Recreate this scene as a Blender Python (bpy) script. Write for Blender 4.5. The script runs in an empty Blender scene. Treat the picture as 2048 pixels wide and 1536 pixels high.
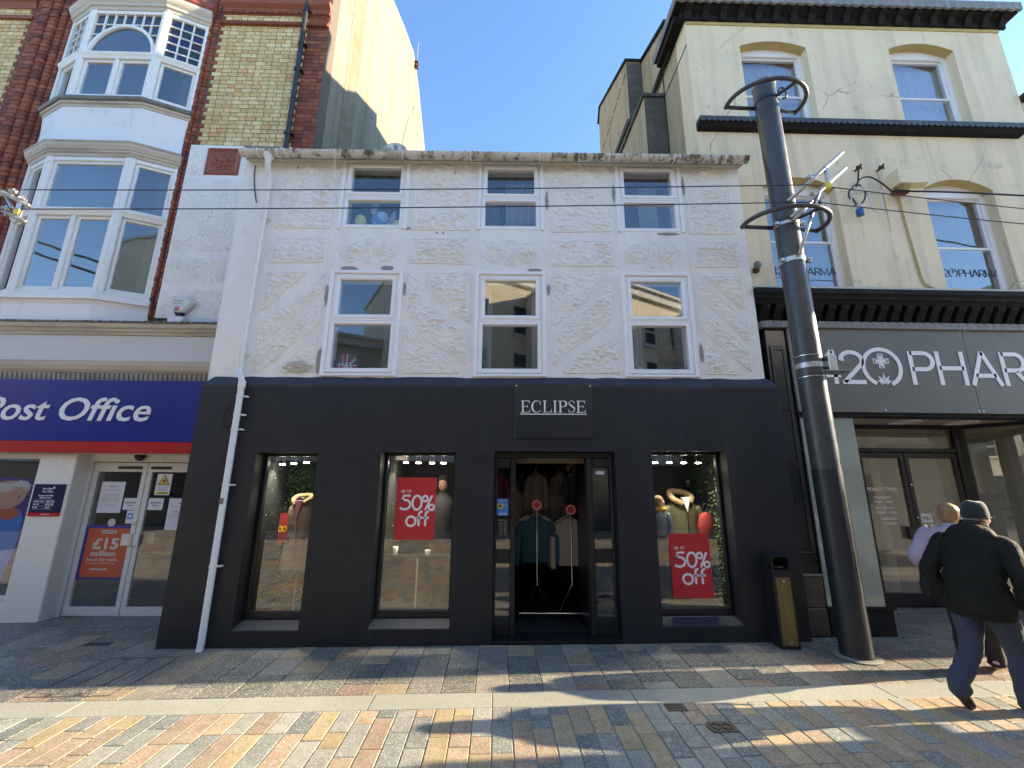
import bpy, bmesh, math, random
from math import sin, cos, pi, radians, atan2, hypot, tan
from mathutils import Vector, Matrix
import numpy as np

SC = bpy.context.scene
COL = SC.collection

# ------------------------------------------------------------------ camera
cam_d = bpy.data.cameras.new('camera')
cam = bpy.data.objects.new('camera', cam_d)
COL.objects.link(cam)
SC.camera = cam
cam_d.sensor_width = 36.0
cam_d.lens = 36.0 * 850.0 / 2048.0
cam_d.clip_end = 400.0
cam_d.clip_start = 0.05
def _camera_matrix(yaw, pitch, roll, h):
    f0 = Vector((sin(yaw), cos(yaw), 0)); r0 = Vector((cos(yaw), -sin(yaw), 0)); u0 = Vector((0, 0, 1))
    f = f0 * cos(pitch) + u0 * sin(pitch); u = -f0 * sin(pitch) + u0 * cos(pitch)
    r = r0 * cos(roll) + u * sin(roll); u2 = -r0 * sin(roll) + u * cos(roll)
    m = Matrix(((r.x, u2.x, -f.x, 0), (r.y, u2.y, -f.y, 0), (r.z, u2.z, -f.z, h), (0, 0, 0, 1)))
    return m
cam.matrix_world = _camera_matrix(radians(1.0), radians(13.22), radians(0.5), 1.76)

# ------------------------------------------------------------------ sky, sun, exposure
SUN_EL, SUN_AZ = radians(19.0), radians(2.6)      # azimuth measured from +X towards +Y
world = bpy.data.worlds.new('World'); SC.world = world; world.use_nodes = True
wn = world.node_tree.nodes; wl = world.node_tree.links
bg = wn['Background']; bg.inputs['Strength'].default_value = 0.08
sky = wn.new('ShaderNodeTexSky'); sky.sky_type = 'NISHITA'; sky.sun_disc = False
sky.sun_elevation = SUN_EL
sky.sun_rotation = radians(90) - SUN_AZ           # Blender: 0 = +Y, clockwise
sky.air_density = 1.0; sky.dust_density = 0.2; sky.ozone_density = 4.0; sky.altitude = 0
wl.new(sky.outputs[0], bg.inputs['Color'])
sun_d = bpy.data.lights.new('sun', 'SUN'); sun = bpy.data.objects.new('sun', sun_d); COL.objects.link(sun)
sun_d.energy = 3.1; sun_d.angle = radians(0.53); sun_d.color = (1.0, 0.83, 0.59)
_sd = Vector((cos(SUN_EL) * cos(SUN_AZ), cos(SUN_EL) * sin(SUN_AZ), sin(SUN_EL)))
sun.rotation_euler = _sd.to_track_quat('Z', 'Y').to_euler()
sun.location = (30, 3, 14)
vs = SC.view_settings
vs.view_transform = 'Standard'; vs.look = 'None'; vs.gamma = 1.0; vs.use_curve_mapping = False
vs.exposure = 2.7
SC.cycles.max_bounces = 8; SC.cycles.transparent_max_bounces = 16
SC.cycles.sample_clamp_indirect = 6.0
SC.cycles.use_denoising = True

# ------------------------------------------------------------------ helpers
def gz(x):                       # street rises gently to the right
    return 0.012 * x
SH_SHOP, SH_PO = 0.009, 0.008    # the old fronts follow the slope of the street a little

class MB:
    """collects simple solids; build() links them as ONE mesh object"""
    def __init__(s, shear=0.0, T=None):
        s.v = []; s.f = []; s.m = []; s.shear = shear; s.T = T; s.mi = 0
    def add(s, vs_, fs_):
        o = len(s.v)
        s.v += [tuple(p) for p in vs_]
        s.f += [tuple(i + o for i in f) for f in fs_]
        s.m += [s.mi] * len(fs_)
        return s
    def box(s, x0, x1, y0, y1, z0, z1):
        if x0 > x1: x0, x1 = x1, x0
        if y0 > y1: y0, y1 = y1, y0
        if z0 > z1: z0, z1 = z1, z0
        return s.add([(x0, y0, z0), (x1, y0, z0), (x1, y1, z0), (x0, y1, z0), (x0, y0, z1), (x1, y0, z1), (x1, y1, z1), (x0, y1, z1)],
              [(0, 3, 2, 1), (4, 5, 6, 7), (0, 1, 5, 4), (1, 2, 6, 5), (2, 3, 7, 6), (3, 0, 4, 7)])
    def bbox(s, x0, x1, y0, y1, z0, z1, b=0.01):
        """box with its front (-Y) edges chamfered"""
        V = [(x0, y1, z0), (x1, y1, z0), (x1, y1, z1), (x0, y1, z1),
             (x0, y0 + b, z0), (x1, y0 + b, z0), (x1, y0 + b, z1), (x0, y0 + b, z1),
             (x0 + b, y0, z0 + b), (x1 - b, y0, z0 + b), (x1 - b, y0, z1 - b), (x0 + b, y0, z1 - b)]
        F = [(0, 3, 2, 1), (0, 1, 5, 4), (1, 2, 6, 5), (2, 3, 7, 6), (3, 0, 4, 7),
             (4, 5, 9, 8), (5, 6, 10, 9), (6, 7, 11, 10), (7, 4, 8, 11), (8, 9, 10, 11)]
        return s.add(V, F)
    def frame(s, x0, x1, z0, z1, y0, y1, w, wt=None, wb=None, b=0.006):
        """four mitred-looking members with chamfered fronts"""
        wt = w if wt is None else wt; wb = w if wb is None else wb
        O = [(x0, z0), (x1, z0), (x1, z1), (x0, z1)]; I = [(x0 + w, z0 + wb), (x1 - w, z0 + wb), (x1 - w, z1 - wt), (x0 + w, z1 - wt)]
        def off(P, d):
            cx = (x0 + x1) / 2; cz = (z0 + z1) / 2
            return [(px + (d if px < cx else -d), pz + (d if pz < cz else -d)) for px, pz in P]
        L = [[(p[0], y1, p[1]) for p in O], [(p[0], y0 + b, p[1]) for p in O], [(p[0], y0, p[1]) for p in off(O, b)],
             [(p[0], y0, p[1]) for p in off(I, -b)], [(p[0], y0 + b, p[1]) for p in I], [(p[0], y1, p[1]) for p in I]]
        V = [p for r in L for p in r]; F = []
        for k in range(5):
            for i in range(4):
                j = (i + 1) % 4
                F.append((k * 4 + i, k * 4 + j, (k + 1) * 4 + j, (k + 1) * 4 + i))
        for i in range(4):
            j = (i + 1) % 4
            F.append((20 + i, 20 + j, j, i))
        return s.add(V, F)
    def prism(s, pts, y0, y1):
        """polygon in XZ extruded from y0 (front) to y1"""
        n = len(pts); a = sum(pts[i][0] * pts[(i + 1) % n][1] - pts[(i + 1) % n][0] * pts[i][1] for i in range(n))
        if a < 0: pts = pts[::-1]
        V = [(p[0], y0, p[1]) for p in pts] + [(p[0], y1, p[1]) for p in pts]
        F = [tuple(range(n)), tuple(range(2 * n - 1, n - 1, -1))] + [(i, i + n, (i + 1) % n + n, (i + 1) % n) for i in range(n)]
        return s.add(V, F)
    def prism_x(s, pts, x0, x1):
        """profile in YZ extruded along X"""
        n = len(pts)
        V = [(x0, p[0], p[1]) for p in pts] + [(x1, p[0], p[1]) for p in pts]
        F = [tuple(range(n)), tuple(range(2 * n - 1, n - 1, -1))] + [(i, i + n, (i + 1) % n + n, (i + 1) % n) for i in range(n)]
        return s.add(V, F)
    def prism_z(s, pts, z0, z1):
        n = len(pts)
        V = [(p[0], p[1], z0) for p in pts] + [(p[0], p[1], z1) for p in pts]
        F = [tuple(range(n - 1, -1, -1)), tuple(range(n, 2 * n))] + [(i, (i + 1) % n, (i + 1) % n + n, i + n) for i in range(n)]
        return s.add(V, F)
    def tube(s, path, r, n=8, cap=True, closed=False):
        P = [Vector(p) for p in path]; N = len(P)
        rr = r if hasattr(r, '__len__') else [r] * N
        V = []; F = []
        up = Vector((0, 0, 1)); prev = None
        for i in range(N):
            if closed: d = P[(i + 1) % N] - P[i - 1]
            else: d = P[min(i + 1, N - 1)] - P[max(i - 1, 0)]
            d = d.normalized() if d.length > 1e-9 else Vector((1, 0, 0))
            if prev is None:
                a = up if abs(d.z) < 0.9 else Vector((1, 0, 0))
                side = d.cross(a).normalized()
            else:
                side = prev - d * prev.dot(d)
                side = side.normalized() if side.length > 1e-6 else d.orthogonal().normalized()
            prev = side; v = d.cross(side)
            for k in range(n):
                t = 2 * pi * k / n
                V.append(P[i] + side * (cos(t) * rr[i]) + v * (sin(t) * rr[i]))
        M_ = N if closed else N - 1
        for i in range(M_):
            for k in range(n):
                a = i * n + k; b = i * n + (k + 1) % n; j = (i + 1) % N
                F.append((a, b, j * n + (k + 1) % n, j * n + k))
        if cap and not closed:
            F.append(tuple(range(n - 1, -1, -1))); F.append(tuple(range((N - 1) * n, N * n)))
        return s.add(V, F)
    def lathe(s, prof, cx, cy, n=24, axis='z', cap=True):
        """prof: (radius, height) from bottom to top about a vertical (or other) axis through cx,cy"""
        V = []; F = []
        for r, h in prof:
            for k in range(n):
                t = 2 * pi * k / n
                if axis == 'z': V.append((cx + r * cos(t), cy + r * sin(t), h))
                elif axis == 'y': V.append((cx + r * cos(t), h, cy + r * sin(t)))
                else: V.append((h, cx + r * cos(t), cy + r * sin(t)))
        for i in range(len(prof) - 1):
            for k in range(n):
                F.append((i * n + k, i * n + (k + 1) % n, (i + 1) * n + (k + 1) % n, (i + 1) * n + k))
        if cap:
            F.append(tuple(range(n - 1, -1, -1))); F.append(tuple(range((len(prof) - 1) * n, len(prof) * n)))
        return s.add(V, F)
    def ball(s, c, r, n=12, m=8):
        rx, ry, rz = r if hasattr(r, '__len__') else (r, r, r)
        V = [(c[0], c[1], c[2] - rz)]; F = []
        for i in range(1, m):
            p = -pi / 2 + pi * i / m
            for k in range(n):
                t = 2 * pi * k / n
                V.append((c[0] + rx * cos(p) * cos(t), c[1] + ry * cos(p) * sin(t), c[2] + rz * sin(p)))
        V.append((c[0], c[1], c[2] + rz)); e = len(V) - 1
        for k in range(n):
            F.append((0, 1 + (k + 1) % n, 1 + k)); F.append((e, e - n + k, e - n + (k + 1) % n))
        for i in range(m - 2):
            for k in range(n):
                F.append((1 + i * n + k, 1 + i * n + (k + 1) % n, 1 + (i + 1) * n + (k + 1) % n, 1 + (i + 1) * n + k))
        return s.add(V, F)
    def loft(s, path, n=16, cap=True, bulge=None, sub=4):
        """path: (x,y,z, rside, rfront, sideangle); smooth tube of ellipses, optional bulge(t, k)->factor"""
        K = np.array(path, float); N = len(K)
        out = []
        for i in range(N - 1):
            p0 = K[max(i - 1, 0)]; p1 = K[i]; p2 = K[i + 1]; p3 = K[min(i + 2, N - 1)]
            for q in range(sub):
                t = q / sub
                out.append(0.5 * ((2 * p1) + (-p0 + p2) * t + (2 * p0 - 5 * p1 + 4 * p2 - p3) * t * t + (-p0 + 3 * p1 - 3 * p2 + p3) * t ** 3))
        out.append(K[-1]); out = np.array(out); Mn = len(out)
        V = []; F = []
        for i in range(Mn):
            d = Vector(out[min(i + 1, Mn - 1)][:3] - out[max(i - 1, 0)][:3])
            d = d.normalized() if d.length > 1e-9 else Vector((0, 0, 1))
            a = out[i][5]; side = Vector((cos(a), sin(a), 0))
            side = side - d * side.dot(d)
            side = side.normalized() if side.length > 1e-5 else d.orthogonal().normalized()
            fr = d.cross(side).normalized(); c = Vector(out[i][:3]); t = i / (Mn - 1)
            for k in range(n):
                th = 2 * pi * k / n
                b = bulge(t, k / n) if bulge else 1.0
                V.append(c + side * (cos(th) * max(out[i][3], .001) * b) + fr * (sin(th) * max(out[i][4], .001) * b))
        for i in range(Mn - 1):
            for k in range(n):
                F.append((i * n + k, i * n + (k + 1) % n, (i + 1) * n + (k + 1) % n, (i + 1) * n + k))
        if cap:
            F.append(tuple(range(n - 1, -1, -1))); F.append(tuple(range((Mn - 1) * n, Mn * n)))
        return s.add(V, F)
    def ribbon(s, path, w, y0, y1, closed=False):
        """flat stroke in XZ of width w (number or list) with thickness y0..y1"""
        n = len(path); ww = w if hasattr(w, '__len__') else [w] * n
        L = []; R = []
        for i in range(n):
            if closed: a = path[i - 1]; b = path[(i + 1) % n]
            else: a = path[max(i - 1, 0)]; b = path[min(i + 1, n - 1)]
            dx, dz = b[0] - a[0], b[1] - a[1]; l = hypot(dx, dz) or 1
            nx, nz = -dz / l * ww[i] / 2, dx / l * ww[i] / 2
            L.append((path[i][0] + nx, path[i][1] + nz)); R.append((path[i][0] - nx, path[i][1] - nz))
        V = [(p[0], y0, p[1]) for p in L] + [(p[0], y0, p[1]) for p in R] + [(p[0], y1, p[1]) for p in L] + [(p[0], y1, p[1]) for p in R]
        F = []
        for i in range(n if closed else n - 1):
            j = (i + 1) % n
            F += [(i, n + i, n + j, j), (2 * n + i, 2 * n + j, 3 * n + j, 3 * n + i), (i, j, 2 * n + j, 2 * n + i), (n + i, 3 * n + i, 3 * n + j, n + j)]
        if not closed:
            F += [(0, 2 * n, 3 * n, n), (n - 1, 2 * n - 1, 4 * n - 1, 3 * n - 1)]
        return s.add(V, F)
    def mesh(s, name, mats, smooth=False):
        V = s.v
        if s.T: V = [s.T(p) for p in V]
        if s.shear: V = [(p[0], p[1], p[2] + s.shear * p[0]) for p in V]
        me = bpy.data.meshes.new(name)
        me.from_pydata([tuple(p) for p in V], [], s.f)
        for m in (mats if isinstance(mats, (list, tuple)) else [mats]): me.materials.append(m)
        if any(s.m): me.polygons.foreach_set('material_index', s.m)
        if smooth: me.polygons.foreach_set('use_smooth', [True] * len(me.polygons))
        me.validate(); me.update()
        return me
    def build(s, name, mats, parent=None, smooth=False, recalc=True, auto=None):
        me = s.mesh(name, mats, smooth)
        if recalc:
            bm = bmesh.new(); bm.from_mesh(me); bmesh.ops.recalc_face_normals(bm, faces=bm.faces[:]); bm.to_mesh(me); bm.free()
        if auto is not None:
            me.polygons.foreach_set('use_smooth', [True] * len(me.polygons)); me.set_sharp_from_angle(angle=radians(auto))
        return link(name, me, parent)

def link(name, me, parent=None, loc=None):
    o = bpy.data.objects.new(name, me); COL.objects.link(o)
    if loc is not None: o.location = loc
    if parent is not None:
        o.parent = parent
        b = parent; off = Vector((0, 0, 0))
        while b is not None:
            off += Vector(b.get('_base', (0, 0, 0))); b = None
        o.matrix_parent_inverse = Matrix.Translation(-off)
    return o
def tag(o, label=None, cat=None, group=None, kind=None):
    if label: o['label'] = label
    if cat: o['category'] = cat
    if group: o['group'] = group
    if kind: o['kind'] = kind
    return o
def thing(name, label, cat, loc=(0, 0, 0), group=None):
    o = bpy.data.objects.new(name, None); COL.objects.link(o); o.location = loc; o['_base'] = tuple(loc)
    o.empty_display_size = 0.2
    return tag(o, label, cat, group)
def dup(root, loc, rotz=None, label=None, group=None):
    def cp(o, par):
        c = o.copy(); COL.objects.link(c)
        if par is not None: c.parent = par
        for ch in o.children: cp(ch, c)
        return c
    r = cp(root, None); r.location = loc
    if rotz is not None: r.rotation_euler = (0, 0, rotz)
    if label: r['label'] = label
    if group: r['group'] = group
    return r

def text_mb(s, x0, x1, z0, z1, y, d=0.004, mb=None, shear=0.0, off=0.0, shrx=0.0, fit=True, align='L'):
    """words as flat raised lettering fitted into x0..x1, z0..z1 at depth y (front at y-d)"""
    cu = bpy.data.curves.new('lettering', 'FONT'); cu.body = s; cu.shear = shear; cu.offset = off; cu.extrude = 0.01; cu.resolution_u = 3
    ob = bpy.data.objects.new('lettering', cu); COL.objects.link(ob)
    me = bpy.data.meshes.new_from_object(ob)
    bpy.data.objects.remove(ob); bpy.data.curves.remove(cu)
    V = [tuple(v.co) for v in me.vertices]; F = [tuple(p.vertices) for p in me.polygons]
    bpy.data.meshes.remove(me)
    if not V: return mb or MB()
    ax0 = min(v[0] for v in V); ax1 = max(v[0] for v in V); az0 = min(v[1] for v in V); az1 = max(v[1] for v in V)
    sz = (z1 - z0) / (az1 - az0); sx = (x1 - x0) / (ax1 - ax0) if fit else sz
    mb = mb or MB(shear=shrx)
    mb.add([(x0 + (v[0] - ax0) * sx, y - (d if v[2] > 0 else 0.0), z0 + (v[1] - az0) * sz) for v in V], F)
    return mb

def arc(cx, cz, rx, rz, a0, a1, n=20):
    return [(cx + rx * cos(radians(a0 + (a1 - a0) * i / n)), cz + rz * sin(radians(a0 + (a1 - a0) * i / n))) for i in range(n + 1)]

# ------------------------------------------------------------------ materials
MATS = {}
def mat(name, col, rough=0.6, metal=0.0, spec=0.5, layers=(), bump=None, bump2=None, rand=0.0, emit=None, coat=0.0, hue=None, island=False, rlayers=None, sheen=0.0):
    """layers: (kind, scale, colour, lo, hi[, detail]) with kind n = noise, s = vertical streaks, v = voronoi speckle, c = cracks"""
    m = bpy.data.materials.new(name); MATS[name] = m; m.use_nodes = True
    N = m.node_tree.nodes; L = m.node_tree.links; b = N['Principled BSDF']
    b.inputs['Roughness'].default_value = rough; b.inputs['Metallic'].default_value = metal
    b.inputs['Specular IOR Level'].default_value = spec; b.inputs['Coat Weight'].default_value = coat
    if sheen: b.inputs['Sheen Weight'].default_value = sheen
    if emit: b.inputs['Emission Color'].default_value = (*emit[0], 1); b.inputs['Emission Strength'].default_value = emit[1]
    tc = N.new('ShaderNodeTexCoord'); oi = N.new('ShaderNodeObjectInfo')
    vec = tc.outputs['Object']
    if rand or hue:
        ad = N.new('ShaderNodeVectorMath'); ad.operation = 'ADD'
        sc_ = N.new('ShaderNodeVectorMath'); sc_.operation = 'SCALE'; sc_.inputs[0].default_value = (17.3, 9.1, 5.7)
        L.new(oi.outputs['Random'], sc_.inputs['Scale']); L.new(vec, ad.inputs[0]); L.new(sc_.outputs[0], ad.inputs[1]); vec = ad.outputs[0]
    rnd = oi.outputs['Random']
    if island:
        ge = N.new('ShaderNodeNewGeometry'); a = N.new('ShaderNodeMath'); a.operation = 'ADD'
        L.new(rnd, a.inputs[0]); L.new(ge.outputs['Random Per Island'], a.inputs[1])
        fr = N.new('ShaderNodeMath'); fr.operation = 'FRACT'; L.new(a.outputs[0], fr.inputs[0]); rnd = fr.outputs[0]
    cur = None
    if hue:                                    # list of (pos, colour): colour picked at random per piece
        cr = N.new('ShaderNodeValToRGB'); cr.color_ramp.interpolation = 'CONSTANT'
        e = cr.color_ramp.elements
        e[0].position = hue[0][0]; e[0].color = (*hue[0][1], 1); e[1].position = hue[1][0]; e[1].color = (*hue[1][1], 1)
        for p, c in hue[2:]:
            q = e.new(p); q.color = (*c, 1)
        L.new(rnd, cr.inputs[0]); cur = cr.outputs[0]
    else:
        rg = N.new('ShaderNodeRGB'); rg.outputs[0].default_value = (*col, 1); cur = rg.outputs[0]
    def tex(kind, scale, detail=6):
        v = vec
        if kind in 'sh':
            mp = N.new('ShaderNodeMapping'); mp.inputs['Scale'].default_value = (1, 1, 0.07) if kind == 's' else (0.1, 0.1, 1); L.new(v, mp.inputs[0]); v = mp.outputs[0]
        if kind in 'nsh':
            t = N.new('ShaderNodeTexNoise'); t.inputs['Scale'].default_value = scale; t.inputs['Detail'].default_value = detail; t.inputs['Roughness'].default_value = 0.62
            L.new(v, t.inputs['Vector']); return t.outputs['Fac']
        if kind == 'v':
            t = N.new('ShaderNodeTexVoronoi'); t.inputs['Scale'].default_value = scale; L.new(v, t.inputs['Vector'])
            se = N.new('ShaderNodeSeparateColor'); L.new(t.outputs['Color'], se.inputs[0]); return se.outputs[0]
        if kind == 'c':
            nz = N.new('ShaderNodeTexNoise'); nz.inputs['Scale'].default_value = scale * 3; nz.inputs['Detail'].default_value = 4; L.new(v, nz.inputs['Vector'])
            mx = N.new('ShaderNodeMix'); mx.data_type = 'VECTOR'; mx.inputs[0].default_value = 0.16; L.new(v, mx.inputs[4]); L.new(nz.outputs['Color'], mx.inputs[5])
            t = N.new('ShaderNodeTexVoronoi'); t.feature = 'DISTANCE_TO_EDGE'; t.inputs['Scale'].default_value = scale; L.new(mx.outputs[1], t.inputs['Vector'])
            n2 = N.new('ShaderNodeTexNoise'); n2.inputs['Scale'].default_value = scale * 0.9; L.new(v, n2.inputs['Vector'])
            mr = N.new('ShaderNodeMapRange'); mr.inputs[1].default_value = 0.0; mr.inputs[2].default_value = 0.008; mr.inputs[3].default_value = 1; mr.inputs[4].default_value = 0; L.new(t.outputs['Distance'], mr.inputs[0])
            m2 = N.new('ShaderNodeMapRange'); m2.inputs[1].default_value = 0.52; m2.inputs[2].default_value = 0.6; L.new(n2.outputs['Fac'], m2.inputs[0])
            mu = N.new('ShaderNodeMath'); mu.operation = 'MULTIPLY'; L.new(mr.outputs[0], mu.inputs[0]); L.new(m2.outputs[0], mu.inputs[1]); return mu.outputs[0]
    for ly in layers:
        kind, scale, c2, lo, hi = ly[:5]
        f = tex(kind, scale, ly[5] if len(ly) > 5 else 6)
        mr = N.new('ShaderNodeMapRange'); mr.inputs[1].default_value = lo; mr.inputs[2].default_value = hi; mr.inputs[4].default_value = ly[6] if len(ly) > 6 else 1.0
        L.new(f, mr.inputs[0])
        mx = N.new('ShaderNodeMix'); mx.data_type = 'RGBA'
        L.new(mr.outputs[0], mx.inputs[0]); L.new(cur, mx.inputs[6])
        if isinstance(c2, (int, float)):       # multiply colour by a factor
            mx.blend_type = 'MULTIPLY'; mx.inputs[7].default_value = (c2, c2, c2, 1)
        else: mx.inputs[7].default_value = (*c2, 1)
        cur = mx.outputs[2]
    if rand:
        mr = N.new('ShaderNodeMapRange'); mr.inputs[3].default_value = 1 - rand; mr.inputs[4].default_value = 1 + rand
        wh = N.new('ShaderNodeTexWhiteNoise'); wh.noise_dimensions = '1D'; L.new(rnd, wh.inputs['W']); L.new(wh.outputs['Value'], mr.inputs[0])
        hs = N.new('ShaderNodeHueSaturation'); L.new(mr.outputs[0], hs.inputs['Value']); L.new(cur, hs.inputs['Color']); cur = hs.outputs[0]
    L.new(cur, b.inputs['Base Color'])
    if rlayers:
        f = tex(rlayers[0], rlayers[1]); mr = N.new('ShaderNodeMapRange'); mr.inputs[1].default_value = 0.3; mr.inputs[2].default_value = 0.7
        mr.inputs[3].default_value = rlayers[2]; mr.inputs[4].default_value = rlayers[3]; L.new(f, mr.inputs[0]); L.new(mr.outputs[0], b.inputs['Roughness'])
    nrm = None
    for bp in (bump, bump2):
        if not bp: continue
        f = tex(bp[0], bp[1], 5); bn = N.new('ShaderNodeBump'); bn.inputs['Strength'].default_value = bp[2]; bn.inputs['Distance'].default_value = bp[3]
        L.new(f, bn.inputs['Height'])
        if nrm: L.new(nrm, bn.inputs['Normal'])
        nrm = bn.outputs[0]
    if nrm: L.new(nrm, b.inputs['Normal'])
    return m

def glass(name, tint=(0.9, 0.93, 0.92), ior=1.75, rough=0.0, wave=0.0, film=None):
    """thin pane: clear transmission with a Fresnel mirror; wave bends the reflection as old glass does"""
    m = bpy.data.materials.new(name); MATS[name] = m; m.use_nodes = True
    N = m.node_tree.nodes; L = m.node_tree.links
    N.remove(N['Principled BSDF']); out = N['Material Output']
    tr = N.new('ShaderNodeBsdfTransparent'); tr.inputs[0].default_value = (*tint, 1)
    gl = N.new('ShaderNodeBsdfGlossy'); gl.inputs['Roughness'].default_value = rough; gl.inputs[0].default_value = (1, 1, 1, 1)
    fr = N.new('ShaderNodeFresnel'); fr.inputs[0].default_value = ior
    if wave:
        tc = N.new('ShaderNodeTexCoord'); nz = N.new('ShaderNodeTexNoise'); nz.inputs['Scale'].default_value = 1.6; nz.inputs['Detail'].default_value = 1
        bp = N.new('ShaderNodeBump'); bp.inputs['Strength'].default_value = 1; bp.inputs['Distance'].default_value = wave
        L.new(tc.outputs['Object'], nz.inputs['Vector']); L.new(nz.outputs['Fac'], bp.inputs['Height']); L.new(bp.outputs[0], gl.inputs['Normal'])
    ge = N.new('ShaderNodeNewGeometry'); inv = N.new('ShaderNodeMath'); inv.operation = 'SUBTRACT'; inv.inputs[0].default_value = 1.0; L.new(ge.outputs['Backfacing'], inv.inputs[1])
    mu = N.new('ShaderNodeMath'); mu.operation = 'MULTIPLY'; L.new(fr.outputs[0], mu.inputs[0]); L.new(inv.outputs[0], mu.inputs[1])   # one mirror per pane, on its outer face
    mx = N.new('ShaderNodeMixShader'); L.new(mu.outputs[0], mx.inputs[0]); L.new(gl.outputs[0], mx.inputs[2])
    if film:                                   # share of diffuse: frosting, or reflected light painted into the pane
        df = N.new('ShaderNodeBsdfDiffuse'); df.inputs[0].default_value = (*film[0], 1)
        m2 = N.new('ShaderNodeMixShader'); m2.inputs[0].default_value = film[1]; L.new(tr.outputs[0], m2.inputs[1]); L.new(df.outputs[0], m2.inputs[2]); L.new(m2.outputs[0], mx.inputs[1])
    else: L.new(tr.outputs[0], mx.inputs[1])
    L.new(mx.outputs[0], out.inputs[0])
    return m

mat('white_render', (0.84, 0.815, 0.77), 0.7, layers=[('n', 1.2, (0.78, 0.75, 0.70), 0.45, 0.75), ('n', 3.0, (0.66, 0.64, 0.57), 0.60, 0.78), ('s', 6, (0.50, 0.48, 0.42), 0.66, 0.85), ('n', 45, (0.5, 0.49, 0.46), 0.70, 0.8), ('s', 2.5, (0.74, 0.715, 0.655), 0.55, 0.78)], bump=('n', 9, 0.7, 0.035), bump2=('n', 90, 0.25, 0.006))
mat('roughcast', (0.84, 0.815, 0.77), 0.75, layers=[('n', 2.2, (0.78, 0.75, 0.70), 0.5, 0.75), ('n', 5, (0.68, 0.655, 0.57), 0.66, 0.82), ('s', 8, (0.62, 0.585, 0.48), 0.68, 0.86)], bump=('n', 60, 0.7, 0.010), bump2=('n', 150, 0.4, 0.005))
mat('cement', (0.27, 0.26, 0.235), 0.9, layers=[('n', 14, (0.36, 0.35, 0.32), 0.45, 0.7)], bump=('n', 40, 0.6, 0.01))
mat('bare_pebble', (0.52, 0.46, 0.36), 0.9, layers=[('v', 60, (0.62, 0.57, 0.48), 0.4, 0.8)], bump=('n', 70, 1, 0.02))
mat('black_paint', (0.0125, 0.0135, 0.0165), 0.5, spec=0.4, layers=[('s', 5, (0.028, 0.031, 0.036), 0.58, 0.8), ('n', 2, (0.018, 0.018, 0.02), 0.5, 0.7), ('s', 22, (0.05, 0.05, 0.055), 0.72, 0.84)], bump=('n', 60, 0.3, 0.004), rlayers=('n', 3, 0.4, 0.62))
mat('navy_ledge', (0.022, 0.027, 0.040), 0.55, layers=[('n', 6, (0.035, 0.038, 0.05), 0.5, 0.75), ('n', 30, (0.09, 0.09, 0.1), 0.7, 0.8)], bump=('n', 18, 0.4, 0.01))
mat('black_frame', (0.010, 0.0105, 0.012), 0.35)
mat('upvc', (0.82, 0.82, 0.82), 0.32, spec=0.45, layers=[('n', 3, (0.77, 0.765, 0.75), 0.55, 0.8)])
mat('gutter_plastic', (0.60, 0.58, 0.52), 0.45, layers=[('n', 4, (0.36, 0.33, 0.25), 0.5, 0.72), ('s', 10, (0.10, 0.085, 0.045), 0.49, 0.62), ('n', 12, (0.2, 0.17, 0.11), 0.6, 0.75)])
mat('fascia_wood', (0.50, 0.47, 0.40), 0.6, layers=[('n', 6, (0.36, 0.30, 0.2), 0.55, 0.75), ('h', 12, (0.1, 0.08, 0.06), 0.68, 0.8)])
mat('pipe_white', (0.70, 0.69, 0.66), 0.4, layers=[('s', 4, (0.55, 0.53, 0.48), 0.6, 0.8), ('n', 22, (0.4, 0.37, 0.32), 0.7, 0.8)])
mat('pipe_black', (0.02, 0.021, 0.023), 0.4)
mat('mortar', (0.11, 0.092, 0.068), 0.95, bump=('n', 60, 0.4, 0.006))
mat('yellow_brick', (0.5, 0.4, 0.2), 0.8, hue=[(0.0, (0.68, 0.50, 0.235)), (0.22, (0.72, 0.55, 0.28)), (0.44, (0.63, 0.45, 0.195)), (0.62, (0.74, 0.58, 0.31)), (0.80, (0.60, 0.42, 0.18)), (0.93, (0.66, 0.37, 0.15))], island=True, rand=0.1,
    layers=[('n', 18, 0.8, 0.5, 0.75), ('v', 110, (0.35, 0.27, 0.15), 0.9, 0.97)], bump=('n', 50, 0.3, 0.006))
mat('red_brick', (0.3, 0.1, 0.05), 0.8, hue=[(0.0, (0.235, 0.062, 0.030)), (0.25, (0.285, 0.082, 0.038)), (0.5, (0.20, 0.050, 0.026)), (0.72, (0.30, 0.098, 0.045)), (0.9, (0.15, 0.045, 0.030))], island=True, rand=0.15,
    layers=[('n', 18, 0.7, 0.5, 0.75)], bump=('n', 45, 0.4, 0.006))
mat('terracotta', (0.26, 0.07, 0.035), 0.7, layers=[('n', 9, (0.16, 0.05, 0.03), 0.5, 0.75)], bump=('n', 40, 0.3, 0.006))
mat('old_white_timber', (0.78, 0.765, 0.73), 0.55, layers=[('s', 7, (0.60, 0.52, 0.36), 0.60, 0.8), ('n', 12, (0.50, 0.45, 0.36), 0.62, 0.72), ('n', 34, (0.18, 0.14, 0.1), 0.72, 0.76)], bump=('n', 30, 0.25, 0.005))
mat('bay_plaster', (0.76, 0.76, 0.755), 0.6, layers=[('s', 3.2, (0.46, 0.43, 0.36), 0.62, 0.85), ('n', 5, (0.56, 0.55, 0.52), 0.6, 0.8)], bump=('n', 20, 0.15, 0.004))
mat('cornice_stone', (0.52, 0.47, 0.39), 0.7, layers=[('h', 7, (0.34, 0.30, 0.24), 0.5, 0.7), ('n', 9, (0.22, 0.19, 0.14), 0.64, 0.78)], bump=('n', 30, 0.3, 0.006))
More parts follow.
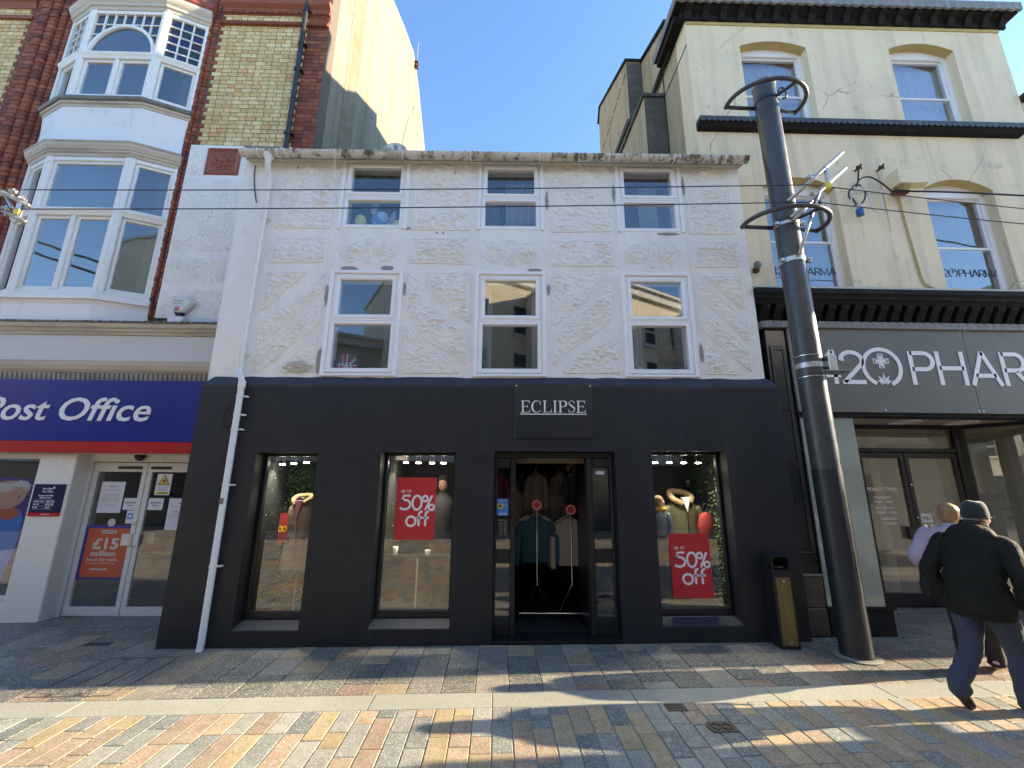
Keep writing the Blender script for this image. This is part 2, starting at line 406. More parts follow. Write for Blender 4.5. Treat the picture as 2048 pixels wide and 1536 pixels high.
mat('lead_grey', (0.17, 0.165, 0.15), 0.6, layers=[('n', 7, (0.10, 0.10, 0.08), 0.5, 0.7)])
mat('moss', (0.05, 0.06, 0.018), 0.95, bump=('n', 60, 1, 0.02))
mat('po_white', (0.72, 0.68, 0.615), 0.65, layers=[('n', 40, (0.53, 0.51, 0.47), 0.5, 0.7), ('s', 3, (0.5, 0.46, 0.38), 0.62, 0.85)], bump=('n', 90, 0.25, 0.004))
mat('po_pale_panel', (0.56, 0.55, 0.54), 0.6, layers=[('s', 3, (0.62, 0.57, 0.45), 0.62, 0.7)], bump=('n', 30, 0.1, 0.003))
mat('alu_white', (0.62, 0.61, 0.58), 0.35, spec=0.5)
mat('sign_blue', (0.004, 0.017, 0.20), 0.3, spec=0.3)
mat('sign_red', (0.42, 0.007, 0.010), 0.35, spec=0.3)
mat('sign_white', (0.74, 0.74, 0.74), 0.35)
mat('plaque_navy', (0.008, 0.011, 0.055), 0.25)
mat('poster_indigo', (0.045, 0.028, 0.21), 0.4)
mat('poster_red', (0.55, 0.022, 0.03), 0.5)
mat('poster_orange', (0.50, 0.085, 0.035), 0.45)
mat('paper', (0.62, 0.63, 0.68), 0.6)
mat('paper_pink', (0.72, 0.5, 0.56), 0.6)
mat('print_black', (0.015, 0.015, 0.018), 0.5)
mat('print_red', (0.35, 0.03, 0.06), 0.5)
mat('print_grey', (0.16, 0.17, 0.17), 0.5)
mat('print_pale', (0.52, 0.51, 0.46), 0.5)
mat('cctv_yellow', (0.70, 0.50, 0.015), 0.4)
mat('white_text', (0.82, 0.82, 0.82), 0.5)
mat('cream_stucco', (0.82, 0.69, 0.465), 0.75, layers=[('n', 1.1, (0.74, 0.62, 0.42), 0.45, 0.7), ('s', 3, (0.58, 0.49, 0.33), 0.50, 0.74), ('s', 7, (0.42, 0.37, 0.25), 0.62, 0.84), ('n', 3.5, (0.45, 0.41, 0.28), 0.62, 0.78), ('c', 1.0, (0.30, 0.25, 0.16), 0.0, 1.0)], bump=('n', 55, 0.25, 0.004), bump2=('n', 4, 0.3, 0.03))
mat('ochre_stucco', (0.52, 0.40, 0.165), 0.75, layers=[('n', 3, (0.42, 0.33, 0.15), 0.5, 0.75)], bump=('n', 50, 0.25, 0.004))
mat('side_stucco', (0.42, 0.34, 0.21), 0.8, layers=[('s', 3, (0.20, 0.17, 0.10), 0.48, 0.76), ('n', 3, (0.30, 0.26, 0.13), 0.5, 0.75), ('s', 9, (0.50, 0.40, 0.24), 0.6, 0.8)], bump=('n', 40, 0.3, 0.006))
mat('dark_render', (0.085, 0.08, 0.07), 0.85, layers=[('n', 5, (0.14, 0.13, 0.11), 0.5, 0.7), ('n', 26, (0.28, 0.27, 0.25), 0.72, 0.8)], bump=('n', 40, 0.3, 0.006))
mat('gable_render', (0.215, 0.195, 0.135), 0.8, layers=[('s', 2.5, (0.12, 0.105, 0.055), 0.48, 0.76), ('s', 9, (0.11, 0.095, 0.05), 0.56, 0.78), ('n', 3, (0.15, 0.13, 0.075), 0.5, 0.72), ('n', 26, (0.08, 0.07, 0.04), 0.60, 0.72)], bump=('n', 36, 0.6, 0.015))
mat('cornice_black', (0.013, 0.012, 0.012), 0.8, spec=0.2, layers=[('n', 10, (0.035, 0.033, 0.03), 0.55, 0.75)], bump=('n', 40, 0.3, 0.006))
mat('weathered_lead', (0.19, 0.18, 0.165), 0.6, layers=[('s', 14, (0.29, 0.28, 0.26), 0.5, 0.7), ('n', 8, (0.09, 0.085, 0.075), 0.6, 0.75)])
mat('slate_scallop', (0.04, 0.045, 0.048), 0.55, layers=[('n', 20, (0.09, 0.10, 0.10), 0.5, 0.75)], rand=0.25)
mat('fascia_grey', (0.125, 0.118, 0.098), 0.4, layers=[('n', 1.5, (0.14, 0.132, 0.108), 0.4, 0.7)])
mat('fascia_letter', (0.84, 0.82, 0.81), 0.4)
mat('granite_dark', (0.018, 0.016, 0.015), 0.2, layers=[('n', 14, (0.05, 0.038, 0.028), 0.55, 0.8)])
mat('brown_granite', (0.07, 0.052, 0.037), 0.4, layers=[('n', 9, (0.035, 0.03, 0.025), 0.4, 0.7)])
mat('pole_paint', (0.050, 0.051, 0.050), 0.34, spec=0.5, layers=[('n', 3, (0.063, 0.064, 0.061), 0.5, 0.7), ('n', 28, (0.03, 0.03, 0.03), 0.7, 0.78), ('s', 10, (0.06, 0.06, 0.055), 0.72, 0.84)], rlayers=('n', 6, 0.25, 0.42))
mat('pole_dark', (0.016, 0.018, 0.022), 0.4, layers=[('n', 12, (0.045, 0.042, 0.04), 0.55, 0.75)])
mat('galvanised', (0.52, 0.52, 0.50), 0.38, metal=0.85, layers=[('v', 40, (0.42, 0.42, 0.41), 0.4, 0.8)])
mat('steel', (0.62, 0.62, 0.62), 0.2, metal=1.0)
mat('wire_black', (0.012, 0.012, 0.013), 0.5)
mat('cable_tape', (0.6, 0.6, 0.58), 0.5)
mat('plug_blue', (0.02, 0.09, 0.30), 0.4)
mat('plug_grey', (0.5, 0.51, 0.52), 0.45)
mat('yellow_tag', (0.75, 0.58, 0.01), 0.5)
mat('rust', (0.10, 0.035, 0.016), 0.9, bump=('n', 60, 1, 0.01))
mat('bin_black', (0.012, 0.012, 0.013), 0.45, bump=('n', 120, 0.2, 0.002))
mat('bin_brown', (0.155, 0.098, 0.028), 0.5, layers=[('s', 9, (0.20, 0.135, 0.05), 0.5, 0.75), ('n', 20, (0.05, 0.03, 0.012), 0.66, 0.76)])
mat('iron_cover', (0.045, 0.032, 0.025), 0.6, layers=[('n', 30, (0.09, 0.06, 0.045), 0.5, 0.7)], bump=('n', 80, 0.4, 0.004))
mat('steel_edge', (0.10, 0.085, 0.07), 0.5, layers=[('n', 20, (0.18, 0.15, 0.12), 0.5, 0.7)])
_stone_layers = [('n', 2.0, 0.80, 0.42, 0.7), ('n', 9, 0.84, 0.45, 0.65), ('v', 190, 0.62, 0.66, 0.84), ('v', 120, (0.44, 0.41, 0.36), 0.82, 0.92), ('n', 60, 0.85, 0.5, 0.7), ('n', 7, (0.05, 0.05, 0.05), 0.73, 0.82)]
mat('setts', (0.2, 0.2, 0.2), 0.62, hue=[(0.0, (0.45, 0.325, 0.20)), (0.24, (0.27, 0.285, 0.24)), (0.38, (0.38, 0.37, 0.30)), (0.52, (0.47, 0.35, 0.18)), (0.66, (0.20, 0.22, 0.195)), (0.76, (0.42, 0.30, 0.20)), (0.90, (0.31, 0.30, 0.255))], island=True, rand=0.10, layers=_stone_layers, bump=('n', 110, 0.5, 0.004))
mat('slabs', (0.2, 0.2, 0.2), 0.6, hue=[(0.0, (0.25, 0.22, 0.175)), (0.22, (0.175, 0.17, 0.13)), (0.45, (0.29, 0.20, 0.135)), (0.58, (0.33, 0.295, 0.22)), (0.70, (0.15, 0.145, 0.12)), (0.92, (0.34, 0.255, 0.15))], island=True, rand=0.10, layers=_stone_layers, bump=('n', 110, 0.5, 0.004))
mat('court_slabs', (0.15, 0.15, 0.15), 0.55, hue=[(0.0, (0.175, 0.158, 0.13)), (0.4, (0.155, 0.14, 0.12)), (0.7, (0.19, 0.165, 0.13))], island=True, rand=0.12, layers=_stone_layers, bump=('n', 110, 0.5, 0.004))
mat('tan_slabs', (0.2, 0.18, 0.15), 0.6, hue=[(0.0, (0.20, 0.18, 0.155)), (0.4, (0.175, 0.165, 0.15)), (0.7, (0.22, 0.19, 0.155))], island=True, rand=0.10, layers=_stone_layers, bump=('n', 110, 0.5, 0.004))
mat('kerb_granite', (0.36, 0.35, 0.285), 0.62, rand=0.06, layers=[('v', 150, 0.72, 0.6, 0.8), ('n', 5, (0.30, 0.305, 0.245), 0.45, 0.7), ('n', 9, (0.12, 0.12, 0.1), 0.70, 0.8)], bump=('n', 100, 0.4, 0.004))
mat('joint_sand', (0.27, 0.24, 0.185), 0.95, bump=('n', 120, 0.5, 0.004))
mat('joint_dark', (0.05, 0.047, 0.042), 0.95)
mat('leaf', (0.035, 0.085, 0.018), 0.5, island=True, hue=[(0.0, (0.025, 0.065, 0.014)), (0.3, (0.045, 0.11, 0.02)), (0.6, (0.07, 0.14, 0.03)), (0.85, (0.02, 0.05, 0.012))])
mat('interior_dark', (0.028, 0.026, 0.024), 0.8)
mat('interior_floor', (0.020, 0.020, 0.022), 0.5)
mat('interior_brown', (0.17, 0.125, 0.09), 0.8)
mat('interior_grey', (0.16, 0.15, 0.13), 0.8, layers=[('n', 2, (0.12, 0.11, 0.1), 0.4, 0.7)])
mat('room_blue', (0.10, 0.12, 0.17), 0.8)
mat('blind_white', (0.42, 0.45, 0.48), 0.8, layers=[('s', 5, (0.34, 0.37, 0.41), 0.45, 0.65)])
mat('blind_grey', (0.17, 0.18, 0.165), 0.8)
mat('curtain', (0.36, 0.37, 0.39), 0.85)
mat('pane_board', (0.012, 0.013, 0.018), 0.7)
mat('window_film', (0.23, 0.255, 0.22), 0.5, layers=[('n', 0.8, (0.27, 0.265, 0.21), 0.4, 0.7)])
mat('soffit', (0.34, 0.31, 0.27), 0.7)
mat('mat_black', (0.008, 0.008, 0.009), 0.95)
mat('slate_roof', (0.06, 0.065, 0.07), 0.6, layers=[('n', 5, (0.09, 0.09, 0.09), 0.5, 0.7)])
mat('stain_blue', (0.010, 0.014, 0.06), 0.15, hue=[(0.0, (0.008, 0.012, 0.075)), (0.35, (0.006, 0.03, 0.025)), (0.6, (0.025, 0.012, 0.018)), (0.8, (0.012, 0.02, 0.05))], coat=0.6)
mat('lamp_face', (1, 1, 1), 0.5, emit=((1.0, 0.93, 0.72), 14.0))
mat('chrome', (0.65, 0.65, 0.66), 0.18, metal=1.0)
# clothes and people
mat('jacket_dark', (0.0125, 0.012, 0.008), 0.8, spec=0.25, layers=[('n', 5, (0.017, 0.016, 0.011), 0.4, 0.7)], bump=('n', 30, 0.5, 0.012), bump2=('n', 8, 0.9, 0.04))
mat('denim', (0.040, 0.046, 0.066), 0.85, layers=[('n', 300, (0.065, 0.072, 0.1), 0.45, 0.6), ('s', 8, (0.055, 0.06, 0.085), 0.5, 0.75)], bump=('n', 11, 0.9, 0.04))
mat('denim_black', (0.012, 0.012, 0.014), 0.85)
mat('wool_black', (0.012, 0.016, 0.016), 0.9, layers=[('n', 120, (0.022, 0.028, 0.027), 0.4, 0.7)], bump=('s', 130, 0.5, 0.006), sheen=0.3)
mat('lilac_jacket', (0.44, 0.36, 0.44), 0.75, spec=0.3, layers=[('n', 6, (0.42, 0.35, 0.42), 0.45, 0.7)], bump=('n', 9, 0.8, 0.04))
mat('skin', (0.52, 0.30, 0.225), 0.5)
mat('ginger_hair', (0.36, 0.20, 0.085), 0.55, layers=[('s', 120, (0.22, 0.11, 0.045), 0.4, 0.65)], bump=('s', 90, 0.6, 0.006))
mat('grey_hair', (0.55, 0.54, 0.52), 0.6)
mat('shoe_black', (0.014, 0.013, 0.012), 0.35)
mat('shoe_sole', (0.06, 0.04, 0.025), 0.7)
mat('shoe_pink', (0.62, 0.42, 0.48), 0.6)
mat('vest_taupe', (0.30, 0.215, 0.165), 0.55, bump=('n', 20, 0.3, 0.01))
mat('coat_green', (0.085, 0.078, 0.038), 0.6, bump=('n', 20, 0.3, 0.01))
mat('coat_blue', (0.10, 0.125, 0.165), 0.55)
mat('fur_tan', (0.33, 0.23, 0.12), 0.9, layers=[('n', 40, (0.14, 0.09, 0.045), 0.45, 0.65)], bump=('n', 90, 1, 0.02))
mat('pink_top', (0.60, 0.20, 0.33), 0.7)
mat('white_cloth', (0.62, 0.62, 0.60), 0.7)
mat('black_cloth', (0.010, 0.010, 0.012), 0.8)
mat('red_cloth', (0.28, 0.022, 0.02), 0.7)
mat('teal_cloth', (0.020, 0.062, 0.082), 0.85)
mat('beige_cloth', (0.34, 0.285, 0.215), 0.85, bump=('n', 60, 0.3, 0.004))
mat('mustard', (0.5, 0.30, 0.04), 0.8)
mat('dark_plastic', (0.012, 0.012, 0.013), 0.35)
mat('plush_blue', (0.09, 0.20, 0.42), 0.9, bump=('n', 80, 0.6, 0.006))
mat('plush_pale', (0.32, 0.45, 0.62), 0.9, bump=('n', 80, 0.6, 0.006))
mat('plush_yellow', (0.58, 0.55, 0.16), 0.9, bump=('n', 80, 0.6, 0.006))
mat('bag_navy', (0.025, 0.035, 0.085), 0.7)
mat('bag_red', (0.36, 0.02, 0.04), 0.7)
mat('poster_jacket', (0.06, 0.20, 0.62), 0.5)
mat('sunflower_blue', (0.07, 0.23, 0.56), 0.45)
mat('sunflower_yellow', (0.72, 0.45, 0.02), 0.5)
mat('opp_cream', (0.74, 0.65, 0.48), 0.8, layers=[('n', 1, (0.66, 0.57, 0.41), 0.4, 0.7)])
mat('opp_grey', (0.55, 0.51, 0.44), 0.8, layers=[('s', 2, (0.34, 0.32, 0.28), 0.5, 0.7)])
mat('opp_white', (0.62, 0.61, 0.58), 0.75)
mat('opp_front', (0.05, 0.046, 0.04), 0.6)
mat('opp_dark', (0.03, 0.035, 0.045), 0.2)
glass('glass_shop', (0.94, 0.95, 0.94), 2.25)
glass('glass_double', (0.95, 0.97, 0.98), 2.3)
glass('glass_old', (0.85, 0.87, 0.9), 2.6, wave=0.006)
glass('glass_pharm', (0.90, 0.91, 0.86), 2.1, film=((0.46, 0.43, 0.34), 0.26))  # beige diffuse share stands in for the street reflected in this glass
glass('glass_frost', (0.8, 0.86, 0.8), 1.6, film=((0.38, 0.42, 0.34), 0.75))
MT = MATS
# ------------------------------------------------------------------ ground
g = MB(); g.add([(-70, -40, gz(-70) - 0.03), (70, -40, gz(70) - 0.03), (70, 60, gz(70) - 0.03), (-70, 60, gz(-70) - 0.03)], [(0, 1, 2, 3)])
tag(g.build('ground', MT['joint_dark']), kind='structure')

PAVE_ROT = 0.0175
CA, SA = cos(PAVE_ROT), sin(PAVE_ROT)
def pav(u, v):                                    # paving grid -> world (turned a little against the fronts)
    return (u * CA - v * SA, u * SA + v * CA)
def in_view(x, y):
    return y > 2.9 and abs(x) < (y + 0.35) * 1.27
_stone = {}
def stone_mesh(w, l, m, gap, ch=0.004, h=0.05):
    k = (round(w, 3), round(l, 3), m)
    if k in _stone: return _stone[k]
    a = (w - gap) / 2; b = (l - gap) / 2
    mb = MB()
    V = [(-a, -b, -h), (a, -b, -h), (a, b, -h), (-a, b, -h), (-a, -b, -ch), (a, -b, -ch), (a, b, -ch), (-a, b, -ch),
         (-a + ch, -b + ch, 0), (a - ch, -b + ch, 0), (a - ch, b - ch, 0), (-a + ch, b - ch, 0)]
    F = [(0, 1, 5, 4), (1, 2, 6, 5), (2, 3, 7, 6), (3, 0, 4, 7), (4, 5, 9, 8), (5, 6, 10, 9), (6, 7, 11, 10), (7, 4, 8, 11), (8, 9, 10, 11)]
    mb.add(V, F); _stone[k] = mb.mesh('stone', MT[m]); return _stone[k]
def lay(parent, name, stones, m, gap, limit=300):
    """stones: (u, v, w, l) centres in the paving grid; the nearest ones in view are parts, the rest one part"""
    L = []
    for (u, v, w, l) in stones:
        x, y = pav(u, v); L.append(((0 if in_view(x, y) else 1000) + hypot(x, y), x, y, w, l))
    L.sort()
    rest = MB()
    R = random.Random(len(L))
    for i, (d, x, y, w, l) in enumerate(L):
        dz = R.uniform(-0.0014, 0.0014)
        if i < limit:
            o = bpy.data.objects.new(name, stone_mesh(w, l, m, gap)); COL.objects.link(o)
            o.parent = parent; o.location = (x, y, gz(x) + dz); o.rotation_euler = (R.uniform(-.0022, .0022), -0.012 + R.uniform(-.0022, .0022), PAVE_ROT)
        else:
            me = stone_mesh(w, l, m, gap); o0 = len(rest.v)
            rest.add([(x + p.co.x * CA - p.co.y * SA, y + p.co.x * SA + p.co.y * CA, gz(x) + p.co.z + dz + 0.012 * 0) for p in me.vertices], [tuple(f.vertices) for f in me.polygons])
    if rest.v:
        tag(rest.build(name + '_mass', MT[m], parent, recalc=False), kind='stuff')
def sheet(name, u0, u1, v0, v1, m, dz):
    mb = MB(); V = []
    for (u, v) in ((u0, v0), (u1, v0), (u1, v1), (u0, v1)):
        x, y = pav(u, v); V.append((x, y, gz(x) + dz))
    mb.add(V, [(0, 1, 2, 3)])
    return tag(mb.build(name, MT[m]), kind='structure')

R = random.Random(5)
# road of narrow setts, laid in columns across the street
road = sheet('road', -14, 14, -6.2, 3.945, 'joint_sand', -0.007)
st = []
w = 0.150
u = -13.95
while u < 14:
    v = 3.945
    first = True
    while v > 0.3:
        l = R.choice([0.20, 0.30, 0.40, 0.40, 0.50]) if not first else R.choice([0.12, 0.2, 0.3, 0.4])
        first = False
        st.append((u + w / 2, v - l / 2, w, l)); v -= l
    u += w
lay(road, 'sett', st, 'setts', 0.008)
# a coarser near strip out of view still reads as paving in the reflections
st = []
for i in range(-46, 46):
    v = 0.3
    while v > -6:
        l = R.choice([0.4, 0.6, 0.6]); st.append((i * 0.3 + 0.15, v - l / 2, 0.3, l)); v -= l
mb = MB()
for (u, v, w_, l) in st:
    me = stone_mesh(w_, l, 'setts', 0.008); x, y = pav(u, v)
    mb.add([(x + p.co.x * CA - p.co.y * SA, y + p.co.x * SA + p.co.y * CA, gz(x) + p.co.z) for p in me.vertices], [tuple(f.vertices) for f in me.polygons])
tag(mb.build('sett_mass_behind', MT['setts'], road, recalc=False), kind='stuff')
# band of long granite kerb stones
kerb = sheet('kerb_strip', -14, 14, 3.945, 4.205, 'joint_dark', -0.008)
st = []; u = -14
while u < 14:
    l = R.choice([0.9, 1.0, 1.2]); st.append((u + l / 2, 4.075, l, 0.26)); u += l
lay(kerb, 'kerb_stone', st, 'kerb_granite', 0.004)
# pavement of 300 mm slabs
pvm = sheet('pavement', -14, 14, 4.205, 5.62, 'joint_dark', -0.007)
st = []; u = -13.95
while u < 14:
    v = 4.205; first = True
    while v < 5.5:
        l = R.choice([0.30, 0.40, 0.45, 0.60]) if not first else R.choice([0.14, 0.2, 0.3, 0.45])
        first = False
        st.append((u + 0.15, v + l / 2, 0.30, l)); v += l
    u += 0.30
lay(pvm, 'paving_slab', st, 'slabs', 0.006)
def court(name, x0, x1, y0, y1, m):
    c = sheet(name, x0, x1, y0, y1, 'joint_dark', -0.003)
    st = []; v = y0
    while v < y1 - 0.05:
        l = 0.2; u = x0 - R.uniform(0, 0.3)
        while u < x1:
            w = R.choice([0.3, 0.4, 0.5]); st.append((u + w / 2, v + l / 2, w, l)); u += w
        v += l
    L = [s_ for s_ in st]
    # a touch higher than the pavement sheet underneath
    lay(c, 'court_slab', L, m, 0.006)
    return c
court('post_office_forecourt', -9, -3.95, 5.62, 6.75, 'court_slabs')
court('pharmacy_forecourt', 3.55, 8.4, 5.52, 6.95, 'tan_slabs')

# covers let into the paving
def cover_at(name, label, x, y, w, l, rot, style):
    t = thing(name, label, 'drain cover', (x, y, gz(x)))
    z = gz(x)
    if style == 'grate':
        mb = MB(); 
        mb.box(x - w / 2, x + w / 2, y - l / 2, y - l / 2 + .012, z - .02, z + .006); mb.box(x - w / 2, x + w / 2, y + l / 2 - .012, y + l / 2, z - .02, z + .006)
        mb.box(x - w / 2, x - w / 2 + .012, y - l / 2 + .012, y + l / 2 - .012, z - .02, z + .006); mb.box(x + w / 2 - .012, x + w / 2, y - l / 2 + .012, y + l / 2 - .012, z - .02, z + .006)
        mb.build('frame', MT['iron_cover'], t)
        mb = MB(); mb.box(x - w / 2 + .012, x + w / 2 - .012, y - l / 2 + .012, y + l / 2 - .012, z, z + .0025); mb.build('pit', MT['print_black'], t)
        n = 9
        for i in range(n):
            xx = x - w / 2 + .02 + (w - .04) * i / (n - 1)
            mb = MB(); mb.box(xx - .004, xx + .004, y - l / 2 + .012, y + l / 2 - .012, z + .002, z + .006); mb.build('bar', MT['iron_cover'], t)
        mb = MB(); mb.box(x - w / 2 + .012, x + w / 2 - .012, y - .006, y + .006, z + .002, z + .0075); mb.build('cross_bar', MT['iron_cover'], t)
    else:
        pts = [(x + p[0] * w / 2, y + p[1] * l / 2) for p in ((-.8, -1), (.95, -.95), (1, .1), (.75, 1), (-.75, .95), (-1, .2))]
        mb = MB(); mb.prism_z(pts, z - .02, z + .006); mb.build('lid', MT['iron_cover'], t)
        for i in range(4):
            for j in range(2):
                mb = MB(); xx = x - w * .28 + i * w * .18; yy = y - l * .2 + j * l * .4
                a = .7 if (i + j) % 2 else -.7
                mb.prism_z([(xx + cos(a) * .025 - sin(a) * .006, yy + sin(a) * .025 + cos(a) * .006), (xx - cos(a) * .025 - sin(a) * .006, yy - sin(a) * .025 + cos(a) * .006), (xx - cos(a) * .025 + sin(a) * .006, yy - sin(a) * .025 - cos(a) * .006), (xx + cos(a) * .025 + sin(a) * .006, yy + sin(a) * .025 - cos(a) * .006)], z + .006, z + .011)
                mb.build('lug', MT['iron_cover'], t)
    return t
cover_at('drain_grate', 'small brown iron slotted drain grate let into the setts beside the pale kerb band', 1.41, 3.90, 0.16, 0.115, 0, 'grate')
cover_at('stopcock_cover', 'worn lozenge-shaped iron lid with raised lugs among the setts near the road grate', 1.635, 3.61, 0.22, 0.14, 0.3, 'lid')
t = thing('access_cover', 'long steel-edged cover filled with paving slabs in front of the white downpipe', 'access cover', (-3.75, 4.7, gz(-3.75)))
def strip(name, a, b, wd, m, z=0.004):
    d = Vector((b[0] - a[0], b[1] - a[1], 0)).normalized(); n = Vector((-d.y, d.x, 0)) * wd / 2
    P = [(a[0] + n.x, a[1] + n.y), (b[0] + n.x, b[1] + n.y), (b[0] - n.x, b[1] - n.y), (a[0] - n.x, a[1] - n.y)]
    mb = MB(); V = [(p[0], p[1], gz(p[0]) - .02) for p in P] + [(p[0], p[1], gz(p[0]) + z) for p in P]
    mb.add(V, [(0, 1, 2, 3), (7, 6, 5, 4), (0, 4, 5, 1), (1, 5, 6, 2), (2, 6, 7, 3), (3, 7, 4, 0)]); return mb.build(name, MT[m], t)
for k in range(4):
    uu = -3.98 + k * 0.232 
    strip('edge_strip', pav(uu, 4.29), pav(uu, 5.12), 0.014, 'steel_edge')
strip('end_strip', pav(-3.98, 4.285), pav(-3.284, 4.285), 0.014, 'steel_edge'); strip('end_strip', pav(-3.98, 5.125), pav(-3.284, 5.125), 0.014, 'steel_edge')
for uu in (-3.80, -3.55):
    for vv in (4.315, 5.09):
        x, y = pav(uu, vv); mb = MB(); mb.box(x - .035, x + .035, y - .018, y + .018, gz(x) - .01, gz(x) + .0055); o = mb.build('lifting_plate', MT['steel_edge'], t)
        mb = MB(); mb.box(x - .014, x + .014, y - .005, y + .005, gz(x), gz(x) + .0065); mb.build('keyhole', MT['print_black'], o)
# ------------------------------------------------------------------ clothes shop (white half-timber render over black front)
def wall_with_holes(mb, x0, x1, z0, z1, yf, yb, holes):
    xs = sorted({x0, x1, *[h[0] for h in holes], *[h[1] for h in holes]}); zs = sorted({z0, z1, *[h[2] for h in holes], *[h[3] for h in holes]})
    def hole(cx, cz): return any(h[0] < cx < h[1] and h[2] < cz < h[3] for h in holes)
    for i in range(len(xs) - 1):
        for j in range(len(zs) - 1):
            if hole((xs[i] + xs[i + 1]) / 2, (zs[j] + zs[j + 1]) / 2): continue
            a, b, c, d = xs[i], xs[i + 1], zs[j], zs[j + 1]
            mb.add([(a, yf, c), (b, yf, c), (b, yf, d), (a, yf, d)], [(0, 1, 2, 3)])
            mb.add([(a, yb, c), (b, yb, c), (b, yb, d), (a, yb, d)], [(3, 2, 1, 0)])
    for (a, b, c, d) in holes:
        mb.add([(a, yf, c), (a, yb, c), (a, yb, d), (a, yf, d)], [(0, 1, 2, 3)]); mb.add([(b, yf, c), (b, yb, c), (b, yb, d), (b, yf, d)], [(3, 2, 1, 0)])
        mb.add([(a, yf, d), (a, yb, d), (b, yb, d), (b, yf, d)], [(0, 1, 2, 3)]); mb.add([(a, yf, c), (a, yb, c), (b, yb, c), (b, yf, c)], [(3, 2, 1, 0)])
    for (a, b) in ((x0, x0), (x1, x1)):
        mb.add([(a, yf, z0), (a, yb, z0), (a, yb, z1), (a, yf, z1)], [(0, 1, 2, 3) if a == x0 else (3, 2, 1, 0)])
    mb.add([(x0, yf, z1), (x1, yf, z1), (x1, yb, z1), (x0, yb, z1)], [(0, 1, 2, 3)]); mb.add([(x0, yf, z0), (x1, yf, z0), (x1, yb, z0), (x0, yb, z0)], [(3, 2, 1, 0)])
    return mb

shop = thing('clothing_shop', 'two-storey white rendered half-timber style building with black painted shop front', 'building', (-0.14, 5.3, 0))
UW = [(-2.40, -1.42), (-0.42, 0.545), (1.592, 2.566)]
LOW = [(a, b, 3.133, 4.618) for a, b in UW]
UPP = [(-2.395, -1.42, 5.262, 6.40), (-0.425, 0.530, 5.262, 6.40), (1.582, 2.552, 5.252, 6.40)]
holes = [(a + .05, b - .05, c + .03, d - .05) for a, b, c, d in LOW] + [(a + .05, b - .05, c + .03, d) for a, b, c, d in UPP]
mb = wall_with_holes(MB(SH_SHOP), -3.82, 3.43, 2.97, 6.46, 5.38, 5.70, holes)
mb.build('upper_wall', MT['white_render'], shop)
SHOPW = [(-3.015, -2.275, 0.166, 2.133), (-1.505, -0.592, 0.172, 2.142), (1.835, 2.768, 0.180, 2.155)]
DOOR = (-0.115, 1.375, 0.015, 2.148)
mb = wall_with_holes(MB(SH_SHOP), -3.815, 3.53, -0.12, 2.965, 5.30, 5.64, SHOPW + [DOOR])
mb.build('lower_wall', MT['black_paint'], shop)
mb = MB(SH_SHOP)                                     # splayed ledge between the storeys, a little uneven
R = random.Random(3); xs = [-3.815 + 7.345 * i / 40 for i in range(41)]
V = []; F = []
for i, x in enumerate(xs):
    j = R.uniform(-.006, .006); a = -0.02 if i == 0 else (0.02 if i == 40 else 0)
    V += [(x, 5.298, 2.958 + j * .5), (x, 5.297, 2.99 + j), (x - a * 4, 5.379, 3.105 + R.uniform(-.008, .008)), (x - a * 4, 5.40, 3.105), (x, 5.40, 2.95)]
for i in range(40):
    for k in range(4): F.append((i * 5 + k, (i + 1) * 5 + k, (i + 1) * 5 + k + 1, i * 5 + k + 1))
mb.add(V, F); mb.build('ledge', MT['navy_ledge'], shop)
# body of the house: side walls, back, floors, roof
mb = MB()
mb.box(-3.82, -3.6, 5.70, 10.2, -0.1, 6.3); mb.box(3.2, 3.43, 5.70, 10.2, -0.1, 6.3); mb.box(-3.6, 3.2, 9.95, 10.2, -0.1, 6.3)
mb.build('rear_wall', MT['interior_dark'], shop)
mb = MB(); mb.box(-3.6, 3.2, 5.64, 9.95, 2.85, 3.0); mb.build('ceiling', MT['interior_dark'], shop)
mb = MB(); mb.box(-3.6, 3.2, 5.64, 9.95, -0.1, 0.0); mb.build('floor', MT['interior_floor'], shop)
mb = MB(); mb.prism_x([(5.42, 6.44), (10.2, 6.40), (10.2, 6.5), (7.8, 8.0), (5.42, 6.50)], -3.78, 3.43); mb.build('roof', MT['slate_roof'], shop)
mb = MB(SH_SHOP); mb.box(-3.77, 3.45, 5.285, 5.32, 6.315, 6.43); mb.box(-3.77, 3.45, 5.32, 5.379, 6.335, 6.35); mb.build('fascia_board', MT['fascia_wood'], shop)
# gutter, clips, downpipe
def half_round(mb, x0, x1, cy, cz, r, t=.004, n=10):
    out = [(cy + r * cos(radians(180 + 180 * i / n)), cz + r * sin(radians(180 + 180 * i / n))) for i in range(n + 1)]
    inn = [(cy + (r - t) * cos(radians(360 - 180 * i / n)), cz + (r - t) * sin(radians(360 - 180 * i / n))) for i in range(n + 1)]
    P = out + inn; N_ = len(P)
    V = [(x0, p[0], p[1]) for p in P] + [(x1, p[0], p[1]) for p in P]
    F = [(i, (i + 1) % N_, (i + 1) % N_ + N_, i + N_) for i in range(N_)]
    F += [(i, N_ - 1 - i, N_ - 2 - i, i + 1) for i in range(n)] + [(i + N_, i + 1 + N_, N_ - 2 - i + N_, N_ - 1 - i + N_) for i in range(n)]
    mb.add(V, F)
mb = MB(SH_SHOP); half_round(mb, -3.79, 3.485, 5.205, 6.362, 0.072)
for x in (-3.79, 3.481): mb.prism_x([(5.205 + .070 * cos(radians(a)), 6.362 + .070 * sin(radians(a))) for a in range(180, 361, 20)], x, x + .005)
gut = mb.build('gutter', MT['gutter_plastic'], shop, auto=40)
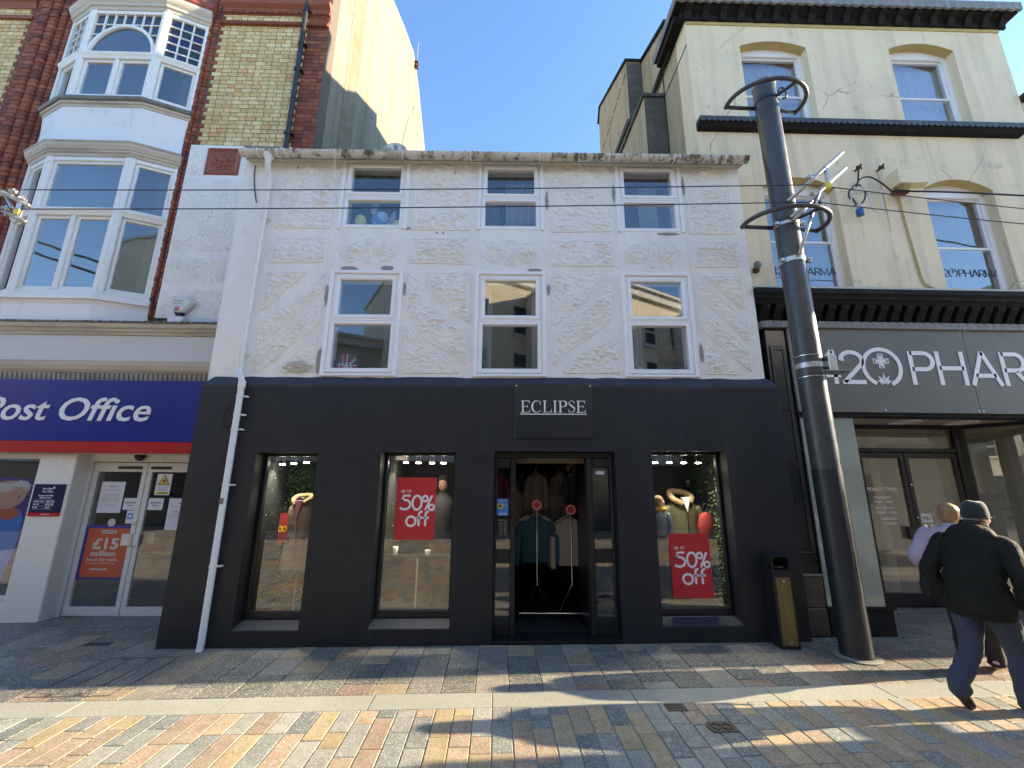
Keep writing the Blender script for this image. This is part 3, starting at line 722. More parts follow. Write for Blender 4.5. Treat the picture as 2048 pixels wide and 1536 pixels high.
for x in (-3.70, -3.53, -3.26, -3.15, -2.45, -1.50, -0.53, 0.46, 1.46, 2.40, 3.15):
    mb = MB(SH_SHOP); half_round(mb, x - .011, x + .011, 5.205, 6.366, 0.0765)
    mb.tube([(x, 5.275, 6.34), (x + .02, 5.283, 6.27)], .006, 5); mb.build('gutter_clip', MT['pipe_white'], gut, auto=40)
for x in (-0.60, -0.50):
    mb = MB(SH_SHOP); half_round(mb, x - .014, x + .014, 5.205, 6.37, 0.083); mb.build('gutter_joint', MT['gutter_plastic'], gut, auto=40)
mb = MB()
mb.lathe([(0.075, 6.31), (0.072, 6.27), (0.050, 6.235), (0.041, 6.20), (0.041, 6.13)], -3.398, 5.215, 16)
mb.tube([(-3.398, 5.215, 6.16), (-3.398, 5.22, 6.11), (-3.399, 5.285, 6.03), (-3.40, 5.318, 5.96), (-3.401, 5.318, 3.24), (-3.40, 5.316, 3.18), (-3.375, 5.29, 3.10), (-3.31, 5.245, 3.03), (-3.285, 5.236, 2.97), (-3.283, 5.236, 0.02), (-3.283, 5.22, -0.06)], 0.036, 14)
dp = mb.build('downpipe', MT['pipe_white'], shop, auto=50)
for z, x, y in ((5.35, -3.40, 5.318), (3.36, -3.40, 5.318), (2.79, -3.284, 5.236), (2.56, -3.284, 5.236), (2.38, -3.284, 5.236), (1.72, -3.284, 5.236), (0.82, -3.284, 5.236)):
    mb = MB(); mb.lathe([(0.0385, z - .014), (0.0415, z - .012), (0.0415, z + .012), (0.0385, z + .014)], x, y, 14); mb.box(x + .036, x + .085, y - .004, y + .05, z - .008, z + .008); mb.build('pipe_clip', MT['pipe_white'], dp, auto=40)
for z, x, y in ((3.20, -3.40, 5.317), (2.94, -3.284, 5.236)):
    mb = MB(); mb.lathe([(0.037, z - .05), (0.043, z - .045), (0.043, z + .045), (0.037, z + .05)], x, y, 14); mb.build('pipe_socket', MT['pipe_white'], dp, auto=40)
mb = MB(); mb.box(-3.308, -3.262, 5.198, 5.202, 1.50, 1.57); mb.build('sticker', MT['lead_grey'], dp)

# pargeted panels: rough infill with raised rims
PANELS=[
[(-3.215,6.047),(-3.156,6.059),(-3.132,6.125),(-3.081,6.17),(-2.998,6.182),(-2.969,6.254),(-2.928,6.3),(-2.863,6.312),(-2.794,6.291),(-2.737,6.236),(-2.707,6.181),(-2.631,6.171),(-2.57,6.128),(-2.531,6.068),(-2.487,6.053),(-2.485,5.277),(-3.242,5.268)],
[(-1.331,6.065),(-1.252,6.088),(-1.161,6.144),(-1.099,6.229),(-1.075,6.318),(-1.076,6.346),(-0.808,6.35),(-0.807,6.311),(-0.756,6.223),(-0.686,6.157),(-0.609,6.109),(-0.527,6.066),(-0.53,5.26),(-1.334,5.26)],
[(-1.348,6.342),(-1.172,6.345),(-1.197,6.283),(-1.251,6.226),(-1.334,6.192)],
[(-0.689,6.352),(-0.521,6.355),(-0.516,6.199),(-0.584,6.237),(-0.653,6.303)],
[(0.63,6.09),(0.77,6.194),(0.862,6.357),(0.901,6.388),(1.181,6.392),(1.202,6.259),(1.3,6.158),(1.473,6.074),(1.475,5.27),(0.644,5.247)],
[(0.616,6.383),(0.799,6.386),(0.747,6.311),(0.624,6.221)],
[(1.321,6.394),(1.487,6.397),(1.479,6.22),(1.38,6.286)],
[(2.624,6.076),(2.665,6.092),(2.697,6.163),(2.753,6.204),(2.806,6.205),(2.841,6.296),(2.898,6.338),(2.978,6.344),(3.027,6.309),(3.062,6.219),(3.131,6.204),(3.179,6.16),(3.202,6.095),(3.258,6.081),(3.248,5.251),(2.637,5.239)],
[(-3.247,5.095),(-2.507,5.104),(-2.516,4.741),(-3.245,4.734)],
[(-1.329,5.109),(-0.523,5.127),(-0.518,4.739),(-1.341,4.738)],
[(0.642,5.101),(1.501,5.103),(1.498,4.721),(0.637,4.72)],
[(2.659,5.108),(3.3,5.116),(3.299,4.732),(2.66,4.725)],
[(-3.253,4.587),(-2.733,4.58),(-2.866,4.451),(-3.025,4.3),(-3.184,4.082),(-3.254,4.031),(-3.261,4.412)],
[(-3.242,3.87),(-3.05,4.016),(-2.884,4.096),(-2.631,4.337),(-2.496,4.547),(-2.481,4.316),(-2.698,4.103),(-2.924,3.839),(-3.218,3.559),(-3.252,3.548),(-3.265,3.672)],
[(-3.26,3.398),(-2.93,3.729),(-2.559,4.076),(-2.493,4.088),(-2.486,3.842),(-2.713,3.632),(-2.905,3.459),(-3.159,3.182),(-3.263,3.177)],
[(-2.952,3.204),(-2.511,3.65),(-2.498,3.623),(-2.472,3.175),(-2.867,3.163)],
[(-1.122,4.591),(-0.511,4.59),(-0.489,3.882),(-0.699,3.978),(-0.891,4.175),(-1.039,4.35)],
[(-1.344,4.576),(-1.185,4.45),(-1.08,4.248),(-0.956,4.075),(-0.763,3.88),(-0.507,3.724),(-0.504,3.286),(-0.537,3.274),(-0.677,3.425),(-0.999,3.589),(-1.167,3.756),(-1.294,3.974),(-1.343,4.097)],
[(-1.339,3.791),(-1.229,3.659),(-0.994,3.494),(-0.81,3.401),(-0.671,3.285),(-0.6,3.17),(-1.32,3.166)],
[(0.643,4.583),(1.361,4.59),(1.212,4.421),(1.111,4.217),(0.919,4.04),(0.684,3.853),(0.633,3.853)],
[(1.503,4.552),(1.379,4.448),(1.253,4.243),(1.155,4.117),(0.916,3.904),(0.659,3.744),(0.63,3.291),(0.698,3.315),(0.814,3.457),(1.0,3.601),(1.234,3.748),(1.402,3.895),(1.48,4.069)],
[(1.511,3.737),(1.414,3.652),(1.134,3.506),(0.903,3.387),(0.763,3.176),(1.495,3.179)],
[(2.767,4.576),(3.284,4.581),(3.272,4.238),(3.278,4.094),(3.217,4.105),(2.985,4.357)],
[(2.655,4.483),(2.753,4.428),(2.981,4.211),(3.284,3.904),(3.29,3.635),(3.242,3.647),(3.054,3.855),(2.752,4.185),(2.663,4.257)],
[(2.662,4.065),(2.909,3.854),(3.038,3.703),(3.277,3.475),(3.262,3.215),(3.147,3.304),(2.95,3.507),(2.664,3.794)],
[(2.663,3.608),(2.766,3.54),(2.935,3.371),(3.131,3.17),(2.653,3.168)],
]
QUATS= [(-2.148, 4.906), (-1.685, 4.911), (-0.181, 4.912), (0.288, 4.909), (1.832, 4.91), (2.315, 4.916)]
BARS= [(-1.92, 4.916), (0.057, 4.914), (2.073, 4.905)]
def inside(px, pz, P):
    n = len(P); c = np.zeros(px.shape, bool)
    for i in range(n):
        x1, z1 = P[i]; x2, z2 = P[(i + 1) % n]
        if z1 == z2: continue
        cond = ((z1 > pz) != (z2 > pz)) & (px < (x2 - x1) * (pz - z1) / (z2 - z1) + x1)
        c ^= cond
    return c
def nearest(px, pz, P):
    bd = np.full(px.shape, 1e9); bx = px.copy(); bz = pz.copy()
    for i in range(len(P)):
        x1, z1 = P[i]; x2, z2 = P[(i + 1) % len(P)]; dx, dz = x2 - x1, z2 - z1; q = dx * dx + dz * dz or 1
        t = np.clip(((px - x1) * dx + (pz - z1) * dz) / q, 0, 1); qx = x1 + t * dx; qz = z1 + t * dz; d = np.hypot(px - qx, pz - qz)
        m_ = d < bd; bd[m_] = d[m_]; bx[m_] = qx[m_]; bz[m_] = qz[m_]
    return bd, bx, bz
from mathutils import noise as mnoise
def rough_panel(P, y, parent, m='roughcast', shear=0.0, amp=0.050, rim=0.014, cell=0.0135, name='roughcast_panel', seed=0, aniso=True):
    x0 = min(p[0] for p in P); x1 = max(p[0] for p in P); z0 = min(p[1] for p in P); z1 = max(p[1] for p in P)
    nx = int((x1 - x0) / cell) + 3; nz = int((z1 - z0) / cell) + 3
    gx, gz_ = np.meshgrid(x0 - cell + np.arange(nx) * cell, z0 - cell + np.arange(nz) * cell)
    ins = inside(gx, gz_, P); bd, bx, bz = nearest(gx, gz_, P)
    idx = -np.ones(gx.shape, int); V = []; F = []
    def vid(j, i):
        if idx[j, i] >= 0: return idx[j, i]
        x, z = (gx[j, i], gz_[j, i]) if ins[j, i] else (bx[j, i], bz[j, i])
        e = min(1.0, bd[j, i] / 0.03) if ins[j, i] else 0.0
        a = mnoise.noise(Vector((x * 13 + z * 8, z * 27 + seed, 3.1))) if aniso else mnoise.noise(Vector((x * 40, z * 40, seed)))
        b = mnoise.noise(Vector((x * 42 + z * 20, z * 62, seed + 7.7)))
        c = mnoise.noise(Vector((x * 4, z * 4, seed)))
        h = (max(0, 0.35 + a * 1.2) * 0.65 + max(0, b + .1) * 0.55) * (0.75 + 0.5 * c) * amp
        V.append((x, y - 0.002 - h * e, z)); idx[j, i] = len(V) - 1; return idx[j, i]
    for j in range(nz - 1):
        for i in range(nx - 1):
            k = int(ins[j, i]) + int(ins[j, i + 1]) + int(ins[j + 1, i]) + int(ins[j + 1, i + 1])
            if k >= 2: F.append((vid(j, i), vid(j, i + 1), vid(j + 1, i + 1), vid(j + 1, i)))
    mb = MB(shear); mb.add(V, F)
    if rim:
        path = []
        for i in range(len(P)):
            a = P[i]; b = P[(i + 1) % len(P)]; n = max(1, int(hypot(b[0] - a[0], b[1] - a[1]) / .06))
            for q in range(n):
                t = q / n; X = a[0] + (b[0] - a[0]) * t; Z = a[1] + (b[1] - a[1]) * t
                path.append((X + mnoise.noise(Vector((X * 9, Z * 9, 1))) * .008, y - 0.003, Z + mnoise.noise(Vector((X * 9, Z * 9, 5))) * .008))
        mb.tube(path, [rim * (0.8 + 0.5 * mnoise.noise(Vector((p[0] * 11, p[2] * 11, 9)))) for p in path], 6, closed=True)
    return mb.build(name, MT[m], parent, smooth=True, recalc=False)
for i, P in enumerate(PANELS): rough_panel(P, 5.38, shop, shear=SH_SHOP, seed=i * 3.3)
def quatrefoil(cx, cz, r, n=9):
    L = []
    for k in range(4):
        a = 90 * k
        ox, oz = cx + r * .52 * cos(radians(a)), cz + r * .52 * sin(radians(a))
        L += [(ox + r * .5 * cos(radians(a + t)), oz + r * .5 * sin(radians(a + t))) for t in np.linspace(-88, 88, n)]
    return L
for i, (x, z) in enumerate(QUATS): rough_panel(quatrefoil(x, z, 0.148), 5.38, shop, shear=SH_SHOP, seed=40 + i, name='quatrefoil_panel', cell=.012)
for i, (x, z) in enumerate(BARS): rough_panel([(x - .047, z - .19), (x + .047, z - .19), (x + .047, z + .19), (x - .047, z + .19)], 5.38, shop, shear=SH_SHOP, seed=60 + i, name='bar_panel', cell=.012)
# grey cement patches where the windows were refitted, one patch of bare pebbledash
def blob(cx, cz, rx, rz, seed, n=22):
    R = random.Random(seed); return [(cx + rx * cos(2 * pi * k / n) * (0.8 + .35 * R.random()), cz + rz * sin(2 * pi * k / n) * (0.8 + .35 * R.random())) for k in range(n)]
PATCHES = [(-2.16, 4.645, .11, .035), (-1.64, 4.652, .09, .045), (-2.43, 4.25, .026, .15), (-2.425, 3.33, .035, .17), (0.40, 4.645, .10, .025), (0.585, 4.36, .022, .08), (0.575, 5.75, .02, .15), (2.62, 3.45, .024, .14), (2.585, 6.02, .02, .16), (2.30, 5.232, .16, .02), (1.55, 5.88, .02, .14), (-1.385, 4.35, .02, .1), (-1.39, 5.275, .03, .02)]
for i, (x, z, rx, rz) in enumerate(PATCHES):
    mb = MB(SH_SHOP); P = blob(x, z, rx, rz, i)
    mb.prism(P, 5.372, 5.381); mb.build('cement_patch', MT['cement'], shop)
rough_panel(blob(-2.68, 3.235, .19, .085, 44), 5.362, shop, m='bare_pebble', shear=SH_SHOP, rim=0, name='bare_patch', amp=.03)
for x, z in ((-0.99, 5.20), (-0.90, 5.20), (-3.06, 6.24), (-0.775, 6.19)):
    mb = MB(SH_SHOP); mb.tube([(x, 5.381, z), (x + .008, 5.365, z + .02)], .008, 6); mb.build('screw_hole', MT['print_black'], shop)

# white plastic windows
def upvc_window(x0, x1, z0, z1, zs, top_trim, name='window'):
    mb = MB(SH_SHOP)
    if top_trim: mb.frame(x0, x1, z0 - .05, z1, 5.352, 5.395, .048, .048, .03); 
    a, b, c, d = x0 + .05, x1 - .05, z0, z1 - (.05 if top_trim else .02)
    if top_trim: w = mb.build(name, MT['upvc'], shop); mb = MB(SH_SHOP)
    mb.frame(a, b, c, zs, 5.372, 5.46, .062, .045, .062, b=.010)
    if top_trim: mb.build('frame', MT['upvc'], w)
    else:
        w = mb.build(name, MT['upvc'], shop)
        for p0, p1 in ((x0, x0 + .05), (x1 - .05, x1)): mb = MB(SH_SHOP); mb.bbox(p0, p1, 5.352, 5.395, z0 - .012, z1, .005); mb.build('side_trim', MT['upvc'], w)
    mb = MB(SH_SHOP); mb.frame(a, b, zs + .001, d, 5.376, 5.46, .028, .028, .03, b=.006); mb.build('frame', MT['upvc'], w)
    mb = MB(SH_SHOP); mb.frame(a + .022, b - .022, zs + .028, d - .022, 5.366, 5.445, .064, b=.016); mb.build('sash', MT['upvc'], w)
    mb = MB(SH_SHOP); mb.box(a + .058, b - .058, 5.421, 5.441, c + .058, zs - .04); mb.build('pane', MT['glass_double'], w)
    mb = MB(SH_SHOP); mb.box(a + .08, b - .08, 5.409, 5.429, zs + .088, d - .082); mb.build('pane', MT['glass_double'], w)
    mb = MB(SH_SHOP); mb.frame(a + .055, b - .055, c + .055, zs - .038, 5.414, 5.418, .007, b=.001); mb.frame(a + .078, b - .078, zs + .085, d - .08, 5.400, 5.405, .007, b=.001); mb.build('gasket', MT['black_frame'], w)
    return w
for a, b, c, d in LOW: upvc_window(a, b, c + .035, d, 3.885, True)
for a, b, c, d in UPP: upvc_window(a, b, c + .012, d - .02, 5.775, False)
# rooms upstairs with curtains
mb = MB(); mb.box(-3.6, 3.2, 6.9, 6.95, 3.0, 6.40); mb.box(-3.6, 3.2, 5.70, 6.9, 5.00, 5.06); mb.build('room_wall', MT['room_blue'], shop)
mb = MB(); mb.box(-0.95, -0.9, 5.70, 6.9, 3.0, 6.4); mb.box(1.05, 1.1, 5.70, 6.9, 3.0, 6.4); mb.build('partition', MT['room_blue'], shop)
def curtain(x0, x1, y, z0, z1, m='curtain', n=26, amp=.02):
    V = []; F = []
    for i in range(n + 1):
        x = x0 + (x1 - x0) * i / n; yy = y + amp * sin(i * 1.25) + amp * .5 * sin(i * 2.7)
        V += [(x, yy, z0), (x, yy, z1)]
    for i in range(n): F.append((2 * i, 2 * i + 2, 2 * i + 3, 2 * i + 1))
    mb = MB(); mb.add(V, F); return mb.build('curtain', MT[m], shop, smooth=True, recalc=False)
curtain(-0.02, 0.50, 5.80, 5.1, 6.35); curtain(-0.40, -0.12, 5.84, 5.1, 6.35, 'blind_grey')
curtain(2.05, 2.35, 5.80, 5.1, 6.35); curtain(1.62, 1.75, 5.80, 5.1, 6.35, 'blind_grey')
curtain(-0.42, -0.2, 5.80, 3.05, 4.6); curtain(0.38, 0.53, 5.80, 3.05, 4.6, 'blind_white')
curtain(1.62, 1.98, 5.80, 3.05, 4.6, 'blind_grey'); curtain(-1.75, -1.52, 5.85, 3.05, 4.6, 'blind_grey')

# shop windows: sloping sill, black frame, pane
for (a, b, c, d) in SHOPW:
    mb = MB(SH_SHOP); mb.frame(a, b, c + .055, d, 5.50, 5.56, .04, .035, .085, b=.008); w = mb.build('shop_window', MT['black_frame'], shop)
    mb = MB(SH_SHOP); mb.prism_x([(5.296, c - .012), (5.296, c + .004), (5.50, c + .058), (5.53, c + .05), (5.53, c - .012)], a + .003, b - .003); mb.build('sill', MT['navy_ledge'], w)
    mb = MB(SH_SHOP); mb.box(a + .036, b - .036, 5.525, 5.533, c + .135, d - .032); mb.build('pane', MT['glass_shop'], w)
# doorway
a, b, c, d = DOOR
mb = MB(SH_SHOP)
for x0, x1 in ((a + .001, a + .035), (0.085, 0.150), (1.055, 1.12), (b - .035, b - .001)): mb.bbox(x0, x1, 5.44, 5.52, c + .02, d - .07, .006)
mb.bbox(a + .001, b - .001, 5.43, 5.53, d - .07, d - .001, .006); mb.box(a + .001, b - .001, 5.30, 5.60, c - .03, c + .022)
door = mb.build('doorway', MT['black_frame'], shop)
for x0, x1 in ((a + .035, .085), (1.12, b - .035)):
    mb = MB(SH_SHOP); mb.bbox(x0, x1, 5.455, 5.505, c + .022, .24, .006); mb.build('door_rail', MT['black_frame'], door); mb = MB(SH_SHOP); mb.bbox(x0, x1, 5.455, 5.505, .83, .99, .006); mb.build('door_rail', MT['black_frame'], door); mb = MB(SH_SHOP); mb.bbox(x0, x1, 5.455, 5.505, 1.95, d - .07, .006); mb.build('door_rail', MT['black_frame'], door)
    mb = MB(SH_SHOP); mb.box(x0, x1, 5.478, 5.484, .24, .83); mb.build('sidelight_pane', MT['glass_double'], door)
    mb = MB(SH_SHOP); mb.box(x0, x1, 5.478, 5.484, .99, 1.95); mb.build('sidelight_pane', MT['glass_shop'], door)
mb = MB(SH_SHOP); mb.box(.16, 1.045, 5.60, 5.66, 2.02, 2.14); mb.build('lintel', MT['interior_brown'], door)
mb = MB(); mb.bbox(1.045, 1.085, 5.53, 6.35, 0.02, 2.05, .006); mb.build('open_door_leaf', MT['black_frame'], door)
mb = MB(); mb.box(-3.6, 3.2, 8.6, 8.65, 0.0, 2.85); mb.build('back_wall', MT['interior_brown'], shop)
mb = MB(); mb.box(0.3, .75, 8.55, 8.6, 0.0, 2.1); mb.build('back_door', MT['interior_dark'], shop)
mb = MB(); mb.box(-2.05, -2.0, 5.66, 7.2, 0.0, 2.85); mb.box(-0.5, -0.45, 5.66, 7.2, 0.0, 2.85); mb.box(1.55, 1.6, 5.66, 7.2, 0.0, 2.85); mb.build('display_partition', MT['interior_dark'], shop)
mb = MB(); mb.box(-1.98, -0.52, 6.9, 6.95, 0.0, 2.85); mb.box(1.62, 3.2, 6.9, 6.95, 0.0, 2.85); mb.build('display_back', MT['interior_dark'], shop)
mb = MB(); mb.box(-3.55, -2.05, 6.42, 6.46, 0.0, 2.85); mb.build('display_back', MT['mat_black'], shop)
tag(shop.children[0], None)

# wires and little things on the front
def loose_wire(label, pts, r=.006, m='wire_black', name='loose_cable'):
    mb = MB(SH_SHOP); mb.tube(pts, r, 6); o = mb.build(name, MT[m], smooth=True); return tag(o, label, 'cable')
def cat(pts, sub=6):
    K = np.array(pts, float); out = []
    for i in range(len(K) - 1):
        p0, p1, p2, p3 = K[max(i - 1, 0)], K[i], K[i + 1], K[min(i + 2, len(K) - 1)]
        for q in range(sub):
            t = q / sub; out.append(0.5 * ((2 * p1) + (-p0 + p2) * t + (2 * p0 - 5 * p1 + 4 * p2 - p3) * t * t + (-p0 + 3 * p1 - 3 * p2 + p3) * t ** 3))
    return [tuple(p) for p in out] + [tuple(K[-1])]
loose_wire('short black cable hanging down the white wall beside the top of the downpipe', cat([(-3.66, 5.36, 6.27), (-3.665, 5.372, 6.10), (-3.62, 5.374, 5.85), (-3.57, 5.372, 5.66)]), .007)
loose_wire('thin white cord trailing from the gutter left of the top-floor window with toys', cat([(-2.455, 5.17, 6.34), (-2.47, 5.25, 6.20), (-2.475, 5.35, 6.05), (-2.48, 5.374, 5.88), (-2.455, 5.374, 5.77), (-2.44, 5.374, 5.66)]), .006, 'pipe_white')
loose_wire('small white cable loop hooked on the lower left pargeted panel', cat([(-3.0, 5.36, 3.55), (-3.05, 5.365, 3.50), (-3.08, 5.365, 3.40), (-3.04, 5.365, 3.33), (-2.98, 5.365, 3.32), (-2.94, 5.365, 3.40), (-2.95, 5.365, 3.50), (-2.99, 5.36, 3.55)]), .006, 'pipe_white')
loose_wire('small black cable loop on the black wall left of the white downpipe', cat([(-3.42, 5.285, 2.72), (-3.47, 5.285, 2.66), (-3.49, 5.285, 2.52), (-3.45, 5.285, 2.44), (-3.40, 5.285, 2.47)]), .005, 'print_black')

# name board over the door: serif capitals, underlined
t = thing('shop_sign', 'flat black board lettered in white underlined serif capitals above the shop doorway', 'sign', (0.62, 5.29, 2.65))
mb = MB(SH_SHOP); mb.bbox(0.132, 1.107, 5.284, 5.2995, 2.312, 2.996, .003); mb.build('board', MT['fascia_black'] if 'fascia_black' in MT else mat('fascia_black', (0.02, 0.023, 0.025), 0.4), t)
mb = MB(SH_SHOP); mb.bbox(0.134, 1.109, 5.2795, 5.284, 2.309, 2.60, .002); mb.build('lower_board', mat('board_dark', (0.0135, 0.015, 0.0165), 0.33), t)
for x, z in ((.150, 2.975), (1.09, 2.972)):
    mb = MB(SH_SHOP); mb.lathe([(.012, 5.284), (.010, 5.277), (.004, 5.276)], x, z, 12, axis='y'); mb.build('screw', MT['steel'], t)
for x, z in ((.152, 2.33), (1.09, 2.33)):
    mb = MB(SH_SHOP); mb.lathe([(.008, 5.2795), (.007, 5.276), (.003, 5.275)], x, z, 12, axis='y'); mb.build('screw', MT['print_black'], t)
def serif_word(mb, x0, z0, h, y0, y1):
    k = h
    def bx(a, b, c, d): mb.box(x0 + a * k, x0 + b * k, y0, y1, z0 + c * k, z0 + d * k)
    def pr(P): mb.prism([(x0 + p[0] * k, z0 + p[1] * k) for p in P], y0, y1)
    def rb(path, w): mb.ribbon([(x0 + p[0] * k, z0 + p[1] * k) for p in path], [q * k for q in w], y0, y1)
    T = .045; S = .125
    def stem(x): bx(x, x + S, T, 1 - T); bx(x - .09, x + S + .09, 0, T); bx(x - .09, x + S + .09, 1 - T, 1)
    def E(x):
        bx(x + .09, x + .09 + S, T, 1 - T); bx(x, x + .72, 0, T); bx(x, x + .70, 1 - T, 1); bx(x + .09 + S, x + .56, .49, .535)
        pr([(x + .72, 0), (x + .70, T), (x + .66, T), (x + .745, .26), (x + .78, .26)]); pr([(x + .70, 1), (x + .70, 1 - T), (x + .62, 1 - T), (x + .69, .76), (x + .725, .76)]); bx(x + .53, x + .565, .40, .49); bx(x + .53, x + .565, .535, .63)
    def arcw(cx, cz, rx, rz, a0, a1, n, f): 
        A = np.linspace(a0, a1, n); return [(cx + rx * cos(radians(a)), cz + rz * sin(radians(a))) for a in A], [f(a) for a in A]
    x = 0.0; E(x); x += .90
    p, w = arcw(x + .40, .5, .37, .49, 48, 312, 30, lambda a: .045 + .10 * max(0, -cos(radians(a)))); rb(p, w); bx(x + .685, x + .72, .64, .98); bx(x + .70, x + .73, .06, .24); x += .92
    stem(x + .09); pr([(x + .215, 0), (x + .70, 0), (x + .745, .28), (x + .71, .28), (x + .63, T), (x + .215, T)]); x += .86
    stem(x + .09); x += .44
    stem(x + .09); p, w = arcw(x + .42, .74, .24, .235, 90, -90, 18, lambda a: .045 + .09 * cos(radians(a))); rb([(x + .2, .975)] + p + [(x + .2, .505)], [.045] + w + [.045]); x += .80
    P = cat([(.50, .80), (.42, .955), (.27, .98), (.12, .90), (.09, .77), (.19, .63), (.36, .51), (.50, .38), (.52, .22), (.41, .06), (.25, .02), (.12, .08), (.06, .22)], 4)
    n = len(P); rb([(x + q[0], q[1]) for q in P], [.04 + .10 * math.exp(-((i / n - .5) / .16) ** 2) for i in range(n)]); bx(x + .49, x + .52, .74, .98); bx(x + .045, x + .075, .02, .27); x += .70
    E(x); x += .78
    return x
mb = MB(SH_SHOP); wd = serif_word(MB(), 0, 0, 1, 0, 1); h = 0.82 / wd * 1.0
mb.T = lambda p: (p[0], p[1], 2.632 + (p[2] - 2.632) * 1.0)
serif_word(mb, 0.208, 2.632, h, 5.274, 5.2785); mb.box(0.200, 1.035, 5.274, 5.2785, 2.606, 2.617); mb.build('lettering', MT['white_text'], t)
# ------------------------------------------------------------------ brick building with bay windows (left)
po = thing('brick_building', 'tall yellow and red brick building with white canted bay windows over a post office', 'building', (-6.0, 6.4, 0))
def sweep(mb, path, prof, close=True):
    """profile of (out, z) carried along a plan polyline with mitred corners"""
    n = len(path); M_ = []
    for i in range(n):
        ns = []
        for a, b in ((i - 1, i), (i, i + 1)):
            if a < 0 or b >= n: continue
            dx, dy = path[b][0] - path[a][0], path[b][1] - path[a][1]; l = hypot(dx, dy); ns.append((dy / l, -dx / l))
        if len(ns) == 1: M_.append(ns[0])
        else:
            sx, sy = ns[0][0] + ns[1][0], ns[0][1] + ns[1][1]; q = (sx * sx + sy * sy) / 2; M_.append((sx / q, sy / q))
    V = [(path[i][0] + M_[i][0] * o, path[i][1] + M_[i][1] * o, z) for i in range(n) for o, z in prof]; k = len(prof); F = []
    for i in range(n - 1):
        for j in range(k if close else k - 1):
            F.append((i * k + j, (i + 1) * k + j, (i + 1) * k + (j + 1) % k, i * k + (j + 1) % k))
    if close: F += [tuple(range(k)), tuple(range((n - 1) * k, n * k))]
    return mb.add(V, F)
# walls
mb = MB(); mb.box(-12, -3.452, 6.452, 6.75, 2.14, 14.0); mb.build('front_wall', MT['mortar'], po)
def gable(x, P, name):
    mb = MB(); mb.prism_x(P, x - .3, x); return mb.build(name, MT['gable_render'], po)
gable(-3.455, [(6.47, -.1), (7.4, -.1), (7.4, 14.2), (6.47, 13.7)], 'gable_wall')
gable(-3.286, [(7.6, -.1), (14.4, -.1), (14.4, 14.58), (12.78, 15.84), (12.14, 16.13), (11.69, 16.23), (10.48, 15.7), (9.31, 15.08), (7.6, 14.2)], 'gable_wall')
mb = MB(); mb.prism_z([(-3.455, 7.401), (-3.286, 7.60), (-3.5, 7.60), (-3.6, 7.401)], -.1, 14.2); mb.build('splayed_breast', MT['gable_render'], po)
mb = MB(); mb.box(-12, -3.5, 13.7, 13.98, -.1, 14.0); mb.build('rear_wall', MT['gable_render'], po)
mb = MB(); mb.prism_x([(6.2, 13.95), (14.0, 13.95), (14.0, 14.1), (11.3, 15.7), (6.2, 14.1)], -12, -3.5); mb.build('roof', MT['slate_roof'], po)
mb = MB(); mb.tube([(-3.275, 12.3, 14.6), (-3.275, 11.5, 13.0), (-3.275, 10.2, 8.7)], .012, 5); mb.build('gable_cable', MT['lead_grey'], po)
mb = MB(); mb.tube([(-3.452, 7.36, 5.0), (-3.452, 7.36, 13)], .012, 5); mb.build('gable_cable', MT['lead_grey'], po)
# bricks one by one
BR = {'brick': [], 'red_brick': []}
CH = 0.0885
R = random.Random(11)
def put(kind, x0, x1, z, proj=.009, y=6.452, m=None): BR[kind].append((x0, x1, z, proj, y))
def course_run(x0, x1, z, row, kind='brick'):
    x = x0; i = row
    while x < x1 - .03:
        w = .186 if i % 2 == 0 else .112
        e = min(x + w, x1)
        if e - x > .03: put(kind, x, e - .010, z)
        x = e; i += 1
z = 7.455; row = 0
while z < 11.1:
    string = 10.23 < z < 10.32 or 10.52 < z < 10.72
    if not string:
        course_run(-5.49 + (.055 if row % 2 else 0), -3.96 + (.11 if row % 2 else 0), z, row)
        x = -3.96 + (.11 if row % 2 else 0); course_run(x, -3.455, z, row + 1, 'red_brick')
        if row % 2: put('red_brick', -5.545, -5.445, z)
    if z < 10.45:
        pass
    z += CH; row += 1
z = 4.275; row = 0
while z < 11.0:                                # moulded red bricks beside the bay
    h = .003 * (row % 2)
    put('red_brick', -5.625, -5.548, z, .016 + h); put('red_brick', -5.705, -5.635, z, .045 + h)
    z += CH; row += 1
z = 5.0; row = 0
while z < 11.0:                                # big moulded pier left of the bay
    o = .006 * (row % 2)
    for k, (a, b, pr) in enumerate(((-8.36, -8.27, .03), (-8.49, -8.37, .06), (-8.64, -8.50, .10), (-8.80, -8.65, .12), (-8.98, -8.81, .05))):
        put('red_brick', a, b, z + (.012 if k == 3 else 0), pr + o * (k in (2, 3)))
    put('red_brick', -9.06 - .05 * (row % 2), -8.99, z)
    if z > 7.2: course_run(-10.6, -9.07 - .05 * (row % 2), z, row)
    z += CH; row += 1
_bm = {}
def brick_mesh(w, proj, m):
    k = (round(w, 3), round(proj, 3), m)
    if k not in _bm:
        mb = MB(); b = .005 if proj < .02 else min(w * .30, proj * .6, .03); h = CH - .011
        if proj < .02: P = [(0, .03), (0, -proj + b), (b, -proj), (w - b, -proj), (w, -proj + b), (w, .03)]
        else: P = [(0, .03), (0, -proj + b), (b * .3, -proj + b * .3), (b, -proj), (w - b, -proj), (w - b * .3, -proj + b * .3), (w, -proj + b), (w, .03)]
        mb.prism_z(P[::1], 0, h)
        _bm[k] = mb.mesh('brick', MT[m])
    return _bm[k]
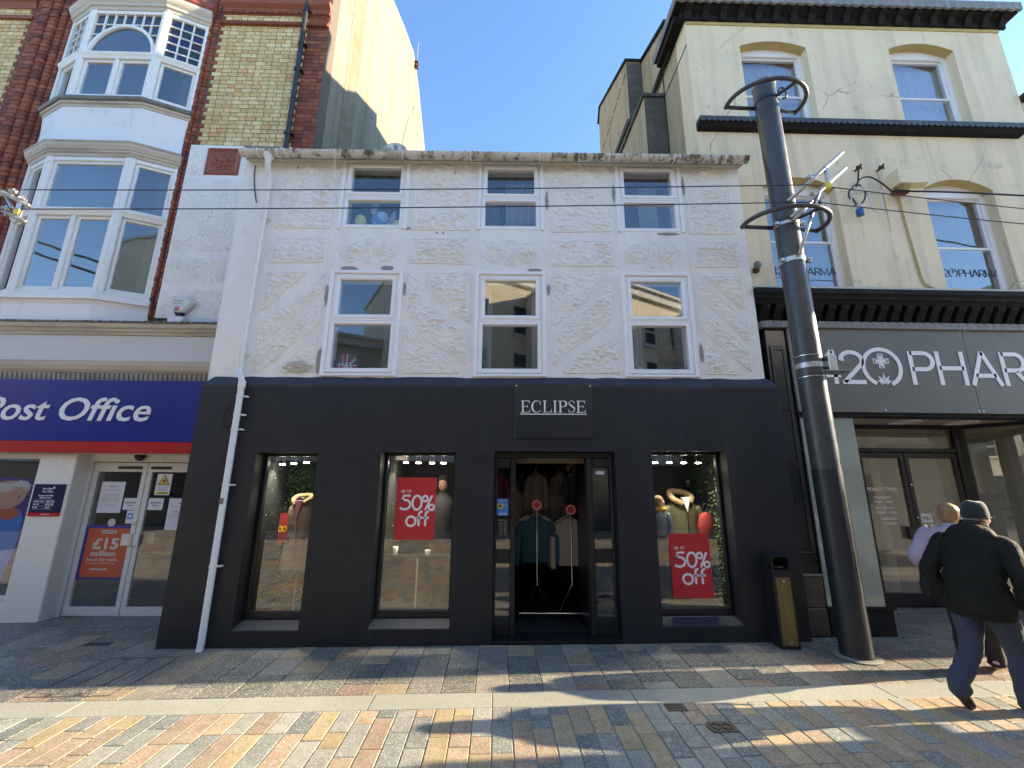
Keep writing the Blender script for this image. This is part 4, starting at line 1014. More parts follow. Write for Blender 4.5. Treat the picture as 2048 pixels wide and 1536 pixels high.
for kind, m in (('brick', 'yellow_brick'), ('red_brick', 'red_brick')):
    def far(b):
        x, z = (b[0] + b[1]) / 2, b[2]; y = 6.45
        px = x / y * 1.02; d = (x * x + y * y + (z - 1.76) ** 2) ** .5
        vis = z < 1.76 + 8.6 * .98 and x > -(6.1 + .42 * (z - 4)) and not (z < 7.4 and x > -5.5)
        if x > -5.5 and x < -3.4 and z < 10.5: vis = True
        return (0 if vis else 100) + d / max(.05, b[1] - b[0]) * .05
    L = sorted(BR[kind], key=far); rest = MB()
    for i, (x0, x1, z, pr, y) in enumerate(L):
        me = brick_mesh(x1 - x0, pr, m); j = R.uniform(-.0015, .0015)
        if i < 300:
            o = bpy.data.objects.new(kind, me); COL.objects.link(o); o.parent = po; o.matrix_parent_inverse = Matrix.Translation(-Vector(po['_base']))
            o.location = (x0, y + j, z); o.rotation_euler = (0, R.uniform(-.004, .004), 0)
        else: rest.add([(p.co.x + x0, p.co.y + y + j, p.co.z + z) for p in me.vertices], [tuple(f.vertices) for f in me.polygons])
    if rest.v: tag(rest.build(kind + 'work', MT[m], po, recalc=False), kind='stuff')
# string courses
mb = MB(); mb.box(-5.5, -3.452, 6.415, 6.452, 10.235, 10.318)
mb.build('string_course', MT['terracotta'], po)
for i in range(44):
    x = -5.5 + i * .0467
    mb = MB(); mb.tube([(x + .004, 6.405, 10.238), (x + .04, 6.405, 10.315)], .017, 6); mb.build('rope_moulding', MT['terracotta'], po)
mb = MB(); mb.prism_x([(6.452, 10.50), (6.43, 10.50), (6.40, 10.62), (6.34, 10.68), (6.33, 10.76), (6.452, 10.80)], -5.50, -3.45); mb.build('moulded_band', MT['terracotta'], po)
for i in range(46):
    x = -5.49 + i * .0445
    mb = MB(); mb.box(x, x + .024, 6.40, 6.43, 10.515, 10.575); mb.build('dentil', MT['red_brick'], po)
mb = MB(); mb.box(-10.5, -9.02, 6.41, 6.452, 10.235, 10.318); mb.build('string_course', MT['terracotta'], po)
mb = MB(); mb.prism_x([(6.452, 10.50), (6.43, 10.50), (6.40, 10.62), (6.34, 10.68), (6.33, 10.76), (6.452, 10.80)], -10.5, -9.02); mb.build('moulded_band', MT['terracotta'], po)
# rainwater pipe on the brickwork
mb = MB(); mb.tube([(-3.885, 6.37, 6.9), (-3.90, 6.37, 11.5)], .042, 12); bp_ = mb.build('downpipe', MT['pipe_black'], po, auto=40)
for z in (7.75, 9.15, 9.75, 10.55):
    mb = MB(); mb.lathe([(.044, z - .03), (.052, z - .028), (.052, z + .028), (.044, z + .03)], -3.895, 6.37, 12); mb.box(-3.86, -3.80, 6.36, 6.45, z - .012, z + .012); mb.build('pipe_collar', MT['pipe_black'], bp_, auto=40)
# bay
BAY = [(-8.24, 6.42), (-7.62, 6.15), (-6.28, 6.15), (-5.66, 6.42)]
def shell(prof, m, name):
    mb = MB(); sweep(mb, BAY, prof); return mb.build(name, MT[m], po)
shell([(-.12, 4.02), (.0, 4.02), (.012, 4.36), (.03, 4.40), (.05, 4.43), (-.12, 4.43)], 'bay_plaster', 'bay_base')
shell([(-.12, 4.432), (.075, 4.432), (.075, 4.475), (.055, 4.48), (.055, 4.52), (.02, 4.545), (-.12, 4.545)], 'old_white_timber', 'bay_sill')
shell([(-.12, 7.005), (.0, 7.005), (.012, 7.05), (.035, 7.065), (.035, 7.09), (.055, 7.105), (.085, 7.16), (.09, 7.205), (.105, 7.215), (.105, 7.235), (-.12, 7.255)], 'cornice_stone', 'bay_cornice')
shell([(-.12, 7.258), (.085, 7.242), (.06, 7.262), (-.12, 7.27)], 'moss', 'moss')
shell([(-.12, 7.272), (.0, 7.272), (-.015, 7.40), (-.02, 7.65), (-.005, 7.85), (.01, 7.98), (-.12, 7.98)], 'bay_plaster', 'bay_apron')
shell([(-.12, 7.982), (.02, 7.982), (.03, 8.02), (.055, 8.03), (.06, 8.07), (-.12, 8.07)], 'cornice_stone', 'bay_sill_moulding')
shell([(-.12, 8.072), (.085, 8.072), (.10, 8.10), (.095, 8.14), (.06, 8.165), (-.12, 8.18)], 'lead_grey', 'bay_sill')
shell([(-.12, 10.152), (.0, 10.152), (.015, 10.20), (.04, 10.215), (.045, 10.26), (.075, 10.30), (.10, 10.36), (.105, 10.41), (-.12, 10.43)], 'cornice_stone', 'bay_cornice')
shell([(-.12, 10.432), (.08, 10.432), (.11, 10.47), (.06, 10.60), (-.05, 10.8), (-.12, 10.8)], 'terracotta', 'bay_hood')
def faceT(a, b):
    dx, dy = b[0] - a[0], b[1] - a[1]; l = hypot(dx, dy); dx /= l; dy /= l
    return (lambda p: (a[0] + dx * p[0] - dy * p[1], a[1] + dy * p[0] + dx * p[1], p[2])), l
FACES = [faceT(BAY[0], BAY[1]), faceT(BAY[1], BAY[2]), faceT(BAY[2], BAY[3])]
def bay_storey(name, zb, zt, ztr, upper):
    mb = MB()
    for i, (T, l) in enumerate(FACES):
        mb.T = None
        m2 = MB(T=T)
    # corner posts
    for i in (0, 1, 2, 3):
        pass
    frame = MB(); first = True
    for T, l in FACES:
        q = MB(); e = .075
        q.bbox(0.0, e, -.004, .10, zb, zt, .012); q.bbox(l - e, l, -.004, .10, zb, zt, .012)
        q.bbox(e - .01, l - e + .01, .012, .10, zb, zb + .075, .008); q.bbox(e - .01, l - e + .01, .012, .10, zt - .075, zt, .008)
        q.prism_x([(.10, ztr - .055), (.0, ztr - .055), (-.012, ztr - .02), (-.035, ztr + .02), (-.04, ztr + .05), (.02, ztr + .065), (.10, ztr + .065)], e - .005 if l > 1 else 0.02, l - e + .005 if l > 1 else l - .02)
        frame.add([T(p) for p in q.v], q.f)
    bay = frame.build(name, MT['old_white_timber'], po)
    board = MB(); 
    for T, l in FACES:
        q = MB(); q.box(0, l, .16, .18, zb, zt); board.add([T(p) for p in q.v], q.f)
    board.build('dark_room_board', MT['pane_board'], bay)  # black board stands in for the dark room behind the glass
    def pane(T, x0, x1, z0, z1, m='glass_old', w=.022):
        q = MB(T=T); q.box(x0 + w, x1 - w, .062, .068, z0 + w, z1 - w); q.build('pane', MT[m], bay)
        if w > .03:
            q = MB(T=T); q.frame(x0, x1, z0, z1, .035, .09, w + .012, b=.008); q.build('casement', MT['old_white_timber'], bay)
    for fi, (T, l) in enumerate(FACES):
        e = .078; c = l / 2
        if fi == 1:
            q = MB(T=T); q.bbox(c - .028, c + .028, .004, .10, zb + .07, ztr - .05, .01); q.build('mullion', MT['old_white_timber'], bay)
            pane(T, e, c - .03, zb + .076, ztr - .056, w=.04); pane(T, c + .03, l - e, zb + .076, ztr - .056, w=.04)
        else: pane(T, e, l - e, zb + .076, ztr - .056, w=.034)
        z0, z1 = ztr + .066, zt - .076
        if not upper: pane(T, e, l - e, z0, z1, w=.034); continue
        nc, nr = (7, 4) if fi == 1 else (3, 5)
        bars = MB(T=T); xs = [e + (l - 2 * e) * k / nc for k in range(nc + 1)]; zs = [z0 + (z1 - z0) * k / nr for k in range(nr + 1)]
        ra = .575; rb = (z1 - z0) * .70
        def in_arch(x, z, g=0.0): return fi == 1 and ((x - c) / (ra + g)) ** 2 + ((z - z0) / (rb + g)) ** 2 < 1
        for k in range(1, nc):
            lo = z0
            if fi == 1:
                t = 1 - ((xs[k] - c) / (ra + .03)) ** 2
                lo = z0 + (rb + .03) * t ** .5 if t > 0 else z0
            bars.box(xs[k] - .011, xs[k] + .011, .03, .075, lo, z1)
        for k in range(1, nr):
            if fi == 1:
                t = 1 - ((zs[k] - z0) / (rb + .03)) ** 2; hx = (ra + .03) * t ** .5 if t > 0 else 0
                if hx > 0:
                    bars.box(e, c - hx, .032, .074, zs[k] - .010, zs[k] + .010); bars.box(c + hx, l - e, .032, .074, zs[k] - .010, zs[k] + .010)
                else: bars.box(e, l - e, .032, .074, zs[k] - .010, zs[k] + .010)
            else: bars.box(e, l - e, .032, .074, zs[k] - .010, zs[k] + .010)
        if fi == 1:
            A = [(c + (ra + .0) * cos(radians(a)), z0 + rb * sin(radians(a))) for a in range(0, 181, 9)]; bars.ribbon(A, .055, .012, .08)
        bars.build('lattice', MT['old_white_timber'], bay)
        for i in range(nc):
            for j in range(nr):
                cx, cz = (xs[i] + xs[i + 1]) / 2, (zs[j] + zs[j + 1]) / 2
                cor = [(xs[i], zs[j]), (xs[i + 1], zs[j]), (xs[i + 1], zs[j + 1]), (xs[i], zs[j + 1])]
                if all(in_arch(x, z) for x, z in cor): continue
                q = MB(T=T); q.box(xs[i] + .008, xs[i + 1] - .008, .055, .059, zs[j] + .006, zs[j + 1] - .006); q.build('stained_pane', MT['stain_blue'], bay)
        if fi == 1:
            q = MB(T=T); q.prism([(c + ra * cos(radians(a)), z0 + rb * sin(radians(a))) for a in range(0, 181, 9)], .045, .051); q.build('pane', MT['glass_old'], bay)
            q = MB(T=T); q.prism([(c + ra * cos(radians(a)), z0 + rb * sin(radians(a))) for a in range(0, 181, 9)], .053, .0545); q.build('dark_room_board', MT['pane_board'], bay)  # same dark-room board behind the arched pane
    return bay
bay_storey('bay_window', 4.545, 7.005, 5.96, False)
bay_storey('bay_window', 8.18, 10.152, 9.10, True)
# roughcast pier between the bay and the shop
mb = MB(); mb.box(-5.545, -3.80, 6.405, 6.45, 4.265, 7.50); mb.build('pier', MT['white_render'], po)
for i, (z0, z1) in enumerate(((4.275, 4.765), (4.885, 5.32), (5.455, 6.86))):
    rough_panel([(-5.545, z0), (-4.0, z0), (-4.0, z1), (-5.545, z1)], 6.404, po, seed=80 + i, rim=0, amp=.034, cell=.015, aniso=False)
rough_panel([(-5.545, 6.86), (-5.255, 6.86), (-5.255, 7.50), (-5.545, 7.50)], 6.404, po, seed=85, rim=0, amp=.034, cell=.015, aniso=False)
rough_panel([(-4.63, 6.86), (-4.0, 6.86), (-4.0, 7.36), (-4.63, 7.36)], 6.404, po, seed=86, rim=0, amp=.034, cell=.015, aniso=False)
# terracotta rose
mb = MB(); mb.frame(-5.25, -4.635, 6.885, 7.455, 6.385, 6.44, .085, b=.03); rs = mb.build('rose_panel', MT['terracotta'], po)
mb = MB(); mb.box(-5.17, -4.715, 6.402, 6.404, 6.96, 7.38); mb.build('rose_field', MT['terracotta'], rs)
mb = MB(); cx, cz = -4.942, 7.17
for k in range(4):
    a = pi / 2 * k + pi / 4; mb.ball((cx + .06 * cos(a), 6.40, cz + .06 * sin(a)), (.055, .02, .055), 10, 6)
mb.ball((cx, 6.392, cz), (.03, .02, .03), 10, 6)
for k in range(8):
    a = pi / 4 * k + .2; mb.ball((cx + .145 * cos(a), 6.402, cz + .135 * sin(a)), (.045, .016, .035), 8, 5)
mb.tube([(cx + .11 * cos(t), 6.40, cz + .10 * sin(t)) for t in np.linspace(0, 2 * pi, 24)[:-1]], .012, 6, closed=True)
mb.build('rosette', MT['terracotta'], rs, smooth=True)
mb = MB(); mb.box(-4.62, -4.0, 6.38, 6.46, 7.44, 7.475); mb.build('flashing', MT['lead_grey'], po)
# ground-floor cornice, plain frieze, ribbed cove
mb = MB(); mb.prism_x([(6.42, 4.10), (6.42, 3.90), (6.20, 3.90), (6.19, 3.935), (6.165, 3.95), (6.16, 3.985), (6.12, 4.00), (6.10, 4.055), (6.42, 4.10)], -10, -4.0); mb.build('cornice', MT['cornice_stone'], po)
mb = MB(); mb.prism_x([(6.42, 4.104), (6.085, 4.06), (6.085, 4.085), (6.42, 4.125)], -10, -4.0); mb.build('moss', MT['lead_grey'], po)
for i in range(70):
    R2 = random.Random(i); x = -7.9 + i * .054 + R2.uniform(-.02, .02)
    if R2.random() < .6: mb = MB(); mb.ball((x, 6.09, 4.075), (R2.uniform(.012, .03), .012, R2.uniform(.008, .02)), 7, 5); mb.build('moss_tuft', MT['moss'], po, smooth=True)
mb = MB(); mb.box(-5.25, -4.0, 6.33, 6.40, 4.115, 4.24); mb.build('lead_flashing', MT['paper'], po)
mb = MB(); mb.bbox(-5.23, -4.98, 6.25, 6.33, 4.12, 4.24, .02); mb.build('flashing_end', MT['old_white_timber'], po)
mb = MB(); mb.box(-10, -4.0, 6.22, 6.42, 3.50, 3.898); mb.build('frieze', MT['po_pale_panel'], po)
mb = MB(); mb.prism_x([(6.42, 3.498), (6.22, 3.498), (6.235, 3.44), (6.27, 3.38), (6.33, 3.33), (6.36, 3.17), (6.42, 3.17)], -10, -4.0); mb.build('cove', MT['cornice_stone'], po)
for i in range(60):
    x = -8.2 + i * .072
    mb = MB(); mb.tube([(x, 6.325, 3.335), (x, 6.352, 3.20)], .010, 5); mb.build('cove_rib', MT['lead_grey'], po)
# shop front below
mb = MB(); mb.box(-10, -4.0, 6.30, 6.75, 2.13, 3.17); mb.build('beam', MT['po_white'], po)
mb = MB(); mb.bbox(-6.645, -6.125, 6.30, 6.70, -.12, 2.128, .012); mb.build('pillar', MT['po_white'], po)
mb = MB(); mb.box(-10, -6.645, 6.34, 6.6, -.12, .17); mb.build('stall_riser', MT['po_white'], po)
mb = MB(); mb.frame(-9.4, -6.645, .172, 2.128, 6.36, 6.44, .045, .075, .05); w = mb.build('display_window', MT['alu_white'], po)
mb = MB(); mb.box(-9.36, -6.69, 6.40, 6.408, .22, 2.06); mb.build('pane', MT['glass_shop'], w)
mb = MB(); mb.box(-6.125, -4.3, 6.50, 6.72, 2.03, 2.129); mb.build('door_header', MT['po_white'], po)
mb = MB(); mb.box(-6.125, -6.075, 6.52, 6.62, -.10, 2.03); d0 = mb.build('door_frame', MT['alu_white'], po)
def leaf(x0, x1, s0, s1):
    mb = MB(); mb.frame(x0, x1, -.065, 2.02, 6.54, 6.585, .072, .135, .115, b=.006); L = mb.build('sliding_door', MT['alu_white'], po)
    mb = MB(); mb.box(x0 + .07, x1 - .07, 6.558, 6.566, .045, 1.89); mb.build('pane', MT['glass_shop'], L)
    mb = MB(); mb.bbox(s0, s1, 6.525, 6.539, 1.925, 1.965, .006); mb.build('vent_slot', MT['black_frame'], L)
    return L
lf = leaf(-6.072, -5.29, -5.715, -5.365); leaf(-5.283, -4.42, -5.235, -4.935)
mb = MB(); mb.bbox(-5.445, -5.20, 6.515, 6.54, .855, 1.015, .004); mb.build('push_plate', MT['alu_white'], lf)
mb = MB(); mb.bbox(-5.33, -5.285, 6.505, 6.516, .85, 1.02, .004); mb.build('door_handle', MT['galvanised'], lf)
mb = MB(); mb.box(-5.33, -5.30, 6.53, 6.54, 1.12, 1.19); mb.build('lock', MT['galvanised'], lf)
mb = MB(); mb.box(-10, -4.0, 8.4, 8.45, -.1, 2.6); mb.box(-10, -4.0, 6.72, 8.45, -.12, -.075); mb.box(-10, -4.0, 6.75, 8.45, 2.55, 2.6); mb.build('interior', MT['interior_brown'], po)
R = random.Random(8)
for i in range(14):
    z = .3 + .28 * (i % 5); x = -6.3 + .22 * i * .6
    mb = MB(); mb.box(x, x + R.uniform(.2, .4), 7.9, 8.1, z, z + .22); mb.build('stock_box', MT[R.choice(['red_cloth', 'interior_grey', 'beige_cloth', 'print_grey', 'sign_red'])], po)
mb = MB(); mb.box(-6.3, -4.2, 7.85, 8.15, 1.0, 1.02); mb.box(-6.3, -4.2, 7.85, 8.15, 1.5, 1.53); mb.box(-6.3, -4.2, 7.85, 8.15, .55, .57); mb.build('shelf', MT['interior_dark'], po)

# signs, notices, alarm, camera
t = thing('blue_fascia_sign', 'long glossy blue shop fascia sign with white slanted lettering and a red lower stripe', 'sign', (-6.2, 6.2, 2.65))
mb = MB(); mb.bbox(-9.0, -4.28, 6.19, 6.30, 2.300, 3.195, .004); mb.build('blue_panel', MT['sign_blue'], t)
mb = MB(); mb.bbox(-9.0, -4.28, 6.186, 6.30, 2.138, 2.298, .004); mb.build('red_stripe', MT['sign_red'], t)
mb = text_mb('Office', -6.415, -5.118, 2.588, 2.932, 6.19, .012, shear=.22, off=.012); text_mb('Post', -7.50, -6.565, 2.588, 2.925, 6.19, .012, mb=mb, shear=.22, off=.012)
mb.build('lettering', MT['sign_white'], t)
t = thing('opening_hours_plaque', 'navy plaque of opening hours with red foot on the white pillar', 'sign', (-6.39, 6.29, 1.48))
mb = MB(); mb.bbox(-6.605, -6.172, 6.286, 6.299, 1.315, 1.70, .003); mb.build('plaque', MT['plaque_navy'], t)
mb = MB(); mb.bbox(-6.605, -6.172, 6.285, 6.299, 1.265, 1.314, .003); mb.build('red_foot', MT['sign_red'], t)
mb = MB(); yy = 6.286
for s_, x0, x1, z in (('Isle of Man', -6.475, -6.345, 1.627), ('Post Office', -6.475, -6.325, 1.588), ('Douglas Post Office', -6.515, -6.305, 1.530), ('Opening Times', -6.495, -6.33, 1.502), ('Monday - Friday', -6.56, -6.42, 1.452), ('09.00-17.30', -6.39, -6.28, 1.452), ('Saturday', -6.56, -6.48, 1.412), ('09.00-12.30', -6.39, -6.28, 1.412), ('Sunday', -6.56, -6.495, 1.372), ('Closed', -6.39, -6.33, 1.372)):
    text_mb(s_, x0, x1, z, z + .025, yy, .0015, mb=mb, off=.012)
for z in (1.485, 1.442, 1.402, 1.362): mb.box(-6.56, -6.28, yy - .001, yy, z, z + .002)
mb.ball((-6.325, yy, 1.652), (.012, .002, .017), 8, 6)
text_mb('iompost.com', -6.42, -6.30, 1.283, 1.302, 6.285, .0015, mb=mb, off=.01); mb.build('lettering', MT['white_text'], t)
def sheet_thing(name, label, cat_, x0, x1, z0, z1, y, m, slant=0.0, sh=0.0):
    t = thing(name, label, cat_, ((x0 + x1) / 2, y, z0))
    mb = MB(sh); mb.box(x0, x1, y - .0015, y, z0, z1); mb.build('sheet', MT[m], t); return t
YD = 6.556
for x0, x1, lab in ((-5.915, -5.575, 'printed white notice with a pink line high on the left post office door pane'), (-4.895, -4.50, 'white notice with a pink line on the right sliding door beside the black corner')):
    z0 = 1.30 if x0 < -5 else 1.07; z1 = z0 + .44
    t = sheet_thing('door_notice', lab, 'notice', x0, x1, z0, z1, YD, 'paper')
    w = x1 - x0; c = (x0 + x1) / 2; y = YD - .0015; mb = MB()
    text_mb('MiCard', c - w * .14, c + w * .14, z1 - .078, z1 - .055, y, .001, mb=mb, off=.01)
    for k, z in enumerate((z0 + .20, z0 + .178, z0 + .156)): text_mb('Please apply to support your local branch'[k:], c - w * .4, c + w * .4, z, z + .013, y, .001, mb=mb)
    for k, z in enumerate((z0 + .11, z0 + .085)): text_mb('The required photo', c - w * .28, c + w * .28, z, z + .013, y, .001, mb=mb)
    mb.build('lettering', MT['print_grey'], t)
    mb = MB(); text_mb('All your accounts at all offices', c - w * .4, c + w * .4, z1 - .125, z1 - .11, y, .001, mb=mb); text_mb('1st January 2024', c - w * .33, c + w * .33, z1 - .20, z1 - .178, y, .001, mb=mb, off=.01, shear=.2); mb.box(c - w * .33, c + w * .33, y - .001, y, z1 - .208, z1 - .205); mb.build('red_lettering', MT['print_red'], t)
for x0, x1, lab in ((-5.545, -5.345, 'small square white automatic door notice on the left sliding door'), (-5.19, -4.975, 'small square white automatic door notice on the right sliding door')):
    t = sheet_thing('automatic_door_notice', lab, 'notice', x0, x1, 1.345, 1.51, YD - .003, 'paper'); c = (x0 + x1) / 2; y = YD - .0045
    mb = MB(); text_mb('Automatic', c - .078, c + .078, 1.435, 1.465, y, .001, mb=mb, off=.012); text_mb('Door', c - .04, c + .04, 1.395, 1.42, y, .001, mb=mb, off=.012); mb.build('lettering', MT['print_black'], t)
t = sheet_thing('camera_warning_notice', 'white and yellow warning notice with a camera triangle on the right door pane', 'notice', -5.135, -4.915, 1.555, 1.86, YD, 'paper'); y = YD - .0015
mb = MB(); mb.prism([(-5.115, 1.70), (-4.935, 1.70), (-5.025, 1.85)], y - .001, y); mb.build('black_triangle', MT['print_black'], t)
mb = MB(); mb.prism([(-5.098, 1.71), (-4.952, 1.71), (-5.025, 1.833)], y - .002, y - .001); mb.box(-5.115, -4.935, y - .001, y, 1.565, 1.60); mb.build('yellow_field', MT['cctv_yellow'], t)
mb = MB(); text_mb('CCTV', -5.06, -4.99, 1.717, 1.738, y - .002, .001, mb=mb, off=.012)
mb.prism([(-5.05, 1.762), (-5.0, 1.785), (-4.99, 1.768), (-5.035, 1.748)], y - .003, y - .002); mb.box(-5.02, -5.0, y - .003, y - .002, 1.742, 1.755)
text_mb('24 HOUR VIDEO', -5.11, -4.94, 1.585, 1.597, y - .001, .001, mb=mb); text_mb('RECORDING', -5.09, -4.96, 1.569, 1.581, y - .001, .001, mb=mb); mb.build('lettering', MT['print_black'], t)
mb = MB(); 
for k in range(4): mb.box(-5.10, -4.95, y - .001, y, 1.62 + k * .015, 1.623 + k * .015)
mb.build('small_print', MT['print_grey'], t)
t = sheet_thing('blue_sticker', 'small pale sticker with a blue square under the left automatic door notice', 'sticker', -5.47, -5.36, 1.155, 1.335, YD, 'paper')
mb = MB(); mb.frame(-5.455, -5.375, 1.215, 1.295, YD - .0025, YD - .0015, .02, b=.0003); mb.build('blue_square', MT['sunflower_blue'], t)
t = thing('lottery_poster', 'orange and red lottery poster in a blue border low on the left sliding door', 'poster', (-5.66, YD, .42))
mb = MB(); mb.box(-6.0, -5.30, YD - .0012, YD, .40, 1.13); mb.build('blue_border', MT['poster_indigo'], t)
mb = MB(); mb.box(-5.955, -5.375, YD - .0024, YD - .0012, .43, 1.085); mb.build('sheet', MT['poster_orange'], t)
y = YD - .0024; mb = MB()
mb.ball((-5.66, YD - .002, 1.165), (.055, .001, .055), 14, 8); mb.box(-5.77, -5.56, y - .001, y, 1.015, 1.06)
text_mb('£15', -5.86, -5.50, .80, .955, y, .001, mb=mb, off=.03); text_mb('million', -5.86, -5.51, .71, .785, y, .001, mb=mb, off=.025); text_mb('must be won', -5.90, -5.48, .645, .69, y, .001, mb=mb, off=.015); text_mb('Saturday 3rd February', -5.90, -5.50, .60, .628, y, .001, mb=mb, off=.005)
mb.box(-5.83, -5.60, y - .001, y, .525, .548); mb.build('lettering', MT['print_pale'], t)
mb = MB(); text_mb('LOTTO', -5.755, -5.575, 1.022, 1.052, y - .001, .001, mb=mb, off=.02); text_mb('play for the dream', -5.82, -5.61, .529, .545, y - .001, .001, mb=mb); mb.build('dark_lettering', MT['plaque_navy'], t)
t = sheet_thing('small_card', 'small pale green card taped inside the right sliding door', 'card', -5.13, -5.03, .88, 1.02, YD + .02, 'window_film')
# poster of a man behind the display window glass
t = thing('portrait_poster', 'indigo window poster of a grey-haired man in a bright blue jacket', 'poster', (-7.1, 6.42, .22))
Y0 = 6.43
mb = MB(); mb.box(-7.9, -6.70, Y0, Y0 + .004, .62, 1.78); mb.build('sheet', MT['poster_indigo'], t)
mb = MB(); mb.prism([(-7.6, .30), (-6.93, .22), (-6.86, .55), (-6.80, .95), (-6.80, 1.22), (-6.86, 1.34), (-6.96, 1.36), (-7.05, 1.26), (-7.6, 1.30)], Y0 - .002, Y0); mb.build('jacket', MT['poster_jacket'], t)
mb = MB(); mb.prism([(-7.25, 1.24), (-7.0, 1.20), (-6.87, 1.25), (-6.88, 1.33), (-6.95, 1.37), (-7.25, 1.36)], Y0 - .003, Y0 - .002); mb.build('collar', MT['poster_orange'], t)
mb = MB(); mb.prism(cat([(-7.3, 1.35, 0), (-7.05, 1.35, 0), (-6.95, 1.39, 0), (-6.87, 1.45, 0), (-6.835, 1.53, 0), (-6.81, 1.60, 0), (-6.83, 1.68, 0), (-6.95, 1.73, 0), (-7.2, 1.74, 0), (-7.35, 1.65, 0)], 3) and [(p[0], p[1]) for p in cat([(-7.3, 1.35, 0), (-7.05, 1.35, 0), (-6.95, 1.39, 0), (-6.87, 1.45, 0), (-6.835, 1.53, 0), (-6.81, 1.60, 0), (-6.83, 1.68, 0), (-6.95, 1.73, 0), (-7.2, 1.74, 0), (-7.35, 1.65, 0)], 3)], Y0 - .005, Y0 - .003); mb.build('face', MT['skin'], t)
R = random.Random(4); hp = [(-7.4, 1.55), (-7.06, 1.60)] + [(-7.03 + .02 * k, 1.645 + .012 * (k % 3)) for k in range(8)] + [(-6.84, 1.63), (-6.80, 1.62)] + [(-6.80 - .5 * k / 22 + R.uniform(-.01, .01), 1.70 + .05 * sin(pi * min(1, k / 12)) + R.uniform(-.012, .016)) for k in range(22)] + [(-7.4, 1.70)]
mb = MB(); mb.prism(hp, Y0 - .007, Y0 - .005); mb.build('hair', MT['grey_hair'], t)
mb = MB(); mb.box(-7.02, -6.95, Y0 - .006, Y0 - .005, 1.572, 1.582); mb.box(-6.91, -6.85, Y0 - .006, Y0 - .005, 1.572, 1.582); mb.prism([(-6.94, 1.56), (-6.90, 1.50), (-6.95, 1.495)], Y0 - .006, Y0 - .005); mb.box(-6.99, -6.89, Y0 - .006, Y0 - .005, 1.455, 1.462); mb.build('features', mat('face_shade', (0.27, 0.13, 0.10), 0.5), t)
mb = MB(); text_mb('Holiday Dates', -6.98, -6.725, 1.655, 1.685, Y0, .001, mb=mb)
for k in range(10): text_mb('1 Jan  9am', -6.78, -6.72, 1.61 - k * .06, 1.625 - k * .06, Y0, .001, mb=mb); mb.box(-6.80, -6.715, Y0 - .001, Y0, 1.60 - k * .06, 1.602 - k * .06)
mb.build('lettering', MT['fascia_letter'], t)
# alarm box
t = thing('alarm_box', 'white hexagonal burglar alarm box with blue lens on the roughcast pier', 'alarm box', (-5.1, 6.39, 4.3))
def hexa(k, dz=0): return [(-5.10 + k * p[0], 4.455 + k * p[1] + dz) for p in ((-.155, .105), (-.07, .15), (.10, .13), (.185, .03), (.06, -.125), (-.10, -.125))]
mb = MB(); A = hexa(1.0); B = hexa(.80); n = 6
mb.add([(p[0], 6.39, p[1]) for p in A] + [(p[0], 6.32, p[1]) for p in A] + [(p[0] - .01, 6.295, p[1]) for p in B], [tuple(range(6))] + [(i, (i + 1) % 6, 6 + (i + 1) % 6, 6 + i) for i in range(6)] + [(6 + i, 6 + (i + 1) % 6, 12 + (i + 1) % 6, 12 + i) for i in range(6)] + [tuple(range(12, 18))])
mb.build('case', mat('alarm_white', (0.66, 0.68, 0.63), 0.4), t)
mb = MB(); mb.add([(-5.19, 6.385, 4.328), (-5.05, 6.385, 4.328), (-5.08, 6.37, 4.285), (-5.16, 6.37, 4.285), (-5.19, 6.315, 4.326), (-5.05, 6.315, 4.326), (-5.08, 6.325, 4.28), (-5.16, 6.325, 4.28)], [(0, 1, 2, 3), (4, 5, 6, 7), (0, 4, 7, 3), (1, 5, 6, 2), (3, 2, 6, 7), (0, 1, 5, 4)]); mb.build('lens', MT['plaque_navy'], t)
mb = MB(); text_mb('Reliance', -5.20, -5.06, 4.495, 4.53, 6.295, .001, mb=mb, off=.01); text_mb('Security', -5.20, -5.07, 4.445, 4.485, 6.295, .001, mb=mb, off=.01); text_mb('822888', -5.17, -5.09, 4.418, 4.432, 6.295, .001, mb=mb)
mb.frame(-5.215, -5.045, 4.41, 4.54, 6.294, 6.295, .003, b=.0003); mb.build('lettering', MT['print_grey'], t)
mb = MB(); mb.box(-5.175, -5.10, 6.2935, 6.295, 4.355, 4.402); mb.build('orange_label', MT['poster_orange'], t)
t = thing('dome_camera', 'small black dome camera under the red stripe above the sliding doors', 'camera', (-5.36, 6.47, 2.1))
mb = MB(); mb.lathe([(.07, 2.125), (.072, 2.10), (.065, 2.09)], -5.36, 6.45, 16); mb.build('mount', MT['dark_plastic'], t)
mb = MB(); mb.ball((-5.36, 6.45, 2.09), (.06, .06, .05), 14, 8); mb.build('dome', MT['dark_plastic'], t, smooth=True)
